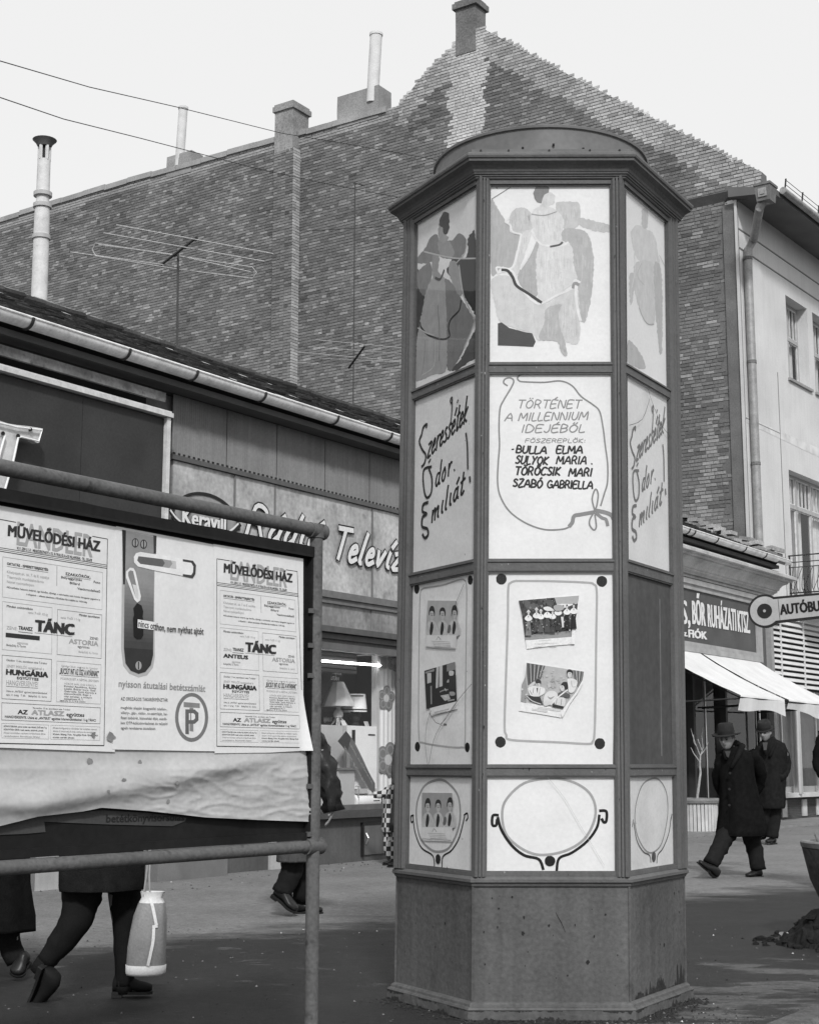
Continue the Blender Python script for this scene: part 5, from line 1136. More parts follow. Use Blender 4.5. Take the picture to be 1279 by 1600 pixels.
it += [(.72, [(280, 1240), (320, 1215), (380, 1215), (440, 1225), (490, 1250), (480, 1310), (400, 1345), (320, 1340), (290, 1300)]), (.6, [(285, 1215), (350, 1160), (375, 1175), (320, 1225)]), (.6, [(375, 1180), (430, 1180), (425, 1220), (395, 1235)]), (.04, [(370, 1160), (400, 1130), (440, 1150), (440, 1190), (420, 1180), (385, 1185)]), (.04, [(385, 1240), (405, 1240), (395, 1310)], 'p'),
 (.04, [(265, 1330), (350, 1345), (430, 1350), (465, 1450), (300, 1400)], 'p'), (.68, [(510, 1300), (560, 1275), (620, 1285), (650, 1340), (600, 1420), (500, 1465), (470, 1430), (480, 1350)]), (.3, [(520, 1340), (560, 1360), (610, 1340), (560, 1385)]),
 (.03, [(690, 1200), (720, 1165), (770, 1170), (785, 1215), (765, 1260), (740, 1250), (720, 1215)]), (.6, [(680, 1215), (720, 1210), (735, 1250), (710, 1280), (685, 1260)]), (.1, [(660, 1300), (720, 1290), (800, 1320), (790, 1360), (720, 1350), (660, 1340)]), (.65, [(600, 1400), (650, 1360), (740, 1370), (730, 1470), (640, 1460)]), (.03, [(590, 1440), (725, 1470), (718, 1500), (580, 1476)], 'p'),
 (.72, [(770, 1130), (830, 1120), (890, 1150), (890, 1200), (850, 1290), (790, 1290), (780, 1210)]), (.6, [(775, 1040), (820, 1035), (825, 1090), (800, 1115), (775, 1090)]), (.03, [(765, 1025), (800, 1005), (838, 1030), (832, 1085), (822, 1050), (780, 1045), (765, 1085)]), (.5, [(820, 1150), (830, 1220), (870, 1225)], '1.5'),
 (.75, [(565, 1450), (660, 1350), (770, 1265)], '2'), (.2, [(350, 1240), (340, 1300)], '.8'), (.3, [(430, 1240), (420, 1320)], '.8'), (.25, [(300, 1270), (330, 1320)], '.8'), (.2, [(700, 1375), (690, 1450)], '.8'), (.3, [(640, 1370), (630, 1450)], '.8'), (.12, [(700, 1225), (712, 1228)], '.9'), (.12, [(795, 1060), (812, 1062)], '.8'), (.12, [(392, 1200), (408, 1202)], '.8'), (.55, [(270, 1345), (330, 1400), (440, 1440)], '1.4'), (.5, [(330, 1500), (520, 1530)], '1.1'), (.5, [(400, 1478), (690, 1520)], '1')]
o = photo(PF_, [(240, 922), (978, 1035), (985, 1060), (900, 1240), (780, 1440), (690, 1610), (400, 1560), (165, 1525), (190, 1412), (235, 1150)], 'lower photograph on the front board, three women before striped curtains', it, t4)
q = MB(); fill(q, PF_, t4([(960, 1140), (970, 1170), (900, 1300), (800, 1440), (710, 1610), (690, 1560), (735, 1495), (880, 1285)]), .0135, smooth=False, w=0); q.build('curled_edge', PHW, o)
t5 = zz((660, 920), 8)
def three(tr, off=0):
    it = [(.42, [(68, 146), (430, 150), (435, 520), (45, 520)], 'p')]
    for (x, y, s) in ((118, 330, 1), (250, 330, .85), (400, 320, 1)):
        it += [(.56, [(x - 65, y + 260), (x - 55, y + 110), (x - 15, y + 65), (x + 20, y + 65), (x + 60, y + 130), (x + 60, y + 260)]), (.035, [(x - 36, y + 5), (x - 34, y - 60), (x - 12, y - 112 * s), (x + 22, y - 108 * s), (x + 38, y - 50), (x + 34, y + 12), (x + 10, y - 20), (x - 22, y - 15)]), (.5, [(x - 22, y - 42), (x + 18, y - 46), (x + 26, y + 18), (x + 2, y + 62), (x - 20, y + 28)]), (.06, [(x - 14, y - 18), (x - 5, y - 19)], '.9'), (.06, [(x + 6, y - 20), (x + 15, y - 20)], '.9'), (.2, [(x + 1, y - 10), (x + 3, y + 14)], '.7'), (.3, [(x - 50, y + 130), (x - 40, y + 200)], '.9'), (.32, [(x + 30, y + 110), (x + 44, y + 190)], '.9'), (.3, [(x - 20, y + 75), (x - 6, y + 95)], '.8'),
               (.04, [(x - 8, y + 90), (x + 8, y + 90), (x + 20, y + 150), (x, y + 240), (x - 25, y + 235), (x - 22, y + 150)]), (.2, [(x - 12, y), (x + 14, y)], '1')]
    it += [(.15, [(310, 540), (330, 450), (355, 470), (345, 545)]), (.72, [(45, 580), (430, 580), (415, 740), (45, 720)], 'p'), (.25, [(175, 640), (200, 600), (230, 640)], '1.2')]
    for k in range(4): it.append((.4, [(120 + 10 * k, 655 + 22 * k), (340 + 5 * k, 665 + 20 * k)], '.9'))
    return it
photo(PL_, [(68, 146), (432, 150), (418, 755), (130, 738), (42, 725)], 'photograph of three head portraits on the left face, above the dark room', three(t5), t5)
it = [(.035, [(25, 1025), (408, 912), (432, 1405), (50, 1503)], 'p'), (.55, [(60, 1055), (110, 1052), (112, 1170), (62, 1185)], 'p'), (.6, [(175, 980), (205, 970), (195, 1235), (168, 1245)], 'p'), (.6, [(210, 970), (252, 960), (252, 1215), (210, 1228)], 'p'), (.3, [(35, 1040), (150, 1000), (150, 1030), (38, 1060)], 'p'), (.25, [(305, 945), (405, 915), (410, 1010), (305, 1035)], 'p'), (.6, [(335, 1030), (390, 1030), (385, 1080), (340, 1085)]), (.45, [(305, 1170), (325, 1130), (340, 1165)]), (.05, [(330, 1090), (420, 1080), (425, 1260), (335, 1250)], 'p'),
      (.5, [(225, 1335), (330, 1315), (350, 1380), (280, 1400)], 'p'), (.62, [(250, 1340), (300, 1335), (305, 1360)], 'p'), (.35, [(340, 1290), (400, 1290), (405, 1330), (350, 1335)]), (.3, [(100, 1215), (118, 1210), (120, 1440), (105, 1445)], 'p'), (.3, [(220, 1290), (260, 1270), (320, 1260)], '2'), (.5, [(280, 1250), (300, 1270)], '2.5'), (.4, [(320, 1400), (400, 1385)], '2')]
photo(PL_, [(25, 1025), (408, 912), (432, 1405), (440, 1500), (110, 1590), (95, 1490), (50, 1503)], 'photograph of a dark room interior, lower on the left face sheet', it + [(.5, [(150, 1545), (330, 1500)], '1'), (.5, [(130, 1570), (300, 1530)], '1')], t5)
# -- bottom row: oval mirror drawings
def mirror(o, P, tr, oval, left, right, dot, g=.38, k=.02, sw=1.0):
    q = MB(); brush(q, P, tr(oval), 4 * sw, .0018, closed=True); q.build('drawn_oval', ink(g), o)
    q = MB(); [brush(q, P, tr(s), w, .002 + i * .0002) for i, (s, w) in enumerate(left + right)]; q.build('drawn_stand', ink(k), o)
    if dot: q = MB(); fill(q, P, tr([(dot[0] + dot[2] * cos(t * pi / 7), dot[1] + dot[3] * sin(t * pi / 7)) for t in range(14)]), .004, w=.4); q.build('drawn_knob', ink(k), o)
o = sheet(PF_, q4([(405, 80), (930, 75), (935, 474), (400, 474)]), 'poster', 'bottom front sheet with a large drawn oval mirror and empty middle', 'poster')
mirror(o, PF_, q4, [(660, 93), (560, 112), (490, 175), (472, 235), (485, 310), (530, 360), (590, 392), (650, 398), (730, 380), (800, 335), (840, 260), (842, 195), (810, 140), (740, 102)],
  [([(456, 240), (435, 242), (433, 278), (448, 280), (452, 258)], 4.5), ([(455, 250), (470, 300), (510, 360), (560, 400), (618, 416), (636, 456)], 4.6)], [([(862, 222), (888, 225), (888, 262), (878, 268), (870, 255)], 4.5), ([(860, 240), (850, 290), (810, 345), (750, 390), (700, 412), (690, 460)], 4.2)], (663, 423, 21, 21))
o = sheet(PL_, q4([(92, 78), (352, 78), (352, 474), (90, 455)]), 'poster', 'bottom left sheet with a drawn oval mirror holding small portraits', 'poster', PAPS)
mirror(o, PL_, q4, [(222, 98), (165, 120), (135, 180), (130, 250), (145, 330), (180, 372), (215, 386), (260, 370), (295, 300), (305, 230), (295, 160), (260, 115)],
  [([(118, 240), (108, 245), (110, 268), (118, 262)], 3), ([(116, 245), (125, 310), (150, 370), (195, 402), (202, 450)], 2.8)], [([(320, 240), (332, 232), (335, 250), (328, 262)], 3), ([(322, 245), (300, 330), (270, 380), (236, 405), (232, 450)], 2.8)], (216, 415, 10, 20), g=.3)
def tr6(pts): return [(659.5 + (x - 45) * .1225 , 1238.5 + (y - 146) * .1245) for x, y in pts]
photo(PL_, [(45, 146), (430, 150), (430, 760), (60, 745)], 'small photograph with three portraits inside the drawn oval mirror', [(.36, [(45, 146), (430, 150), (430, 560), (45, 560)], 'p')] + three(tr6)[1:], tr6)
o = sheet(PR_, q4([(978, 74), (1166, 74), (1166, 448), (980, 478)]), 'poster', 'stained bottom sheet on right kiosk face with faint oval mirror', 'poster', PAPS)
mirror(o, PR_, q4, [(1078, 92), (1035, 115), (1010, 180), (1002, 250), (1012, 320), (1040, 375), (1070, 390), (1105, 360), (1125, 290), (1134, 220), (1128, 150), (1105, 105)],
  [([(996, 258), (992, 285)], 2), ([(998, 270), (1010, 340), (1035, 385), (1060, 400), (1066, 428)], 2.4)], [([(1150, 236), (1145, 262)], 3), ([(1146, 250), (1138, 310), (1115, 370), (1094, 398), (1090, 430)], 2.4)], (1078, 406, 8, 20), g=.3, k=.09, sw=.7)
# cracks in the glass
CRK = mat('crack', .06, .4)
for P, tr, pts in ((kpl(0, .7885), q3, [(292, 90), (262, 160), (235, 230)]), (kpl(0, .7885), q3, [(325, 525), (262, 600), (200, 690), (160, 770), (140, 870)]), (kpl(0, .7885), q3, [(150, 640), (130, 700), (125, 800), (135, 875)]), (kpl(0, .7885), q3, [(140, 650), (190, 700), (262, 600)]),
                   (kpl(2, .7885), q2, [(1088, 120), (1105, 180), (1150, 290), (1190, 340)]), (kpl(2, .7885), q2, [(1010, 290), (1065, 265), (1098, 175)]), (kpl(1, .7885), q4, [(655, 90), (720, 170), (790, 290), (880, 440)])):
    q = MB(); brush(q, P, tr(pts), .9 if abs(P.n.x) > .3 else .5, .0006, k=3); q.build('glass_crack', CRK if not (abs(P.n.x) < .3) else ink(.45), kio)
# keyholes, chips and stains on the paintwork
q = MB(); rk = random.Random(4); P = kpl(1, .7825)
for i in range(46):
    P = kpl(rk.choice([0, 1, 1, 2]), .7825); x, y, s = rk.uniform(.05, P.L - .05), rk.uniform(.15, .63), rk.uniform(.002, .006) * (1 if i % 6 else 1.8)
    q.poly([P.w(x + s * cos(t * 1.2) * rk.uniform(.5, 1.3), y + s * 1.4 * sin(t * 1.2) * rk.uniform(.5, 1.3), .0008) for t in range(5)])
P = kpl(1, .7825); q.ribbon([P.w(.415, .52, .001), P.w(.43, .49, .001), P.w(.44, .475, .001), P.w(.462, .425, .001)], .004, P.n, True)
q.build('paint_chip', BLK, kio)
q = MB(); q2_ = MB()
for i in range(120):          # chips and scuffs along the stiles, rails and the skirt
    f_ = rk.choice([0, 1, 1, 2]); P = kpl(f_, .80); up_ = rk.random() < .6
    x = rk.choice([rk.uniform(.03, .07), P.L - rk.uniform(.03, .07)]) if up_ else rk.uniform(.1, P.L - .1); z_ = rk.uniform(.72, 4.3) if up_ else rk.choice([z0 + .01, zb['r3b'] + .02, zb['r2b'] + .02, zb['r1b'] + .02]) + rk.uniform(0, .02)
    s = rk.uniform(.0015, .004); (q if i % 3 else q2_).poly([P.w(x + s * cos(t * 1.2) * rk.uniform(.4, 1.2), z_ + s * rk.choice([1, 1.5, 3]) * sin(t * 1.2), .0185 if up_ else -.0035) for t in range(5)])
q.build('paint_chip', BLK, kio); q2_.build('paint_chip', mat('bare_wood', .34, .8), kio)
def dirt(P, z0, h0, n_, a0, a1, d, seed, name='mud_stain'):
    q = MB(); k = 260; lo = []; hi = []
    for i in range(k + 1):
        a = a0 + (a1 - a0) * i / k; v = max(0, .8 * noise.noise(V((a * 6 + seed, 0, 0))) + .15 + .6 * noise.noise(V((a * 38 + seed, 3, 0))) + .3 * noise.noise(V((a * 120 + seed, 3, 0)))); lo.append(P.w(a, z0, d)); hi.append(P.w(a, z0 + h0 * v + .001, d))
    q.rings([lo, hi], cap=False, closed=False); return q.build(name, mat('mud', .035, .95, .3, 20, .3, 60), kio)
for i in (0, 1, 2):
    P = kpl(i, .8265); dirt(P, .0, .04, 0, 0, P.L, .0032, i * 9.1)
    P = kpl(i, .8265); dirt(P, .054, -.025, 0, 0, P.L, .0032, i * 4.1 + 3)
P = kpl(2, .7825); dirt(P, .092, .14, 0, .05, P.L * .98, .0015, 12.2)
# damp earth gathered round the foot of the kiosk
q = MB(); rk = random.Random(21)
for i in range(420):
    k = rk.choice([0, 1, 1, 2, 2, 2]); P = kpl(k, .83); p = P.w(rk.uniform(-.02, P.L + .02), 0, abs(rk.gauss(.0, .05))); r = rk.uniform(.005, .02)
    q.add([p + V((r * rk.uniform(.7, 1.2) * cos(t * 2.09 + i), r * rk.uniform(.7, 1.2) * sin(t * 2.09 + i), .001)) for t in range(3)] + [p + V((0, 0, r * .7))], [(0, 1, 3), (1, 2, 3), (2, 0, 3)])
o = q.build('earth_crumbs', mat('damp_earth', .03, .95, .4, 30, .3, 90)); tag(o, 'dark damp earth crumbs lying around the foot of the kiosk', 'earth', kind='stuff')
# ---------------------------------------------------------------- notice board on its pipe frame, left foreground
B0 = V((-.41, 6.5, 0)); BPn = Pl(B0, V((sin(radians(35)), cos(radians(35)), 0)))
PIP = mat('rusty_pipe', .105, .6, .2, 7, .2, 60, bump=.25, bsc=60, stain=.5)
nbd = thing('notice_board', B0, 'pipe-framed notice board pasted with dance posters in left foreground', 'notice board')
def T(x, y, d=0): return BPn.P(x, y, d)
ax_ = BPn.ax
zt = T(497, 831).z; zl = T(491, 1322).z
q = MB(); q.tube([B0 - Z * .05, B0 + Z * 1, B0 + Z * (zt + .02)], .029, 18); q.build('post', PIP, nbd, smooth=True)
q = MB(); q.tube([B0 - ax_ * 2.9 - Z * .05, B0 - ax_ * 2.9 + Z * (zt + .02)], .029, 18); q.build('post', PIP, nbd, smooth=True)
q = MB(); q.tube([B0 + Z * (zt + .005) + ax_ * .045, B0 + Z * (zt) - ax_ * 2.95], .029, 18); q.build('top_rail', PIP, nbd, smooth=True)
q = MB(); q.tube([B0 + Z * zl + ax_ * .03, B0 + Z * zl - ax_ * 2.95], .026, 18); q.build('bottom_rail', PIP, nbd, smooth=True)
for c, e in ((B0 + Z * (zt + .002), ax_ * .05), (B0 + Z * zl, ax_ * .05), (B0 + Z * zt, Z * .03)): q = MB(); q.tube([c - e, c + e], [.034, .036], 18); q.build('pipe_fitting', PIP, nbd, smooth=True)
BD = mat('board_dark', .012, .7, .3, 5, .2, 30)
aL = -2.85; aR = BPn.px(476, 1000, -.03)[0]; zT = BPn.px(480, 868, -.03)[1]; zB = BPn.px(480, 1300, -.03)[1]
q = MB(); q.pbox(BPn, aL, aR, zB, zT, -.035, -.02); q.build('board_panel', BD, nbd)
e = aR
q = MB(); q.pbox(BPn, aL, aR + .03, zT - .01, zT + .035, -.05, .012); q.pbox(BPn, aL, aR + .03, zB - .03, zB, -.05, .006); q.pbox(BPn, aR, aR + .03, zB, zT - .01, -.05, .008); q.build('board_frame', BD, nbd)
q = MB(); n_ = 40; lo = []; hi = []
for i in range(n_ + 1):
    a = aL + (aR - aL) * i / n_; lo.append(BPn.w(a, zT - .012, .014)); hi.append(BPn.w(a, zT + .036 + .018 * noise.noise(V((a * 4, 1, 1))), .004))
q.rings([lo, hi], cap=False, closed=False); q.build('torn_strip', BD, nbd)
q = MB()
for z_ in (.95, 1.15, 1.62, 1.75, 1.9): q.box(B0 + Z * z_ - ax_ * .05 + BPn.n * .0, ax_ * .05, Z * .02, BPn.n * .015)
q.build('clip', PIP, nbd)
q = MB(); q.pbox(BPn, aL, aR, BPn.px(100, 1304)[1] + .0, BPn.px(100, 1304)[1] + .0, -.02, -.02) if False else None
# sheets
BPAP = mat('bill_paper', .70, .85, .06, 4, .04, 60, bump=.25, bsc=14); BPAP2 = mat('bill_paper_grey', .40, .85, .12, 5, .06, 50, bump=.3, bsc=12, stain=.1)
# old loose under-paper with folds
top = [(-120, 1150), (487, 1178)]; q = MB(); nx, ny = 200, 60; rs = []
def loose_d(x, y, t):
    k = max(0, min(1, (y - 1172) / 30)); ridge = 1258 - max(0, (x - 60)) * .19 - max(0, x - 300) * .12; s_ = 1 if y < ridge else .55
    bl = .030 * math.exp(-((y - ridge) / (30 * s_)) ** 2)
    cr = max(.15, min(1, (x - 150) / 120)) * max(.1, min(1, (y - ridge + 14) / 14))
    rg_ = lambda a, b, c_: (1 - abs(noise.noise(V((a, b, c_))) * 2.2)) ** 3 if abs(noise.noise(V((a, b, c_)))) < .45 else 0
    nz_ = .006 * noise.noise(V((x * .013, y * .03, 2))) + cr * (.0045 * rg_(x * .020 + y * .012, y * .055 - x * .006, 5) + .0022 * rg_(x * .05 - y * .02, y * .10 + x * .01, 8)) + .0012 * rg_(x * .03, y * .06, 11)
    return -.0165 + k * (bl + nz_ + .006 + .014 * t)
def lerp(p, x):
    for (x0, y0), (x1, y1) in zip(p, p[1:]):
        if x0 <= x <= x1: return y0 + (y1 - y0) * (x - x0) / (x1 - x0)
    return p[-1][1]
bot = [(-120, 1310), (0, 1291), (60, 1276), (130, 1268), (160, 1262), (230, 1267), (268, 1271), (320, 1277), (400, 1281), (486, 1284)]
for j in range(ny + 1):
    row_ = []
    for i in range(nx + 1):
        x = -120 + 606 * i / nx; yt = 1140; yb = lerp(bot, x); t = j / ny; y = yt + (yb - yt) * t
        row_.append(BPn.P(x, y, loose_d(x, y, t)))
    rs.append(row_)
q.rings(rs[::-1], cap=False, closed=False); o = q.build('loose_paper', BPAP2, smooth='all'); tag(o, 'crumpled blank grey paper hanging below the pasted bills on the board', 'paper')
rk = random.Random(2)
def spot(px, py, r, d, parent, m):
    q = MB(); q.poly([BPn.P(px + r * cos(t * .63) * rk.uniform(.55, 1.25), py + r * 1.1 * sin(t * .63) * rk.uniform(.55, 1.25), d) for t in range(10)][::-1]); return q.build('paste_spot', m, parent)
SPT = mat('spot_grey', .22, .9, .2, 40)
# torn remnant of an older bill under the loose paper
q = MB(); c = [(160, 1266), (230, 1270), (292, 1278), (290, 1283), (270, 1291), (165, 1288), (70, 1284), (72, 1300), (40, 1303), (-90, 1308), (-90, 1290)]; q.poly([BPn.P(x, y, -.016) for x, y in c][::-1]); o = q.build('paper_scrap', mat('scrap_dark', .06, .8)); tag(o, 'dark torn scrap of an old bill at lower edge of board', 'paper scrap')
q = MB(); text(q, BPn, 'betétkönyvisorsolás', (167, 1285), (288, 1282), 13, -.0145, bold=.02); q.build('lettering', mat('scrap_ink', .018, .6), o)
# the culture house bill (twice) and the savings bill
def quadmap(tl, tr, bl):
    return lambda x, y: (tl[0] + (tr[0] - tl[0]) * x + (bl[0] - tl[0]) * y, tl[1] + (tr[1] - tl[1]) * x + (bl[1] - tl[1]) * y * (1 + .0 * x))
def bill(o, c4, d, blocked):
    tl, tr, br, bl = c4
    def M(x, y): # bilinear in picture of a plane rectangle
        X = (1 - x) * (1 - y) * tl[0] + x * (1 - y) * tr[0] + x * y * br[0] + (1 - x) * y * bl[0]; Y = (1 - x) * (1 - y) * tl[1] + x * (1 - y) * tr[1] + x * y * br[1] + (1 - x) * y * bl[1]; return X, Y
    H = bl[1] - tl[1]; K, Gy, Lg = MB(), MB(), MB()
    def tx(mb, s, x0, x1, y, h, bold=.0, dd=0, sl=0): text(mb, BPn, s, M(x0, y), M(x1, y), h * H, d + .0006 + dd, bold=bold, slant=sl)
    def ln(mb, x0, y0, x1, y1, w=.8, dd=0): a, b = M(x0, y0), M(x1, y1); mb.ribbon([BPn.P(*a, d + .0005 + dd), BPn.P(*b, d + .0005 + dd)], w * .0022, BPn.n)
    def bx(mb, x0, y0, x1, y1, w=.6): [ln(mb, *l, w, i * .00002) for i, l in enumerate(((x0, y0, x1, y0), (x1, y0, x1, y1), (x1, y1, x0, y1), (x0, y1, x0, y0)))]
    ln(K, 0, 0, .16, 0, 1.2); ln(K, .86, .0, 1, 0, 1.2); ln(K, 0, 0, 0, 1, 1.3); ln(K, 1, 0, 1, 1, 1.3); ln(K, 0, 1, 1, 1, 1.6); ln(K, 0, .126, 1, .126, .9); ln(K, 0, .134, 1, .134, .7); ln(K, 0, .142, 1, .142, 1.1)
    tx(Gy, 'LANDLER', .17, .86, .100, .11, .016); tx(K, 'MŰVELŐDÉSI HÁZ', .09, .93, .066, .050, .045, .0006)
    tx(K, 'VI. P., SZIV U. 5-7. · MEGKÖZELÍTHETŐ A 75, 76 TROLI ÉS A 6-OS VILLAMOSSAL · TEL.: 222-678', .17, .86, .121, .013, .015, .0006)
    bx(Lg, .04, .165, .96, .345, .5); tx(K, 'OKTATÁS - ISMERETTERJESZTÉS:', .08, .46, .198, .012, .03); ln(K, .08, .205, .46, .205, .5); tx(K, 'SZAKKÖRÖK:', .62, .85, .204, .013, .02); ln(K, .62, .21, .85, .21, .4)
    for k, s in enumerate(('Kihelyezett ált. isk. 7. és 8. osztálya', 'Tizennyolc munkásakadémia', 'Német nyelvtanfolyam')): tx(Gy, s, .08, (.47, .42, .33)[k], .235 + .022 * k, .013, -.0)
    for s, x0, x1, y in (('Bélyeggyűjtés', .58, .77, .222), ('Foto', .88, .94, .222), ('Billard', .66, .75, .243), ('Vasútmodellező', .73, .94, .264)): tx(K, s, x0, x1, y, .011, .01)
    ln(Lg, .54, .17, .54, .26, 1.1); tx(K, 'Művelődési házunk óráiról, így felnőtt, ifjúsági, a színházba való közös látogatás jegyeire is', .08, .94, .302, .008, .01); tx(K, 'is elfogadunk — előzetes jelentkezés a Művelődési Ház irodájában du. 14-20 óráig', .26, .82, .322, .008, .01)
    bx(Lg, .04, .365, .50, .58, .5); bx(K, .55, .37, .96, .58, .5); tx(K, 'Minden csütörtökön', .08, .32, .388, .011, .01); tx(Gy, 'este 7-től 10-ig', .28, .46, .405, .011); tx(K, 'Minden szombaton', .75, .94, .388, .011, .01); tx(Gy, 'este 7-től 11-ig', .58, .76, .41, .011)
    tx(K if not blocked else K, 'TÁNC', .35, .70, .48, .05, .075, .0006); ln(K, .34, .49, .69, .49, .5); tx(Gy, 'ZENE:', .08, .18, .487, .015); tx(K, 'TRANSZ', .19, .32, .483, .017, .03)
    ln(K, .19, .493, .32, .493, .8)
    if blocked: ln(K, .08, .513, .38, .513, 7)
    else: tx(K, 'ANTEUS', .08, .37, .523, .021, .07)
    tx(Gy, 'együttes', .18, .28, .548, .012); tx(K, 'Belépődíj: 5,- forint', .08, .26, .562, .010); tx(K, 'ZENE:', .85, .93, .493, .012); tx(Gy, 'ASTORIA', .66, .93, .522, .022, .035); tx(K, 'együttes', .74, .85, .538, .011); tx(Gy, 'Belépődíj: 6,- forint', .75, .93, .562, .010)
    bx(K, .04, .605, .50, .80, .6); bx(Lg, .55, .61, .96, .80, .5); tx(K, 'Október 11-én, szombaton este 7 órakor', .08, .46, .63, .010, .0); tx(Gy, 'JENEY MIKLÓS vezetésével a', .08, .43, .658, .013); tx(K, 'HUNGÁRIA', .08, .465, .69, .025, .075); tx(K, 'EGYÜTTES', .18, .38, .708, .012, .04); tx(Gy, 'HANGVERSENYE!', .08, .375, .737, .024); ln(K, .08, .743, .375, .743, .5)
    tx(K, 'Utána az „ANTEUS” együttes közreműködésével', .08, .46, .768, .009); tx(K, 'tánc 11 óráig   T 50-    Belépődíj 10,- forint', .08, .46, .785, .009)
    tx(Gy, 'Október 26-án, vasárnap du. 5 órakor', .59, .93, .635, .009); tx(K, '„BÚCSÚT INT AZ ŐSZ A NYÁRNAK”', .575, .94, .668, .027, .01); ln(K, .59, .674, .94, .674, .5); tx(Gy, 'MŰSOROS EST A NÉPDAL JEGYÉBEN', .585, .94, .695, .010)
    for k in range(7): tx(K if k else Gy, ('VÖRÖS SÁRI, KISS KÁROLY,', 'Kovács Apollónia, Szalay', 'László, Bojtor Imre, Gaál', 'Gabriella, Solti Károly a', 'közreműködők. Kísér: a', 'népi zenekar, a műsort', 'összeállította M. T.')[k], .62, (.92, .92, .91, .92, .87, .88, .80)[k], .717 + .0118 * k, .0085)
    tx(K, 'Jegyek ára: 10, 12, 14 és 16 forint', .58, .82, .797, .008)
    bx(K, .04, .818, .96, .895, .6); tx(K, 'November 15-én, szombaton este 7 órakor', .33, .68, .838, .008); tx(K, 'AZ', .19, .28, .865, .020, .05); tx(Gy, 'ATLASZ', .32, .62, .865, .022, .07); tx(K, 'együttes', .645, .81, .865, .018, .02); tx(K, 'HANGVERSENYE. Utána az „ANTEUS” együttes közreműködésével 11-ig TÁNC!', .07, .92, .885, .012, .015)
    bx(Lg, .04, .91, .48, .975, .4); bx(Lg, .50, .91, .96, .975, .4)
    for k in range(4):
        tx((K, K, Gy, Gy)[k], ('KÖNYVTÁRUNK nyitva minden nap délután 2-től este 7-ig', 'KÖNYVTÁRI ÓRÁK: kedd, szerda, csütörtök, péntek', 'Olvasó termünkben napilapok és folyóiratok állnak', 'rendelkezésre. Beiratkozás díjtalan')[k], .06, (.46, .43, .45, .40)[k], .926 + .0145 * k, .0075, .01)
        tx((Gy, Gy, K, K)[k], ('Bővebb felvilágosítás a művelődési ház irodájában naponta', 'délután 2 órától este 8 óráig, telefonon és személyesen', 'Klubok: Bélyeg, Foto, Nyugdíjas Klub, Ifjúsági Klub', 'minden szerdán délután')[k], .52, (.93, .92, .94, .72)[k], .926 + .0145 * k, .0075, .01)
    K.build('black_print', ink(.035), o); Gy.build('grey_print', ink(.34), o); Lg.build('line_print', ink(.30), o)
def bl_sheet(px, name, label, d, m=BPAP):
    q = MB(); c = [BPn.P(x, y, d) for x, y in px]; n_ = sum(((c[i]).cross(c[(i + 1) % len(c)]) for i in range(len(c))), V((0, 0, 0)))
    if n_.dot(BPn.n) < 0: c = c[::-1]
    q.poly(c, BPn.n * .0008); o = q.build(name, m); return tag(o, label, 'poster')
zt5 = zz((180, 780), 3.7618); zt4 = zz((0, 780), 3.8077)
o = bl_sheet([(-130, 766), (186, 824), (180, 1175), (-130, 1163)], 'poster', 'left copy of the dance bill with a blacked-out band name', -.010)
c = zt4([(-5, 118), (643, 237), (622, 1466), (-12, 1452)]); bill(o, [(c[0][0], c[0][1]), c[1], c[2], c[3]], -.009, True)
sp_o = o
o = bl_sheet([(182, 822), (340, 852), (338, 1174), (176, 1171)], 'poster', 'savings bank bill with a big printed door handle and lock plate', -.009)
dd = -.0078; P = BPn
plate = [(48, 180), (238, 215), (232, 600), (236, 925), (225, 990), (190, 1035), (140, 1048), (85, 1025), (50, 980), (38, 880), (42, 500)]
def pf(pts, tone, k, tr=zt5, name='printed_shape'): q = MB(); fill(q, P, tr(pts), dd + k * .00015, smooth=False, w=0); q.build(name, ink(tone), o)
pf(plate, .42, 0); ins = [(62, 190), (236, 222), (224, 600), (226, 915), (212, 975), (180, 1015), (140, 1026), (95, 1008), (64, 965), (52, 880), (54, 500)]
bands = [(190, .24), (320, .28), (480, .26), (600, .17), (700, .12), (800, .08), (880, .055), (1030, .04)]
def tone_at(y):
    for (y0, t0), (y1, t1) in zip(bands, bands[1:]):
        if y0 <= y <= y1: return t0 + (t1 - t0) * (y - y0) / (y1 - y0)
    return .04
GM_ = [mat('plate_tone_%02d' % k, .04 + .0105 * k, .8, .09, 22, .05, 160, spec=.08) for k in range(26)]
for k in range(28):
    y0 = 190 + 24.6 * k; y1 = y0 + 25.5; xl = lambda y: 62 - (y - 190) * .012; xr = lambda y: 234 - (y - 190) * .012; dy = lambda y: 32 * (1 - (y - 190) / 1100)
    q = MB(); fill(q, P, zt5([(xl(y0), y0), (xr(y0), y0 + dy(y0)), (xr(y1), y1 + dy(y1)), (xl(y1), y1)]), dd + .0003 + .00001 * k, smooth=False, w=0); q.build('printed_shape', GM_[max(0, min(25, int((tone_at(y0) - .04) / .0105)))], o)
pf([(54, 872), (226, 885), (226, 915), (212, 975), (180, 1015), (140, 1026), (95, 1008), (64, 965)], .035, 8)
pf([(44, 180), (66, 184), (60, 500), (50, 500)], .03, 9); pf([(228, 212), (246, 216), (243, 320), (230, 318)], .05, 9)
for (cx, cy) in ((121, 256), (170, 264)): pf([(cx + 20 * cos(t * pi / 8), cy + 27 * sin(t * pi / 8)) for t in range(16)], .04, 10); pf([(cx + 15 * cos(t * pi / 8), cy + 22 * sin(t * pi / 8)) for t in range(16)], .30, 11); pf([(cx - 3, cy - 24), (cx + 3, cy - 24), (cx + 3, cy + 24), (cx - 3, cy + 24)], .03, 12)
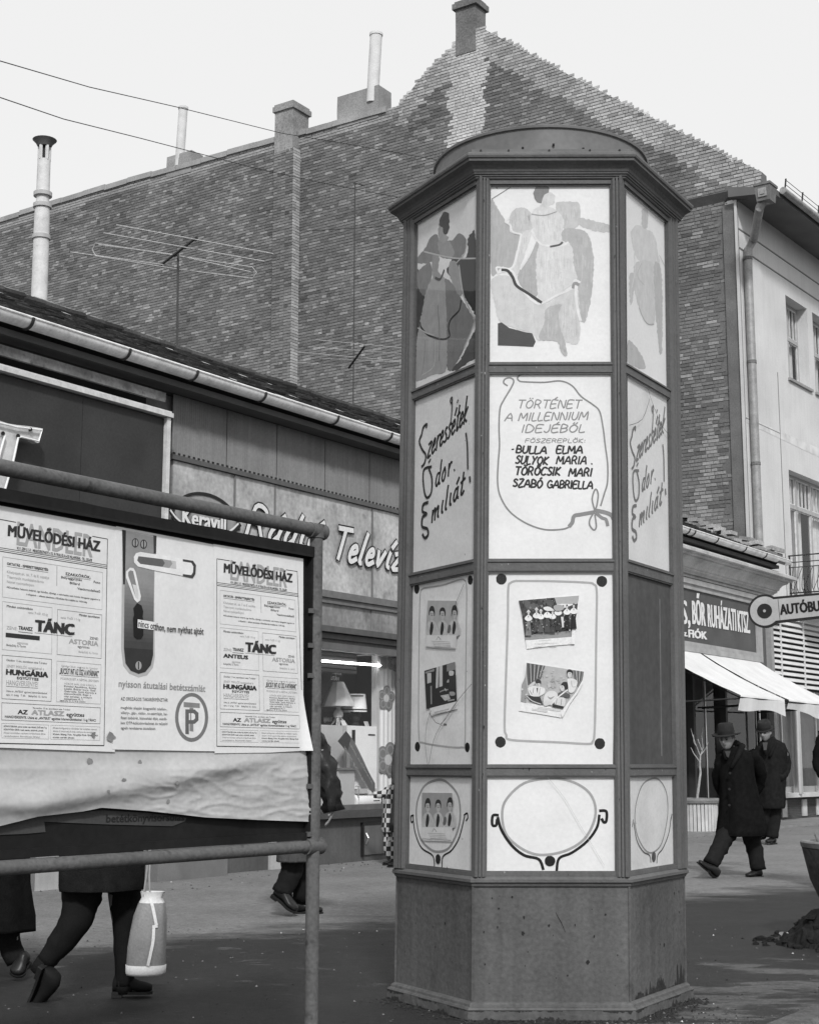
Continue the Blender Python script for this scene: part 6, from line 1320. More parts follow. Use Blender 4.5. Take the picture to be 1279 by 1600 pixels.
pf([(140 + 18 * cos(t * pi / 8), 978 + 26 * sin(t * pi / 8)) for t in range(16)], .32, 10); pf([(137, 955), (143, 955), (143, 1000), (137, 1000)], .03, 12)
pf([(125, 318), (150, 310), (460, 360), (478, 385), (474, 440), (458, 462), (240, 420), (135, 395), (114, 372), (112, 340)], .74, 13); pf([(400, 352), (460, 362), (478, 388), (474, 440), (458, 464), (400, 452), (400, 440), (450, 446), (460, 430), (462, 395), (450, 374), (400, 366)], .06, 14)
pf([(140, 335), (280, 352), (300, 370), (280, 398), (150, 380), (132, 360)], .13, 14); pf([(280, 352), (330, 360), (340, 380), (320, 405), (280, 398), (295, 375)], .3, 14.5); pf([(330, 360), (360, 366), (362, 410), (320, 404), (340, 382)], .5, 15)
pf([(90, 402), (110, 405), (122, 425), (154, 570), (150, 595), (132, 608), (115, 590), (66, 460), (66, 425)], .72, 13); pf([(92, 418), (108, 422), (140, 560), (138, 585), (124, 580), (80, 450), (80, 428)], .22, 14); pf([(104, 500), (126, 505), (140, 560), (138, 585), (124, 580)], .6, 15)
pf([(132, 610), (158, 625), (168, 660), (164, 690), (170, 715), (168, 800), (155, 822), (130, 822), (112, 805), (108, 700), (114, 680), (110, 640)], .02, 16)
pf([(135, 706), (235, 722), (235, 770), (135, 756)], .74, 17)
q = MB(); text(q, P, 'nincs otthon,', zt5([(140, 750)])[0], zt5([(297, 776)])[0], 11.5, dd + .0030, bold=.012); text(q, P, 'nem nyithat ajtót', zt5([(308, 778)])[0], zt5([(522, 795)])[0], 11, dd + .003, bold=.012)
text(q, P, 'AZ ORSZÁGOS TAKARÉKPÉNZTÁR', zt5([(36, 1182)])[0], zt5([(312, 1190)])[0], 5.5, dd + .001, bold=.0)
for k, s in enumerate(('megbízás alapján kiegyenlíti telefon-,', 'villany-, gáz-, rádió-, tv-számláját, be-', 'fizeti lakbérét, biztosítási díját, esedé-', 'kes OTP-kölcsönrészletet és teljesíti', 'egyéb rendszeres átutalásait.')): text(q, P, s, zt5([(36, 1232 + 30 * k)])[0], zt5([((308, 310, 308, 310, 242)[k], 1242 + 28.5 * k)])[0], 4.6, dd + .001, bold=-.004)
q.build('black_print', ink(.04), o)
q = MB(); text(q, P, 'nyisson átutalási betétszámlát', zt5([(24, 1102)])[0], zt5([(532, 1132)])[0], 11.5, dd + .001, bold=.01); q.build('grey_print', ink(.26), o)
ring = lambda rx, ry: [(452 + rx * cos(t * pi / 16), 1282 + ry * sin(t * pi / 16)) for t in range(32)]
pf(ring(97, 144), .17, 3, name='ring_print'); pf(ring(78, 122), .70, 4, name='ring_print')
pf([(405, 1192), (500, 1200), (500, 1228), (405, 1222)], .22, 5, name='letter_print'); pf([(440, 1225), (462, 1227), (462, 1366), (440, 1363)], .22, 6, name='letter_print')
pf([(415, 1235), (470, 1236), (492, 1256), (492, 1300), (470, 1320), (436, 1320), (436, 1382), (415, 1380)], .12, 7, name='letter_print'); pf([(436, 1258), (462, 1258), (472, 1268), (472, 1288), (462, 1298), (436, 1298)], .70, 8, name='letter_print'); pf([(443, 1258), (450, 1258), (450, 1298), (443, 1298)], .22, 9, name='letter_print')
o = bl_sheet([(334, 850), (474, 873), (474, 1173), (420, 1176), (336, 1177)], 'poster', 'right copy of the dance bill with readable Anteus line and curled corner', -.007)
bill(o, zt5([(600, 350), (1072, 425), (1110, 1460), (600, 1452)]), -.006, False)
q = MB(); rs = []
for j in range(13):
    t = j / 12; y_ = 1078 + 95 * t; xr_ = 473.5 + 16.5 * t ** 1.3; row_ = []
    for i in range(9): x_ = 466 + (xr_ - 466) * i / 8; row_.append(P.P(x_, y_, -.0055 + .030 * max(0, (x_ - 470) / 18) ** 1.2 * t ** .6 - .0010 * (i == 0)))
    rs.append(row_)
q.rings(rs[::-1], cap=False, closed=False); q.build('curled_edge', BPAP, o, smooth='all')
for (x, y, r) in ((174, 1152, 7), (147, 1148, 4), (141, 1190, 5), (195, 1219, 3.5), (219, 1191, 3.6), (171, 1236, 3), (278, 1223, 3), (263, 1253, 3.5), (76, 1181, 0)): 
    if r: spot(x, y, r, loose_d(x, y, (y - 1140) / 140) + .004 if y > 1180 else -.004, sp_o, SPT)
# ---------------------------------------------------------------- people
SKIN = mat('skin', .27, .6, .12, 30, .05, 120); HAIR = mat('hair', .025, .6, .3, 60); COATK = mat('black_wool', .009, .95, .3, 20, .3, 160, bump=.5, spec=.03); COATG = mat('dark_grey_wool', .014, .95, .3, 20, .3, 160, bump=.5, spec=.04)
TRO = mat('dark_trousers', .016, .9, .2, 20, .2, 150, bump=.3, spec=.05); SHO = mat('shoe_leather', .02, .35, .4, 20); LEA = mat('shiny_leather', .022, .38, .3, 8, bump=.6, bsc=12); GCO = mat('grey_coat', .07, .9, .2, 10, .2, 100, bump=.3)
def skin_body(joints, edges, name, parent, m=None):
    """one continuous body grown round a skeleton"""
    me = bpy.data.meshes.new('sk'); names = list(joints); idx = {k: i for i, k in enumerate(names)}
    L = root_loc(parent); me.from_pydata([V(joints[k][0]) - L for k in names], [(idx[a], idx[b]) for a, b in edges], [])
    ob = bpy.data.objects.new('sk', me); C.objects.link(ob); md = ob.modifiers.new('s', 'SKIN'); md.use_smooth_shade = True
    for i, k in enumerate(names):
        sv = me.skin_vertices[0].data[i]; r = joints[k][1]; sv.radius = (r, r) if not isinstance(r, tuple) else r; sv.use_root = (k == 'pelvis')
    sb = ob.modifiers.new('u', 'SUBSURF'); sb.levels = 2; sb.render_levels = 2
    dg = bpy.context.evaluated_depsgraph_get(); nm = bpy.data.meshes.new_from_object(ob.evaluated_get(dg)); bpy.data.objects.remove(ob)
    return nm
def head_geo(c, r, face, up):
    """a modelled head: skull, brow, nose, lips, chin, ears"""
    face = V(face).normalized(); up = V(up).normalized(); side = face.cross(up).normalized(); up = side.cross(face); vs = []; fs = []; nu, nv = 28, 20
    for j in range(nv + 1):
        ph = pi * j / nv
        for i in range(nu):
            th_ = 2 * pi * i / nu; x = sin(ph) * cos(th_); y = sin(ph) * sin(th_); z = cos(ph)     # x = forward
            X, Y, Zz = x * .98, y * .78, z * 1.18
            if z < 0: k = -z; Y *= 1 - .32 * k; X *= 1 - .12 * k; X += .10 * k
            f = max(0, x)
            g_ = lambda a, b, sa, sb: math.exp(-((y - a) / sa) ** 2 - ((z - b) / sb) ** 2) * f
            X += .38 * g_(0, -.20, .14, .15) + .16 * g_(0, .02, .10, .22) - .17 * (g_(.32, .05, .17, .13) + g_(-.32, .05, .17, .13)) - .06 * (g_(.42, -.48, .12, .22) + g_(-.42, -.48, .12, .22)) + .06 * (g_(.3, .26, .3, .1) + g_(-.3, .26, .3, .1)) + .07 * g_(0, -.52, .22, .07) - .05 * g_(0, -.42, .2, .04) + .10 * g_(0, -.85, .25, .14) + .05 * (g_(.45, -.25, .18, .2) + g_(-.45, -.25, .18, .2))
            for s_ in (1, -1):
                e_ = math.exp(-((y - s_ * .98) / .2) ** 2 - ((x + .05) / .16) ** 2 - ((z + .05) / .24) ** 2); Y += s_ * .16 * e_
            vs.append(V(c) + face * X * r + side * Y * r + up * Zz * r)
    for j in range(nv):
        for i in range(nu):
            a = j * nu + i; b = j * nu + (i + 1) % nu; fs.append((a, a + nu, b + nu, b))
    return vs, fs, face, up, side
def body(parent, joints, edges, head=None, fingers=()):
    j = dict(joints); e = list(edges)
    for (wrist, hand_dir, palm_n, nm) in fingers:
        w0, _ = j[wrist]; d = V(hand_dir).normalized(); n_ = V(palm_n).normalized(); s_ = d.cross(n_).normalized()
        j[nm + 'p'] = (w0 + d * .045, (.034, .018)); e.append((wrist, nm + 'p'))
        for k, (off, ln_) in enumerate(((-.027, .062), (-.009, .072), (.009, .068), (.026, .052))):
            a = w0 + d * .088 + s_ * off; j[nm + 'a%d' % k] = (a, .0095); b = a + d * ln_ * .5 + n_ * .010; j[nm + 'b%d' % k] = (b, .0088); c_ = b + d * ln_ * .45 + n_ * .022; j[nm + 'c%d' % k] = (c_, .0075); e += [(nm + 'p', nm + 'a%d' % k), (nm + 'a%d' % k, nm + 'b%d' % k), (nm + 'b%d' % k, nm + 'c%d' % k)]
        a = w0 + d * .035 - s_ * .038 + n_ * .006; j[nm + 't'] = (a, .011); b = a + d * .036 - s_ * .018 + n_ * .012; j[nm + 't2'] = (b, .0095); e += [(nm + 'p', nm + 't'), (nm + 't', nm + 't2')]
    nm_ = skin_body(j, e, 'body', parent); q = MB(); L = root_loc(parent); q.add([v.co + L for v in nm_.vertices], [tuple(p.vertices) for p in nm_.polygons]); bpy.data.meshes.remove(nm_)
    fr = None
    if head: vs, fs, f, u_, s_ = head_geo(*head); q.add(vs, fs); fr = (V(head[0]), head[1], f, u_, s_)
    q.build('body', SKIN, parent, smooth='all')
    if fr:
        c, r, f, u_, s_ = fr
        for sg_ in (1, -1):
            q = MB(); q.ell([(c + f * r * (.82 + dx) + s_ * r * .30 * sg_ + u_ * r * .04, s_ * r * .14 * k, u_ * r * .08 * k) for dx, k in ((0, .9), (.05, 1), (.075, .4))], 8); q.build('eye', HAIR, parent)
            q = MB(); q.tube([c + f * r * .94 + s_ * r * .14 * sg_ + u_ * r * .24, c + f * r * .87 + s_ * r * .48 * sg_ + u_ * r * .22], [r * .07, r * .045], 6); q.build('eyebrow', HAIR, parent)
        q = MB(); q.tube([c + f * r * .88 + s_ * r * .2 - u_ * r * .52, c + f * r * 1.0 - u_ * r * .54, c + f * r * .88 - s_ * r * .2 - u_ * r * .52], [r * .03, r * .055, r * .03], 6); q.build('mouth', mat('lips', .10, .6), parent)
    return fr
def cloth(parent, name, m, rings, n=22, jit=.16, seed=0, fold=.09):
    """garment lofted over the body, falling into vertical folds toward the hem"""
    rr_ = []
    for (c0, a0, b0), (c1, a1, b1) in zip(rings, rings[1:]):
        for k in range(4): t = k / 4; rr_.append((V(c0).lerp(V(c1), t), V(a0).lerp(V(a1), t), V(b0).lerp(V(b1), t)))
    rr_.append(rings[-1]); n = 56; q = MB(); q.ell(rr_, n, 0, seed)
    zt_ = max(r[0].z for r in rr_); zb_ = min(r[0].z for r in rr_)
    for i, v in enumerate(q.v[:n * len(rr_)]):
        j, k = divmod(i, n); c = rr_[j][0]; an = 2 * pi * k / n; t = (zt_ - v.z) / (zt_ - zb_); d = v - c; w = noise.noise(V((cos(an) * 2.6 + seed, sin(an) * 2.6, v.z * .9))) * (.35 + t) + .5 * noise.noise(V((cos(an) * 5 + seed, sin(an) * 5, v.z * 2.2)))
        ridge_ = .5 - abs(noise.noise(V((cos(an) * 3.2, sin(an) * 3.2 + seed, v.z * 3.4 + an * .6)))) * 2
        v += d * (fold * w + .045 * ridge_ * (jit / .16))
    return q.build(name, m, parent, smooth='all')
def tubec(parent, name, m, pts, rad, n=14, jit=.12, seed=0):
    q = MB(); pts2 = []; rr2 = []
    for i in range(len(pts) - 1):
        for k in range(5): t = k / 5; pts2.append(V(pts[i]).lerp(V(pts[i + 1]), t)); rr2.append(rad[i] + (rad[i + 1] - rad[i]) * t)
    pts2.append(V(pts[-1])); rr2.append(rad[-1])
    # round the joints a little
    for _ in range(2): pts2 = [pts2[0]] + [(pts2[i - 1] + pts2[i] * 2 + pts2[i + 1]) / 4 for i in range(1, len(pts2) - 1)] + [pts2[-1]]
    q.tube(pts2, rr2, n); c_ = pts2
    if jit:
        for i, v in enumerate(q.v): a = c_[i // n if i // n < len(c_) else -1]; v += (v - a) * jit * (1.2 * noise.noise(V((v.x * 12 + seed, v.y * 12, v.z * 20))) + .8 * (.4 - abs(noise.noise(V((v.x * 16, v.y * 16, v.z * 34 + v.x * 12 + seed))) * 2)) + .3 * noise.noise(V((v.x * 40, v.y * 40, v.z * 60))))
    return q.build(name, m, parent, smooth='all')
def shoe(parent, heel, toe, up=Z, s=1.0, m=None):
    heel, toe = V(heel), V(toe); d = (toe - heel).normalized(); L = (toe - heel).length; side = d.cross(V(up)).normalized(); up = side.cross(d)
    rs = []
    for t, w, h, b in ((0, .026, .055, 0), (.05, .033, .085, 0), (.2, .036, .09, 0), (.36, .033, .075, .006), (.5, .038, .06, .006), (.68, .046, .05, 0), (.85, .042, .042, 0), (.95, .03, .034, .003), (1.0, .012, .022, .008)):
        rs.append((heel + d * L * t + up * (h * s / 2 + b + .012), side * w * s, up * h * s / 2))
    q = MB(); q.ell(rs, 14); o = q.build('shoe', m or SHO, parent, smooth='all')
    q = MB(); pr = [(-.01, .03), (.0, .036), (.25, .036), (.5, .040), (.72, .050), (.9, .042), (1.02, .014)]
    pts = [heel + d * L * t + side * w * s for t, w in pr] + [heel + d * L * t - side * w * s for t, w in pr[::-1]]; q.poly(pts, up * .014); q.poly([heel + d * L * t + side * w * s * .95 - up * .016 for t, w in pr[:3]] + [heel + d * L * t - side * w * s * .95 - up * .016 for t, w in pr[:3][::-1]], up * .018); q.build('sole', BLK, o)
X_ = V((1, 0, 0)); Y_ = V((0, 1, 0))
def A(x, y, Y): return at(x, y, Y)
def pw(px_, Y): return px_ / F * Y * .97
# --- man in the hat, walking left with hands behind his back
Y = 17.35; mn = thing('person', A(1150, 1369, Y) * 1, 'older man in wide-brimmed hat and dark overcoat striding left, hands behind back', 'person', None)
mn.location = V((A(1150, 1369, Y).x, Y, 0))
hd = (A(1135, 1156, Y - .10), .10, V((-.52, -.84, -.06)), V((-.10, -.10, 1)))
J = {'pelvis': (A(1156, 1262, Y), .13), 'chest': (A(1152, 1200, Y), .14), 'neck': (A(1144, 1174, Y), .06), 'headb': (A(1137, 1162, Y - .04), .055), 'shl': (A(1124, 1184, Y), .06), 'ell': (A(1118, 1216, Y + .12), .045), 'wrl': (A(1148, 1236, Y + .3), .032), 'shr': (A(1174, 1182, Y), .06), 'elr': (A(1186, 1214, Y + .14), .045), 'wrr': (A(1160, 1238, Y + .32), .032),
     'hil': (A(1146, 1282, Y), .10), 'knl': (A(1122, 1322, Y - .15), .065), 'anl': (A(1109, 1352, Y - .22), .045), 'hir': (A(1166, 1282, Y), .10), 'knr': (A(1178, 1326, Y + .05), .065), 'anr': (A(1184, 1358, Y), .045)}
E_ = [('pelvis', 'chest'), ('chest', 'neck'), ('neck', 'headb'), ('chest', 'shl'), ('shl', 'ell'), ('ell', 'wrl'), ('chest', 'shr'), ('shr', 'elr'), ('elr', 'wrr'), ('pelvis', 'hil'), ('hil', 'knl'), ('knl', 'anl'), ('pelvis', 'hir'), ('hir', 'knr'), ('knr', 'anr')]
fr = body(mn, J, E_, hd, [('wrl', (.8, .3, -.3), (0, 1, 0), 'hl'), ('wrr', (-.8, .2, -.3), (0, 1, 0), 'hr')])
def coat_r(lst, Y, dep): return [(A(x, y, Y + dy), X_ * pw(w, Y), Y_ * d) for x, y, w, d, dy in [(l + (0,))[:5] if len(l) == 4 else l for l in lst]]
cloth(mn, 'overcoat', COATK, coat_r([(1145, 1166, 9, .08), (1146, 1171, 17, .11), (1148, 1176, 25, .14), (1149, 1186, 28, .17), (1150, 1205, 28, .18), (1152, 1225, 28, .19), (1155, 1245, 30, .21), (1157, 1265, 33, .24), (1159, 1285, 37, .27), (1158, 1300, 39, .29), (1157, 1306, 38, .28), (1156, 1303, 33, .24)], Y, 0), n=32, jit=.22, seed=2)
tubec(mn, 'sleeve', COATK, [A(1172, 1177, Y), A(1184, 1195, Y + .06), A(1189, 1216, Y + .14), A(1178, 1238, Y + .24), A(1162, 1242, Y + .3)], [.075, .085, .075, .068, .062], seed=1, jit=.2)
tubec(mn, 'sleeve', COATK, [A(1130, 1178, Y - .02), A(1124, 1196, Y), A(1120, 1218, Y + .10), A(1126, 1238, Y + .2), A(1142, 1242, Y + .28)], [.06, .07, .064, .058, .052], seed=4, jit=.2)
# collar, lapels, scarf
q = MB(); q.tube([A(1134, 1187, Y - .17), A(1133, 1176, Y - .15), A(1138, 1166, Y - .07), A(1150, 1161, Y + .05), A(1159, 1166, Y - .05), A(1154, 1178, Y - .16), A(1142, 1200, Y - .2)], [.02, .034, .038, .04, .04, .034, .02], 10); q.build('collar', COATG, mn, smooth='all')
q = MB(); q.poly([A(1132, 1174, Y - .19), A(1141, 1173, Y - .19), A(1138, 1184, Y - .205), A(1135, 1182, Y - .205)], Y_ * .02); q.build('scarf', mat('scarf', .045, .9, .3, 40), mn)
q = MB()
for (x, y) in ((1140, 1208), (1139, 1233), (1139, 1258)): p = A(x, y, Y - .225); q.tube([p, p - Y_ * .012], .014, 8)
q.build('coat_button', BLK, mn)
def hat(parent, c, r, f, u_, s_, brimw, crown, tilt, m, bm=None):
    u2_ = (u_ + f * tilt).normalized(); f2 = (f - u2_ * f.dot(u2_)).normalized(); s2 = u2_.cross(f2); base_ = c + u_ * r * .56
    q = MB(); n_ = 28; R0 = r * .98
    def rg(k, h, wx=1.0): return [base_ + f2 * cos(2 * pi * i / n_) * k * 1.12 + s2 * sin(2 * pi * i / n_) * k * wx + u2_ * (h + (.25 * abs(sin(2 * pi * i / n_)) ** 2 * (k - R0) if k > R0 else 0)) for i in range(n_)]
    q.rings([rg(R0 * .9, -.01), rg(R0 + brimw, -.012), rg(R0 + brimw + .004, -.004), rg(R0 + brimw, .002), rg(R0, .008), rg(R0 * .98, crown * .3), rg(R0 * .93, crown * .65, .97), rg(R0 * .87, crown * .95, .93), rg(R0 * .78, crown * 1.02, .86), rg(R0 * .5, crown * .86, .5), rg(.005, crown * .76)]); o = q.build('hat', m, parent, smooth='all')
    q = MB(); q.rings([rg(R0 * 1.005, .008), rg(R0 * 1.01, .045)], cap=False); q.build('hat_band', bm or BLK, o, smooth='all')
HTM = mat('felt_hat', .024, .9, .2, 20)
hat(mn, *fr, .062, .135, .05, HTM)
q = MB(); c, r, f, u_, s_ = fr; q.ell([(c - f * r * .25 + u_ * r * h, f * r * (.95 * k), s_ * r * (.86 * k)) for h, k in ((-.35, .75), (-.1, 1.0), (.2, 1.05), (.45, 1.0))], 18); q.build('hair', mat('grey_hair', .12, .8), mn, smooth='all')
tubec(mn, 'trouser_leg', TRO, [A(1146, 1285, Y), A(1133, 1308, Y - .1), A(1121, 1330, Y - .18), A(1110, 1351, Y - .24)], [.115, .105, .095, .088], seed=6); tubec(mn, 'trouser_leg', TRO, [A(1166, 1285, Y), A(1174, 1310, Y + .05), A(1180, 1332, Y + .05), A(1184, 1359, Y + .02)], [.115, .10, .092, .088], seed=9)
shoe(mn, A(1117, 1373, Y - .22) + Z * .01, A(1089, 1349, Y - .38), V((.3, -.3, .8)), 1.15); shoe(mn, A(1189, 1370, Y + .06) + Z * .0, A(1166, 1372, Y - .06), Z, 1.1)
# --- second man, hand in pocket
Y = 24.3; mn = thing('person', V((A(1203, 1316, Y).x, Y, 0)), 'younger man in small cap and dark coat, hand in pocket, farther back', 'person')
hd = (A(1195, 1145, Y - .07), .118, V((-.55, -.82, -.12)), V((-.1, -.12, 1)))
J = {'pelvis': (A(1204, 1236, Y), .13), 'chest': (A(1205, 1180, Y), .15), 'neck': (A(1201, 1160, Y), .065), 'headb': (A(1198, 1152, Y), .07), 'shl': (A(1190, 1170, Y), .065), 'ell': (A(1184, 1200, Y), .05), 'wrl': (A(1186, 1226, Y - .05), .036), 'shr': (A(1224, 1168, Y), .065), 'elr': (A(1230, 1196, Y + .1), .05), 'wrr': (A(1218, 1214, Y - .1), .036), 'hil': (A(1197, 1250, Y), .1), 'knl': (A(1193, 1284, Y), .07), 'anl': (A(1191, 1308, Y + .1), .045), 'hir': (A(1209, 1250, Y), .1), 'knr': (A(1208, 1284, Y), .07), 'anr': (A(1206, 1308, Y), .045)}
fr = body(mn, J, E_, hd, [('wrl', (0, -.2, -1), (1, 0, 0), 'hl'), ('wrr', (-.5, -.3, -.8), (0, 1, 0), 'hr')])
cloth(mn, 'overcoat', COATG, coat_r([(1202, 1153, 6, .1), (1203, 1157, 14, .14), (1205, 1162, 21, .18), (1206, 1172, 24, .21), (1206, 1195, 23, .22), (1205, 1220, 22, .24), (1204, 1245, 22, .26), (1203, 1260, 23, .27), (1203, 1263, 22, .26), (1203, 1260, 18, .2)], Y, 0), n=28, jit=.2, seed=12)
tubec(mn, 'sleeve', COATG, [A(1219, 1166, Y), A(1225, 1182, Y + .08), A(1228, 1200, Y + .08), A(1221, 1213, Y - .1), A(1216, 1216, Y - .2)], [.08, .09, .082, .075, .065], seed=14); tubec(mn, 'sleeve', COATG, [A(1189, 1167, Y), A(1184, 1185, Y), A(1183, 1205, Y - .05), A(1186, 1222, Y - .1)], [.09, .09, .08, .07], seed=15)
q = MB(); q.tube([A(1197, 1180, Y - .24), A(1193, 1166, Y - .2), A(1199, 1156, Y), A(1208, 1155, Y + .02), A(1211, 1162, Y - .16), A(1202, 1182, Y - .25)], [.02, .04, .045, .045, .04, .02], 8); q.build('collar', COATG, mn, smooth='all')
q = MB(); q.poly([A(1191, 1160, Y - .24), A(1199, 1160, Y - .24), A(1197, 1172, Y - .26), A(1193, 1172, Y - .26)], Y_ * .02); q.build('shirt', mat('shirt', .06, .9), mn)
hat(mn, *fr, .022, .13, .25, HTM)
q = MB(); c, r, f, u_, s_ = fr; q.ell([(c - f * r * .25 + u_ * r * h, f * r * (.9 * k), s_ * r * (.84 * k)) for h, k in ((-.5, .75), (-.1, 1.0), (.2, 1.05), (.45, 1.0))], 18); q.build('hair', HAIR, mn, smooth='all')
tubec(mn, 'trouser_leg', TRO, [A(1197, 1255, Y), A(1193, 1284, Y), A(1188, 1304, Y + .25)], [.13, .11, .1], seed=6); tubec(mn, 'trouser_leg', TRO, [A(1209, 1255, Y), A(1208, 1284, Y), A(1206, 1309, Y)], [.13, .11, .1], seed=9)
shoe(mn, A(1210, 1318, Y + .08) * 1, A(1198, 1318, Y - .16), Z, 1.25); shoe(mn, A(1192, 1309, Y + .3), A(1182, 1313, Y + .1), V((-.1, -.2, 1)), 1.2)
# --- a third passer-by cut by the right edge of the picture
Y = 15.6; mn = thing('person', V((A(1312, 1370, Y).x, Y, 0)), 'passer-by at the right edge, only a dark coat sleeve showing', 'person')
cx = 1312; hd = (A(cx, 1108, Y), .10, V((.4, -.9, -.1)), Z)
J = {'pelvis': (A(cx, 1250, Y), .13), 'chest': (A(cx, 1170, Y), .15), 'neck': (A(cx, 1132, Y), .065), 'headb': (A(cx, 1120, Y), .07), 'shl': (A(cx - 24, 1150, Y), .065), 'ell': (A(cx - 33, 1195, Y), .05), 'wrl': (A(cx - 14, 1225, Y - .1), .036), 'shr': (A(cx + 24, 1150, Y), .065), 'elr': (A(cx + 32, 1195, Y), .05), 'wrr': (A(cx + 28, 1230, Y - .1), .036), 'hil': (A(cx - 10, 1265, Y), .1), 'knl': (A(cx - 8, 1325, Y), .07), 'anl': (A(cx - 10, 1376, Y), .045), 'hir': (A(cx + 10, 1265, Y), .1), 'knr': (A(cx + 16, 1325, Y), .07), 'anr': (A(cx + 20, 1376, Y), .045)}
fr = body(mn, J, E_, hd, [('wrl', (0, -.2, -1), (1, 0, 0), 'hl'), ('wrr', (0, -.3, -.8), (0, 1, 0), 'hr')])
cloth(mn, 'overcoat', COATK, coat_r([(cx, 1128, 9, .1), (cx, 1136, 24, .15), (cx, 1160, 28, .2), (cx, 1200, 27, .2), (cx, 1250, 27, .22), (cx, 1290, 29, .24), (cx, 1288, 24, .2)], Y, 0), n=24, jit=.2)
tubec(mn, 'sleeve', COATK, [A(cx - 24, 1145, Y), A(cx - 31, 1172, Y), A(cx - 34, 1196, Y), A(cx - 22, 1216, Y - .1)], [.07, .07, .065, .055], jit=.2); tubec(mn, 'sleeve', COATK, [A(cx + 24, 1145, Y), A(cx + 30, 1172, Y), A(cx + 32, 1196, Y), A(cx + 28, 1222, Y - .1)], [.07, .07, .065, .055])
q = MB(); c, r, f, u_, s_ = fr; q.ell([(c - f * r * .15 + u_ * r * h, f * r * k, s_ * r * (.86 * k)) for h, k in ((-.5, .8), (.2, 1.02), (.8, .9), (1.2, .4))], 18); q.build('hair', HAIR, mn, smooth='all')
for s_ in (-1, 1): tubec(mn, 'trouser_leg', TRO, [A(cx + 10 * s_, 1270, Y), A(cx + 12 * s_, 1325, Y), A(cx + 14 * s_, 1374, Y)], [.11, .1, .09], seed=s_); h_ = A(cx + 14 * s_, 1380, Y); h_.z = 0; shoe(mn, h_ + Y_ * .1, h_ - Y_ * .18, Z, 1.1)
# --- woman striding behind the notice board, carrying a duffel bag
Y = 8.35; mn = thing('person', V((A(150, 1568, Y).x, Y, 0)), 'walking person behind the board, dark trousers showing below a short coat', 'person')
cx = 158; hd = (A(cx + 12, 1105, Y), .10, V((.8, .5, -.1)), Z)
J = {'pelvis': (A(cx, 1330, Y), .13), 'chest': (A(cx + 6, 1215, Y), .13), 'neck': (A(cx + 10, 1150, Y), .055), 'headb': (A(cx + 12, 1128, Y), .06), 'shl': (A(cx - 36, 1185, Y + .1), .055), 'ell': (A(cx - 62, 1255, Y + .1), .042), 'wrl': (A(cx - 50, 1300, Y + .1), .03), 'shr': (A(cx + 52, 1180, Y - .02), .055), 'elr': (A(cx + 72, 1255, Y - .02), .042), 'wrr': (A(cx + 78, 1290, Y), .03), 'hil': (A(cx - 22, 1355, Y), .10), 'knl': (A(118, 1442, Y - .05), .07), 'anl': (A(62, 1520, Y - .05), .045), 'hir': (A(cx + 30, 1355, Y + .1), .10), 'knr': (A(196, 1455, Y + .1), .065), 'anr': (A(195, 1545, Y + .1), .042)}
fr = body(mn, J, E_, hd, [('wrl', (0, .2, -1), (1, 0, 0), 'hl'), ('wrr', (0, 0, -1), (-1, 0, 0), 'hr')])
cloth(mn, 'coat', COATG, coat_r([(cx + 10, 1150, 18, .08), (cx + 8, 1165, 52, .13), (cx + 6, 1200, 66, .17), (cx + 3, 1260, 62, .17), (cx, 1320, 66, .19), (157, 1360, 67, .21), (157, 1384, 66, .22), (157, 1390, 64, .22), (157, 1380, 56, .18)], Y, 0), n=34, jit=.14, seed=3)
tubec(mn, 'sleeve', COATG, [A(cx + 50, 1178, Y), A(cx + 66, 1230, Y), A(cx + 76, 1285, Y)], [.065, .06, .05]); tubec(mn, 'sleeve', COATG, [A(cx - 36, 1180, Y + .1), A(cx - 58, 1240, Y + .1), A(cx - 52, 1295, Y + .1)], [.065, .06, .05])
q = MB(); c, r, f, u_, s_ = fr; q.ell([(c - f * r * .18 + u_ * r * h, f * r * k, s_ * r * (.9 * k)) for h, k in ((-.9, .6), (-.4, .9), (.2, 1.06), (.8, .95), (1.2, .4))], 18); q.build('hair', HAIR, mn, smooth='all')
TR2 = mat('ribbed_trousers', .013, .9, .2, 10, .25, 180, bump=.3, spec=.05)
tubec(mn, 'trouser_leg', TR2, [A(134, 1372, Y), A(128, 1400, Y - .02), A(122, 1436, Y - .05), A(96, 1472, Y - .05), A(72, 1504, Y - .05)], [.115, .108, .088, .072, .05], n=20, jit=.07, seed=5)
tubec(mn, 'trouser_leg', TR2, [A(195, 1370, Y + .1), A(197, 1410, Y + .1), A(197, 1455, Y + .1), A(196, 1505, Y + .1), A(195, 1540, Y + .1)], [.10, .085, .068, .058, .050], n=20, jit=.07, seed=8)
for (x0, y0, x1, y1, yy) in ((72, 1502, 58, 1520, Y - .05), (195, 1532, 194, 1552, Y + .1)): q = MB(); q.tube([A(x0, y0, yy), A(x1, y1, yy)], [.052, .045], 14); q.build('trouser_cuff', TR2, mn, smooth='all')
shoe(mn, A(66, 1508, Y - .08) + V((.02, -.02, -.0)), A(46, 1580, Y + .02), V((1, -.5, .2)), 1.2, mat('suede_shoe', .010, .8, .2, 20)); h_ = A(176, 1568, Y + .1); h_.z = .02; t_ = A(238, 1560, Y + .12); t_.z = .018; shoe(mn, h_, t_, Z, 1.12, mat('suede_shoe', .010, .8, .2, 20))
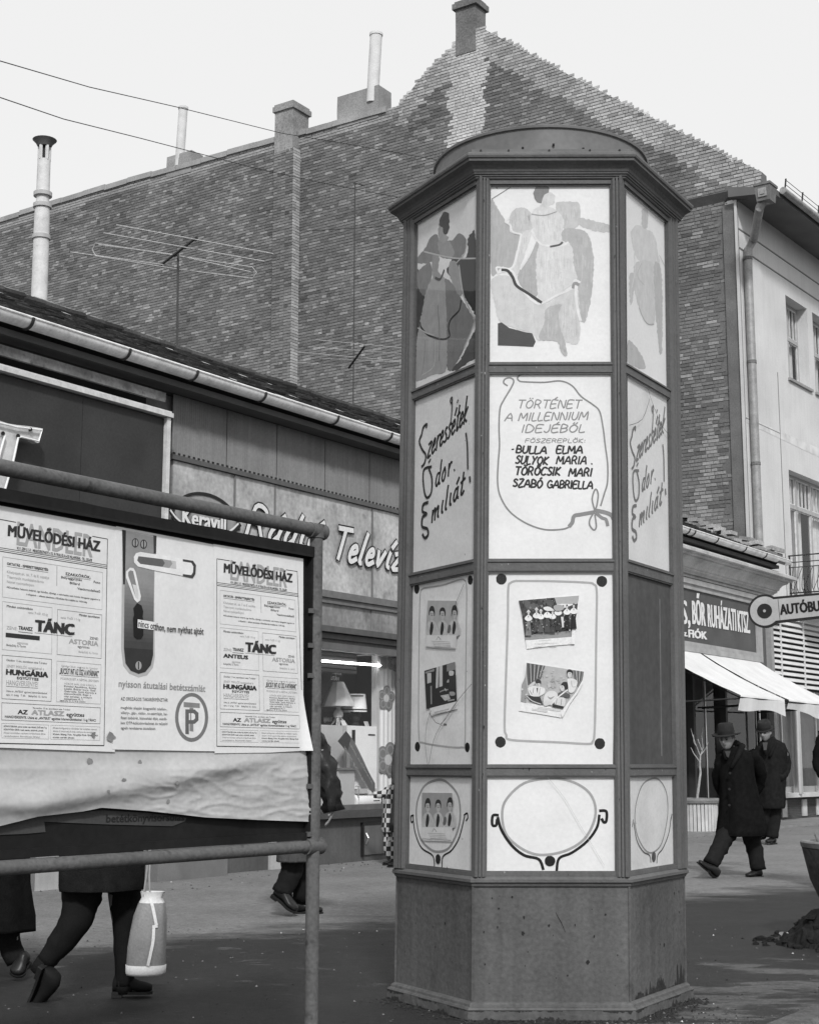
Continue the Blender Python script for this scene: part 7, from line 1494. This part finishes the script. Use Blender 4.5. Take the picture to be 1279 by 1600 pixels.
# duffel bag
bg_ = thing('duffel_bag', A(226, 1524, Y - .12), 'drawstring duffel bag with white base and stripes hanging beside the walking legs', 'bag'); Yb = Y - .12
BGG = mat('bag_canvas', .235, .85, .15, 9, .1, 80, bump=.3); BGW = mat('bag_white', .66, .8, .1, 9)
prof_ = [(228, 1521, 27), (227, 1519, 30), (227, 1505, 30.5), (227, 1480, 30), (228, 1455, 28), (229, 1430, 25), (230, 1412, 21), (230, 1402, 15), (231, 1396, 17)]
ringb = lambda x, y, w, k=1.0: [A(x, y, Yb) + X_ * pw(w, Yb) * k * cos(2 * pi * i / 28) * (1 + (.05 * sin(9 * 2 * pi * i / 28) + .06 * noise.noise(V((i * .9, y * .05, 2)))) * (1 if y < 1465 else .35)) + Y_ * pw(w, Yb) * .75 * k * sin(2 * pi * i / 28) + X_ * ((1521 - y) * .00022 + .006 * noise.noise(V((y * .04, 1, 1)))) for i in range(28)]
q = MB(); q.rings([ringb(*p) for p in prof_]); bgo = q.build('bag_body', BGG, bg_, smooth='all')
q = MB(); q.rings([ringb(*p, 1.02) for p in ((227, 1523, 28), (227, 1519, 30.5), (227, 1507, 31))]); q.build('bag_base', BGW, bg_, smooth='all')
q = MB(); q.rings([ringb(*p, 1.04) for p in ((230, 1411, 19.5), (230, 1402, 15.5), (231, 1393, 18.5))], cap=False); q.build('bag_rim', BGW, bg_, smooth='all')
q = MB()
for pts in ([(236, 1404), (240, 1420), (245, 1445)], [(240, 1448), (246, 1447)], [(241, 1448), (240, 1470), (236, 1490), (232, 1508)]):
    pp = []
    for (x, y) in smooth_pts(pts, k=4):
        wv = [w for (_, yy, w) in prof_]; ww = lerp([(a, b) for a, b in sorted((yy, w) for _, yy, w in prof_)], y); cxx = 229; k = min(1, abs(x - cxx) / ww); pp.append(A(x, y, Yb - pw(ww, Yb) * .78 * sqrt(max(0, 1 - k * k)) - .008))
    q.ribbon(pp, .016, -Y_)
q.build('bag_stripe', BGW, bgo)
q = MB()
for dx in (-2, 3): q.tube([A(229 + dx * 2, 1400, Yb - .03), A(231 + dx, 1370, Yb - .02), A(234 + dx * .5, 1335, Yb), A(236, 1310, Yb + .05)], .005, 6)
q.build('bag_cord', mat('cord', .3, .9), bg_)
# --- person at the far left, long coat
Y = 9.15; mn = thing('person', V((A(-10, 1525, Y).x, Y, 0)), 'person at the left edge in a long black coat, board hides the rest', 'person')
cx = -14; hd = (A(cx, 1080, Y), .10, V((-.8, .5, -.1)), Z)
J = {'pelvis': (A(cx, 1300, Y), .13), 'chest': (A(cx, 1180, Y), .14), 'neck': (A(cx, 1118, Y), .06), 'headb': (A(cx, 1100, Y), .065), 'shl': (A(cx - 45, 1150, Y), .06), 'ell': (A(cx - 55, 1220, Y), .045), 'wrl': (A(cx - 50, 1280, Y), .032), 'shr': (A(cx + 45, 1150, Y), .06), 'elr': (A(cx + 52, 1220, Y), .045), 'wrr': (A(cx + 48, 1280, Y), .032), 'hil': (A(cx - 16, 1325, Y), .1), 'knl': (A(cx - 30, 1420, Y), .065), 'anl': (A(cx - 40, 1510, Y), .045), 'hir': (A(cx + 16, 1325, Y), .1), 'knr': (A(cx + 18, 1430, Y), .065), 'anr': (A(32, 1505, Y), .045)}
body(mn, J, E_, hd, [('wrl', (0, 0, -1), (1, 0, 0), 'hl'), ('wrr', (0, 0, -1), (-1, 0, 0), 'hr')])
cloth(mn, 'overcoat', COATK, coat_r([(cx, 1112, 16, .08), (cx, 1125, 52, .14), (cx, 1160, 60, .19), (cx, 1240, 58, .19), (cx, 1310, 60, .2), (cx, 1380, 62, .22), (-12, 1430, 66, .24), (-12, 1454, 67, .25), (-12, 1450, 60, .2)], Y, 0), n=32, jit=.12, seed=7)
for s_ in (-1, 1): tubec(mn, 'sleeve', COATK, [A(cx + 48 * s_, 1140, Y), A(cx + 56 * s_, 1215, Y), A(cx + 52 * s_, 1275, Y)], [.07, .065, .055])
tubec(mn, 'trouser_leg', TRO, [A(2, 1430, Y), A(14, 1470, Y), A(28, 1503, Y)], [.085, .07, .06]); tubec(mn, 'trouser_leg', TRO, [A(-30, 1430, Y), A(-45, 1470, Y), A(-50, 1515, Y)], [.085, .07, .06])
shoe(mn, A(42, 1506, Y) + Z * .01, A(24, 1527, Y - .1), V((.2, -.3, 1)), 1.0, SHO); h_ = A(-48, 1528, Y); h_.z = 0; shoe(mn, h_, h_ - X_ * .25, Z, 1.1)
q = MB(); q.ell([(hd[0] + V((.02, 0, h)), X_ * k, Y_ * k) for h, k in ((-.06, .08), (.02, .105), (.08, .09), (.12, .04))], 18); q.build('hair', HAIR, mn, smooth='all')
q = MB(); q.ell([(A(48, 1502, Y - .02) + V((0, 0, k * .02)), X_ * .04, Y_ * .05) for k in (-1, 1)], 12); 
# --- man in leather jacket behind the post
Y = 12.9; mn = thing('person', V((A(465, 1425, Y).x, Y, 0)), 'man in shiny leather jacket walking behind the board post', 'person')
cx = 480; hd = (A(cx - 6, 1068, Y), .10, V((-.8, .5, 0)), Z)
J = {'pelvis': (A(cx - 10, 1265, Y), .13), 'chest': (A(cx, 1170, Y), .15), 'neck': (A(cx - 2, 1108, Y), .06), 'headb': (A(cx - 5, 1092, Y), .065), 'shl': (A(cx - 28, 1135, Y + .1), .06), 'ell': (A(cx - 42, 1195, Y + .1), .045), 'wrl': (A(cx - 50, 1240, Y), .034), 'shr': (A(cx + 14, 1148, Y - .05), .06), 'elr': (A(cx + 30, 1205, Y - .05), .045), 'wrr': (A(cx + 40, 1262, Y - .1), .034), 'hil': (A(cx - 22, 1290, Y), .1), 'knl': (A(458, 1360, Y), .065), 'anl': (A(438, 1398, Y), .045), 'hir': (A(cx - 4, 1290, Y + .05), .1), 'knr': (A(476, 1355, Y + .15), .065), 'anr': (A(476, 1405, Y + .2), .045)}
body(mn, J, E_, hd, [('wrl', (0, 0, -1), (1, 0, 0), 'hl'), ('wrr', (-.2, 0, -1), (-1, 0, 0), 'hr')])
cloth(mn, 'jacket', LEA, coat_r([(cx - 2, 1104, 11, .08), (cx - 4, 1122, 20, .14), (cx - 6, 1145, 26, .17), (cx - 6, 1200, 28, .17), (cx - 8, 1260, 30, .18), (cx - 10, 1275, 30, .19), (cx - 10, 1270, 25, .16)], Y, 0), n=28, jit=.2, seed=5)
cloth(mn, 'jacket_hem', GCO, coat_r([(cx - 12, 1270, 29, .17), (cx - 18, 1300, 28, .18), (460, 1335, 27, .19), (459, 1346, 26, .19), (459, 1342, 20, .14)], Y, 0), n=24, jit=.15, seed=6)
tubec(mn, 'sleeve', LEA, [A(cx + 10, 1148, Y - .05), A(cx + 24, 1180, Y - .05), A(cx + 34, 1225, Y - .08), A(cx + 42, 1268, Y - .1)], [.07, .085, .092, .072], jit=.45, seed=3, n=18); tubec(mn, 'sleeve', LEA, [A(cx - 28, 1130, Y + .1), A(cx - 42, 1190, Y + .1), A(cx - 50, 1236, Y)], [.078, .08, .065])
q = MB(); q.ell([(hd[0] + V((.01, 0, h)), X_ * k, Y_ * k) for h, k in ((-.04, .09), (.02, .105), (.08, .09), (.12, .04))], 18); q.build('hair', HAIR, mn, smooth='all')
tubec(mn, 'trouser_leg', TRO, [A(458, 1330, Y), A(455, 1365, Y), A(442, 1396, Y)], [.105, .095, .085], jit=.2); tubec(mn, 'trouser_leg', TRO, [A(472, 1330, Y + .1), A(474, 1365, Y + .15), A(472, 1406, Y + .2)], [.1, .09, .08], jit=.2)
shoe(mn, A(427, 1398, Y), A(462, 1426, Y - .06), V((.35, -.3, .9)), 1.2); h_ = A(468, 1419, Y + .2); h_.z = .0; shoe(mn, h_ - X_ * .05, h_ + V((.2, .0, .0)), Z, 1.1)
# --- child in chequered suit and the grown-up in a grey coat by the window
Y = 19.3; ch = thing('person', V((A(612, 1352, Y).x, Y, 0)), 'small child in black and white chequered suit reaching toward the window', 'person')
def checks():
    m = bpy.data.materials.new('chequered_cloth'); m.use_nodes = True; n_ = m.node_tree; b = n_.nodes['Principled BSDF']; b.inputs['Roughness'].default_value = .9
    g_ = n_.nodes.new('ShaderNodeNewGeometry'); c_ = n_.nodes.new('ShaderNodeTexChecker'); c_.inputs['Scale'].default_value = 17; c_.inputs[1].default_value = (.03, .03, .03, 1); c_.inputs[2].default_value = (.55, .55, .55, 1)
    n_.links.new(g_.outputs['Position'], c_.inputs[0]); n_.links.new(c_.outputs[0], b.inputs['Base Color']); return m
CHK = checks(); hd = (A(624, 1206, Y), .085, V((-.9, .35, 0)), Z)
J = {'pelvis': (A(614, 1290, Y), .085), 'chest': (A(616, 1246, Y), .09), 'neck': (A(620, 1224, Y), .04), 'headb': (A(622, 1216, Y), .045), 'shl': (A(606, 1236, Y), .04), 'ell': (A(594, 1244, Y), .03), 'wrl': (A(583, 1242, Y), .022), 'shr': (A(628, 1236, Y), .04), 'elr': (A(634, 1252, Y), .03), 'wrr': (A(636, 1266, Y), .022), 'hil': (A(609, 1300, Y), .06), 'knl': (A(607, 1325, Y), .045), 'anl': (A(610, 1346, Y), .03), 'hir': (A(619, 1300, Y), .06), 'knr': (A(618, 1325, Y), .045), 'anr': (A(620, 1346, Y), .03)}
body(ch, J, E_, hd, [])
q = MB(); w0 = A(582, 1241, Y)
for k in range(4): q.tube([w0, w0 + V((-.03, 0, .004 + k * .006)), w0 + V((-.062, 0, -.015 + k * .022))], [.012, .009, .006], 6)
q.tube([w0, w0 + V((-.02, 0, .03)), w0 + V((-.035, 0, .05))], [.01, .008, .006], 6); q.build('hand', mat('child_skin', .5, .6), ch, smooth='all')
cloth(ch, 'suit', CHK, coat_r([(620, 1224, 6, .05), (618, 1228, 12, .08), (615, 1245, 15, .1), (613, 1270, 15, .11), (612, 1295, 16, .12), (612, 1300, 15, .11)], Y, 0), n=20, jit=.15)
tubec(ch, 'sleeve', CHK, [A(607, 1234, Y), A(597, 1242, Y), A(584, 1242, Y)], [.055, .048, .04], jit=.15); tubec(ch, 'trouser_leg', CHK, [A(608, 1296, Y), A(606, 1322, Y), A(611, 1342, Y)], [.075, .06, .05], jit=.2); tubec(ch, 'trouser_leg', CHK, [A(618, 1296, Y), A(617, 1322, Y), A(619, 1342, Y)], [.075, .06, .05], jit=.2)
h_ = A(618, 1352, Y); h_.z = 0.0; shoe(ch, h_, h_ - X_ * .16, Z, .8); shoe(ch, h_ + V((.06, .1, 0)), h_ + V((-.1, .1, 0)), Z, .8)
q = MB(); q.ell([(hd[0] + V((.012, 0, h)), X_ * k, Y_ * k) for h, k in ((-.04, .085), (.02, .095), (.07, .08), (.105, .03))], 16); q.build('hair', HAIR, ch, smooth='all')
Y = 18.9; mn = thing('person', V((A(636, 1356, Y).x, Y, 0)), 'grown-up in long grey coat standing half hidden behind the kiosk edge', 'person')
cx = 641; hd = (A(cx, 1130, Y), .10, V((-.7, .7, -.2)), Z)
J = {'pelvis': (A(cx, 1240, Y), .12), 'chest': (A(cx, 1185, Y), .13), 'neck': (A(cx, 1150, Y), .055), 'headb': (A(cx, 1142, Y), .06), 'shl': (A(cx - 16, 1165, Y), .055), 'ell': (A(cx - 22, 1198, Y), .042), 'wrl': (A(cx - 22, 1228, Y), .03), 'shr': (A(cx + 18, 1165, Y), .055), 'elr': (A(cx + 24, 1198, Y), .042), 'wrr': (A(cx + 24, 1228, Y), .03), 'hil': (A(cx - 8, 1255, Y), .09), 'knl': (A(cx - 8, 1300, Y), .06), 'anl': (A(cx - 10, 1344, Y), .04), 'hir': (A(cx + 8, 1255, Y), .09), 'knr': (A(cx + 8, 1300, Y), .06), 'anr': (A(cx + 8, 1344, Y), .04)}
fr = body(mn, J, E_, hd, [('wrl', (0, 0, -1), (1, 0, 0), 'hl'), ('wrr', (0, 0, -1), (-1, 0, 0), 'hr')])
cloth(mn, 'coat', GCO, coat_r([(cx, 1147, 7, .08), (cx, 1152, 16, .12), (cx, 1170, 20, .16), (cx - 1, 1200, 21, .17), (cx - 2, 1240, 24, .2), (cx - 4, 1298, 29, .24), (cx - 4, 1294, 24, .2)], Y, 0), n=24, jit=.12)
tubec(mn, 'sleeve', GCO, [A(cx - 16, 1160, Y), A(cx - 22, 1195, Y), A(cx - 23, 1226, Y)], [.065, .06, .05]); tubec(mn, 'sleeve', GCO, [A(cx + 18, 1160, Y), A(cx + 24, 1195, Y), A(cx + 24, 1226, Y)], [.065, .06, .05])
for s_ in (-1, 1): tubec(mn, 'boot', SHO, [A(cx - 3 + 9 * s_, 1290, Y), A(cx - 3 + 9 * s_, 1320, Y), A(cx - 6 + 9 * s_, 1346, Y)], [.06, .06, .045]); h_ = A(cx - 4 + 9 * s_, 1356, Y); h_.z = 0; shoe(mn, h_ + X_ * .05, h_ - X_ * .18 - Y_ * .02 * s_, Z, 1.0)
q = MB(); c, r, f, u_, s_ = fr; q.ell([(c - f * r * .2 + u_ * r * h, f * r * k, s_ * r * (.95 * k)) for h, k in ((-1.0, .6), (-.4, 1.0), (.2, 1.1), (.8, 1.0), (1.25, .4))], 18); q.build('hair', HAIR, mn, smooth='all')
# ---------------------------------------------------------------- planters, earth heap, bus sign
CON = mat('old_concrete', .085, .9, .45, 5, .3, 30, bump=.7, stain=.5); CONR = mat('concrete_rim', .18, .85, .25, 6, .2, 30, bump=.4)
pc = V((3.47, 11.15, 0)); pl = thing('planter', pc, 'big round weathered concrete bowl planter cut by the right edge', 'planter'); n_ = 48
rg = lambda r, z: [pc + V((r * cos(2 * pi * i / n_), r * sin(2 * pi * i / n_), z)) for i in range(n_)]
q = MB(); q.rings([rg(.22, .0), rg(.30, .03), rg(.38, .12), rg(.47, .26), rg(.54, .42), rg(.59, .65)], cap=True); q.build('bowl', CON, pl, smooth=True)
q = MB(); q.rings([rg(.588, .652), rg(.596, .657), rg(.60, .69), rg(.59, .70), rg(.53, .70), rg(.52, .62)], cap=False); q.build('rim', CONR, pl, smooth=True)
q = MB(); rs = []
for j in range(9):
    r = .54 * j / 8; rs.append([pc + V((r * cos(2 * pi * i / 30), r * sin(2 * pi * i / 30), .66 + .035 * noise.noise(V((r * 6 * cos(i * .2094), r * 6 * sin(i * .2094), 4))))) for i in range(30)])
q.rings(rs[1:], cap=True); q.build('soil', mat('dark_soil', .022, .95, .5, 20, .3, 80, bump=1), pl)
q = MB(); rk = random.Random(6)
for i in range(60): a_ = rk.uniform(0, 6.28); r = rk.uniform(.1, .5); p = pc + V((r * cos(a_), r * sin(a_), .66)); q.tube([p, p + V((rk.uniform(-.05, .05), rk.uniform(-.05, .05), rk.uniform(.03, .09)))], [.004, .002], 4)
q.build('dry_stems', mat('dry_stem', .12, .9), pl)
# heap of earth beside it
hc = V((3.56, 10.98, 0)); q = MB(); nx = 70; SO = mat('heap_earth', .014, .95, .5, 12, .4, 50, bump=1, bsc=18); vs = []; fs = []
for j in range(nx):
    for i in range(nx):
        x = (i / (nx - 1) - .5) * 2.0; y = (j / (nx - 1) - .5) * 1.5; r = sqrt((x / .95) ** 2 + (y / .68) ** 2); r += .16 * noise.noise(V((x * 3, y * 3, 1)))
        h = max(0, 1 - r) ** .8 * .54 * (1.0 + .15 * noise.noise(V((x * 4, y * 4, 3)))) + (.05 * noise.noise(V((x * 9, y * 9, 6))) + .03 * noise.noise(V((x * 22, y * 22, 6)))) * (1 if r < .95 else 0)
        vs.append(hc + V((x, y, h if r < 1 else -.03)))
for j in range(nx - 1):
    for i in range(nx - 1): a = j * nx + i; fs.append((a, a + 1, a + nx + 1, a + nx))
q.add(vs, fs)
for i in range(900):
    a_ = rk.uniform(0, 6.28); rr_ = min(1.25, abs(rk.gauss(.72, .22))); x = .95 * rr_ * cos(a_); y = .68 * rr_ * sin(a_)
    gx = min(nx - 1, max(0, int((x / 2.0 + .5) * (nx - 1)))); gy = min(nx - 1, max(0, int((y / 1.5 + .5) * (nx - 1)))); p = hc + V((x, y, max(0, vs[gy * nx + gx].z - hc.z)))
    s = rk.uniform(.008, .03) if i % 6 else rk.uniform(.03, .055)
    q.ell([(p + Z * s * (k * .45 - .5) + X_ * s * .3 * rk.uniform(-1, 1), X_ * s * w * rk.uniform(.5, 1.3), Y_ * s * w * rk.uniform(.5, 1.3)) for k, w in ((0, .6), (1, 1), (2, .75), (2.6, .25))], 5)
o = q.build('earth_heap', SO); tag(o, 'dark heap of dug earth under the concrete bowl planter', 'earth heap'); 
q = MB(); p = gnd(1227, 1463); 
for k, (x, y, s) in enumerate(((1231, 1463, .022), (1222, 1462, .024), (1268, 1472, .02), (1245, 1470, .015))):
    p = gnd(x, y) + Z * .012; q = MB(); q.poly([p + V((s * cos(t * 1.05) * rk.uniform(.6, 1.3), s * .4 * sin(t * 1.05), s * sin(t * 1.05) * .5)) for t in range(6)], V((0, .008, .004))); o = q.build('litter_scrap', WHT if k in (0, 2) else CONR); tag(o, ('white scrap lying at the foot of the earth heap', 'grey shard beside the white scrap at the heap', 'pale scrap near the kerb side of the heap', 'small pale shard in front of the earth heap')[k], 'litter')
# slatted round planter with a bare sapling near the awnings
pc = V((5.02, 28.6, 0)); pc = V((A(1089, 1290, 28.3).x, 28.3, 0)); pl = thing('planter', pc, 'round white slatted tub with bare sapling under the awning', 'planter')
TW = mat('tub_white', .50, .7, .2, 5, streak=.05)
R = .36
for i in range(34):
    a_ = 2 * pi * i / 34; c_ = pc + V((R * cos(a_), R * sin(a_), .04)); t_ = V((-sin(a_), cos(a_), 0)); q = MB(); q.box(c_ - t_ * .028, t_ * .056, V((cos(a_), sin(a_), 0)) * .025, Z * .5); q.build('slat', TW, pl)
rg = lambda r, z: [pc + V((r * cos(2 * pi * i / 34), r * sin(2 * pi * i / 34), z)) for i in range(34)]
q = MB(); q.rings([rg(R - .01, .0), rg(R - .01, .55)]); q.build('tub_core', mat('tub_shadow', .12, .8), pl)
q = MB(); q.rings([rg(R + .0, .545), rg(R + .06, .55), rg(R + .075, .60), rg(R + .05, .64), rg(R - .06, .64), rg(R - .07, .58)]); q.build('rim', CONR, pl, smooth=True)
q = MB(); Yt = 28.3; q.tube([pc + Z * .55, A(1094, 1208, Yt), A(1093, 1195, Yt), A(1094, 1180, Yt)], [.026, .022, .018, .014], 7)
for pts in ([(1094, 1182), (1088, 1166), (1082, 1150), (1079, 1138)], [(1093, 1190), (1084, 1178), (1079, 1168)], [(1094, 1182), (1098, 1168), (1096, 1150), (1098, 1136)], [(1094, 1180), (1102, 1170), (1106, 1160)], [(1088, 1166), (1084, 1160), (1083, 1148)], [(1096, 1172), (1090, 1155)]): q.tube([A(x, y, Yt + .02 * i) for i, (x, y) in enumerate(pts)], [.011, .009, .007, .004][:len(pts)], 5)
o = q.build('bare_sapling', mat('pale_bark', .36, .8, .3, 30)); tag(o, 'bare pale sapling growing from the slatted white tub', 'sapling')
# bus stop arm sign on its pole outside the picture
Y = 16.3; ba = thing('bus_stop_sign', V((A(1330, 1300, Y).x, Y, 0)), 'arm-shaped bus stop sign with ringed disc and the word AUTÓBUS', 'sign')
AX = V((cos(radians(27)), -sin(radians(27)), .055)).normalized(); SP = Pl(A(1195, 955, Y), V((AX.x, AX.y, 0))); 
c0 = A(1195, 955, Y); AXV = AX; UPV = V((0, 0, 1)) - AX * .055; NV = AXV.cross(UPV).normalized()
SGY = mat('sign_grey', .40, .5, .12, 8); SBK = mat('sign_border', .025, .5)
def S(a, b, d=0): return c0 + AXV * a + UPV * b + NV * d
def outline(R, hh, L_, e=0):
    an = math.asin(hh / R); n2 = 30; p = [(R * cos(an + (2 * pi - 2 * an) * i / n2), R * sin(an + (2 * pi - 2 * an) * i / n2)) for i in range(n2 + 1)]; return p + [(L_, -hh * .92), (L_, hh * .92)]
q = MB(); q.poly([S(a, b, -.02) for a, b in outline(.185, .145, .92)], NV * .04); so_ = q.build('arm_board', SBK, ba)
q = MB(); q.poly([S(a, b, .0215) for a, b in outline(.160, .118, .89)], NV * .003); q.build('sign_face', SGY, so_)
q = MB(); q.poly([S(.082 * cos(2 * pi * i / 28), .082 * sin(2 * pi * i / 28), .026) for i in range(28)], NV * .002); q.build('disc', SBK, so_)
q = MB(); q.poly([S(.016 * cos(2 * pi * i / 12), .016 * sin(2 * pi * i / 12), .029) for i in range(12)], NV * .006); q.build('rivet', SGY, so_)
q = MB(); q.poly([S(.155, -.115, .0255), S(.160, -.115, .0255), S(.160, .115, .0255), S(.155, .115, .0255)]); q.build('seam', SBK, so_)
vs, fs = glyph_mesh('AUTÓBUSZ', 0); x0 = min(v.x for v in vs); x1 = max(v.x for v in vs)
q = MB()
for k_, (dx_, dy_) in enumerate(((0, 0), (-.006, -.003), (.006, -.003), (-.006, .003), (.006, .003))): q.add([S(.172 + dx_ + (v.x - x0) / (x1 - x0) * .545, -.057 + dy_ + v.y / .73 * .115, .027 + .0003 * k_) for v in vs], fs); q.build('lettering', SBK, so_)
q = MB(); q.tube([V((S(.94, 0).x, S(.94, 0).y, 0)), V((S(.94, 0).x, S(.94, 0).y, 3.2))], .035, 12); q.build('sign_pole', SBK, ba, smooth=True)

# ---------------------------------------------------------------- groups of like things
GR = {'photograph': 'photographs pinned up in the kiosk', 'wire': 'overhead wires crossing the sky', 'aerial': 'television aerials on the low roof', 'refrigerator': 'refrigerators in the shop window', 'lamp': 'table lamps in the shop window', 'price card': 'price cards in the shop window', 'notice': 'notices hung in the shop window', 'litter': 'scraps lying by the earth heap'}
for o in list(C.objects):
    c_ = o.get('category')
    if c_ in GR: o['group'] = GR[c_]
    if c_ == 'poster': o['group'] = 'bills pasted on the notice board' if root_loc(o).x < .05 else 'posters in the kiosk windows'
    if c_ == 'person': o['group'] = 'passers-by on the pavement'
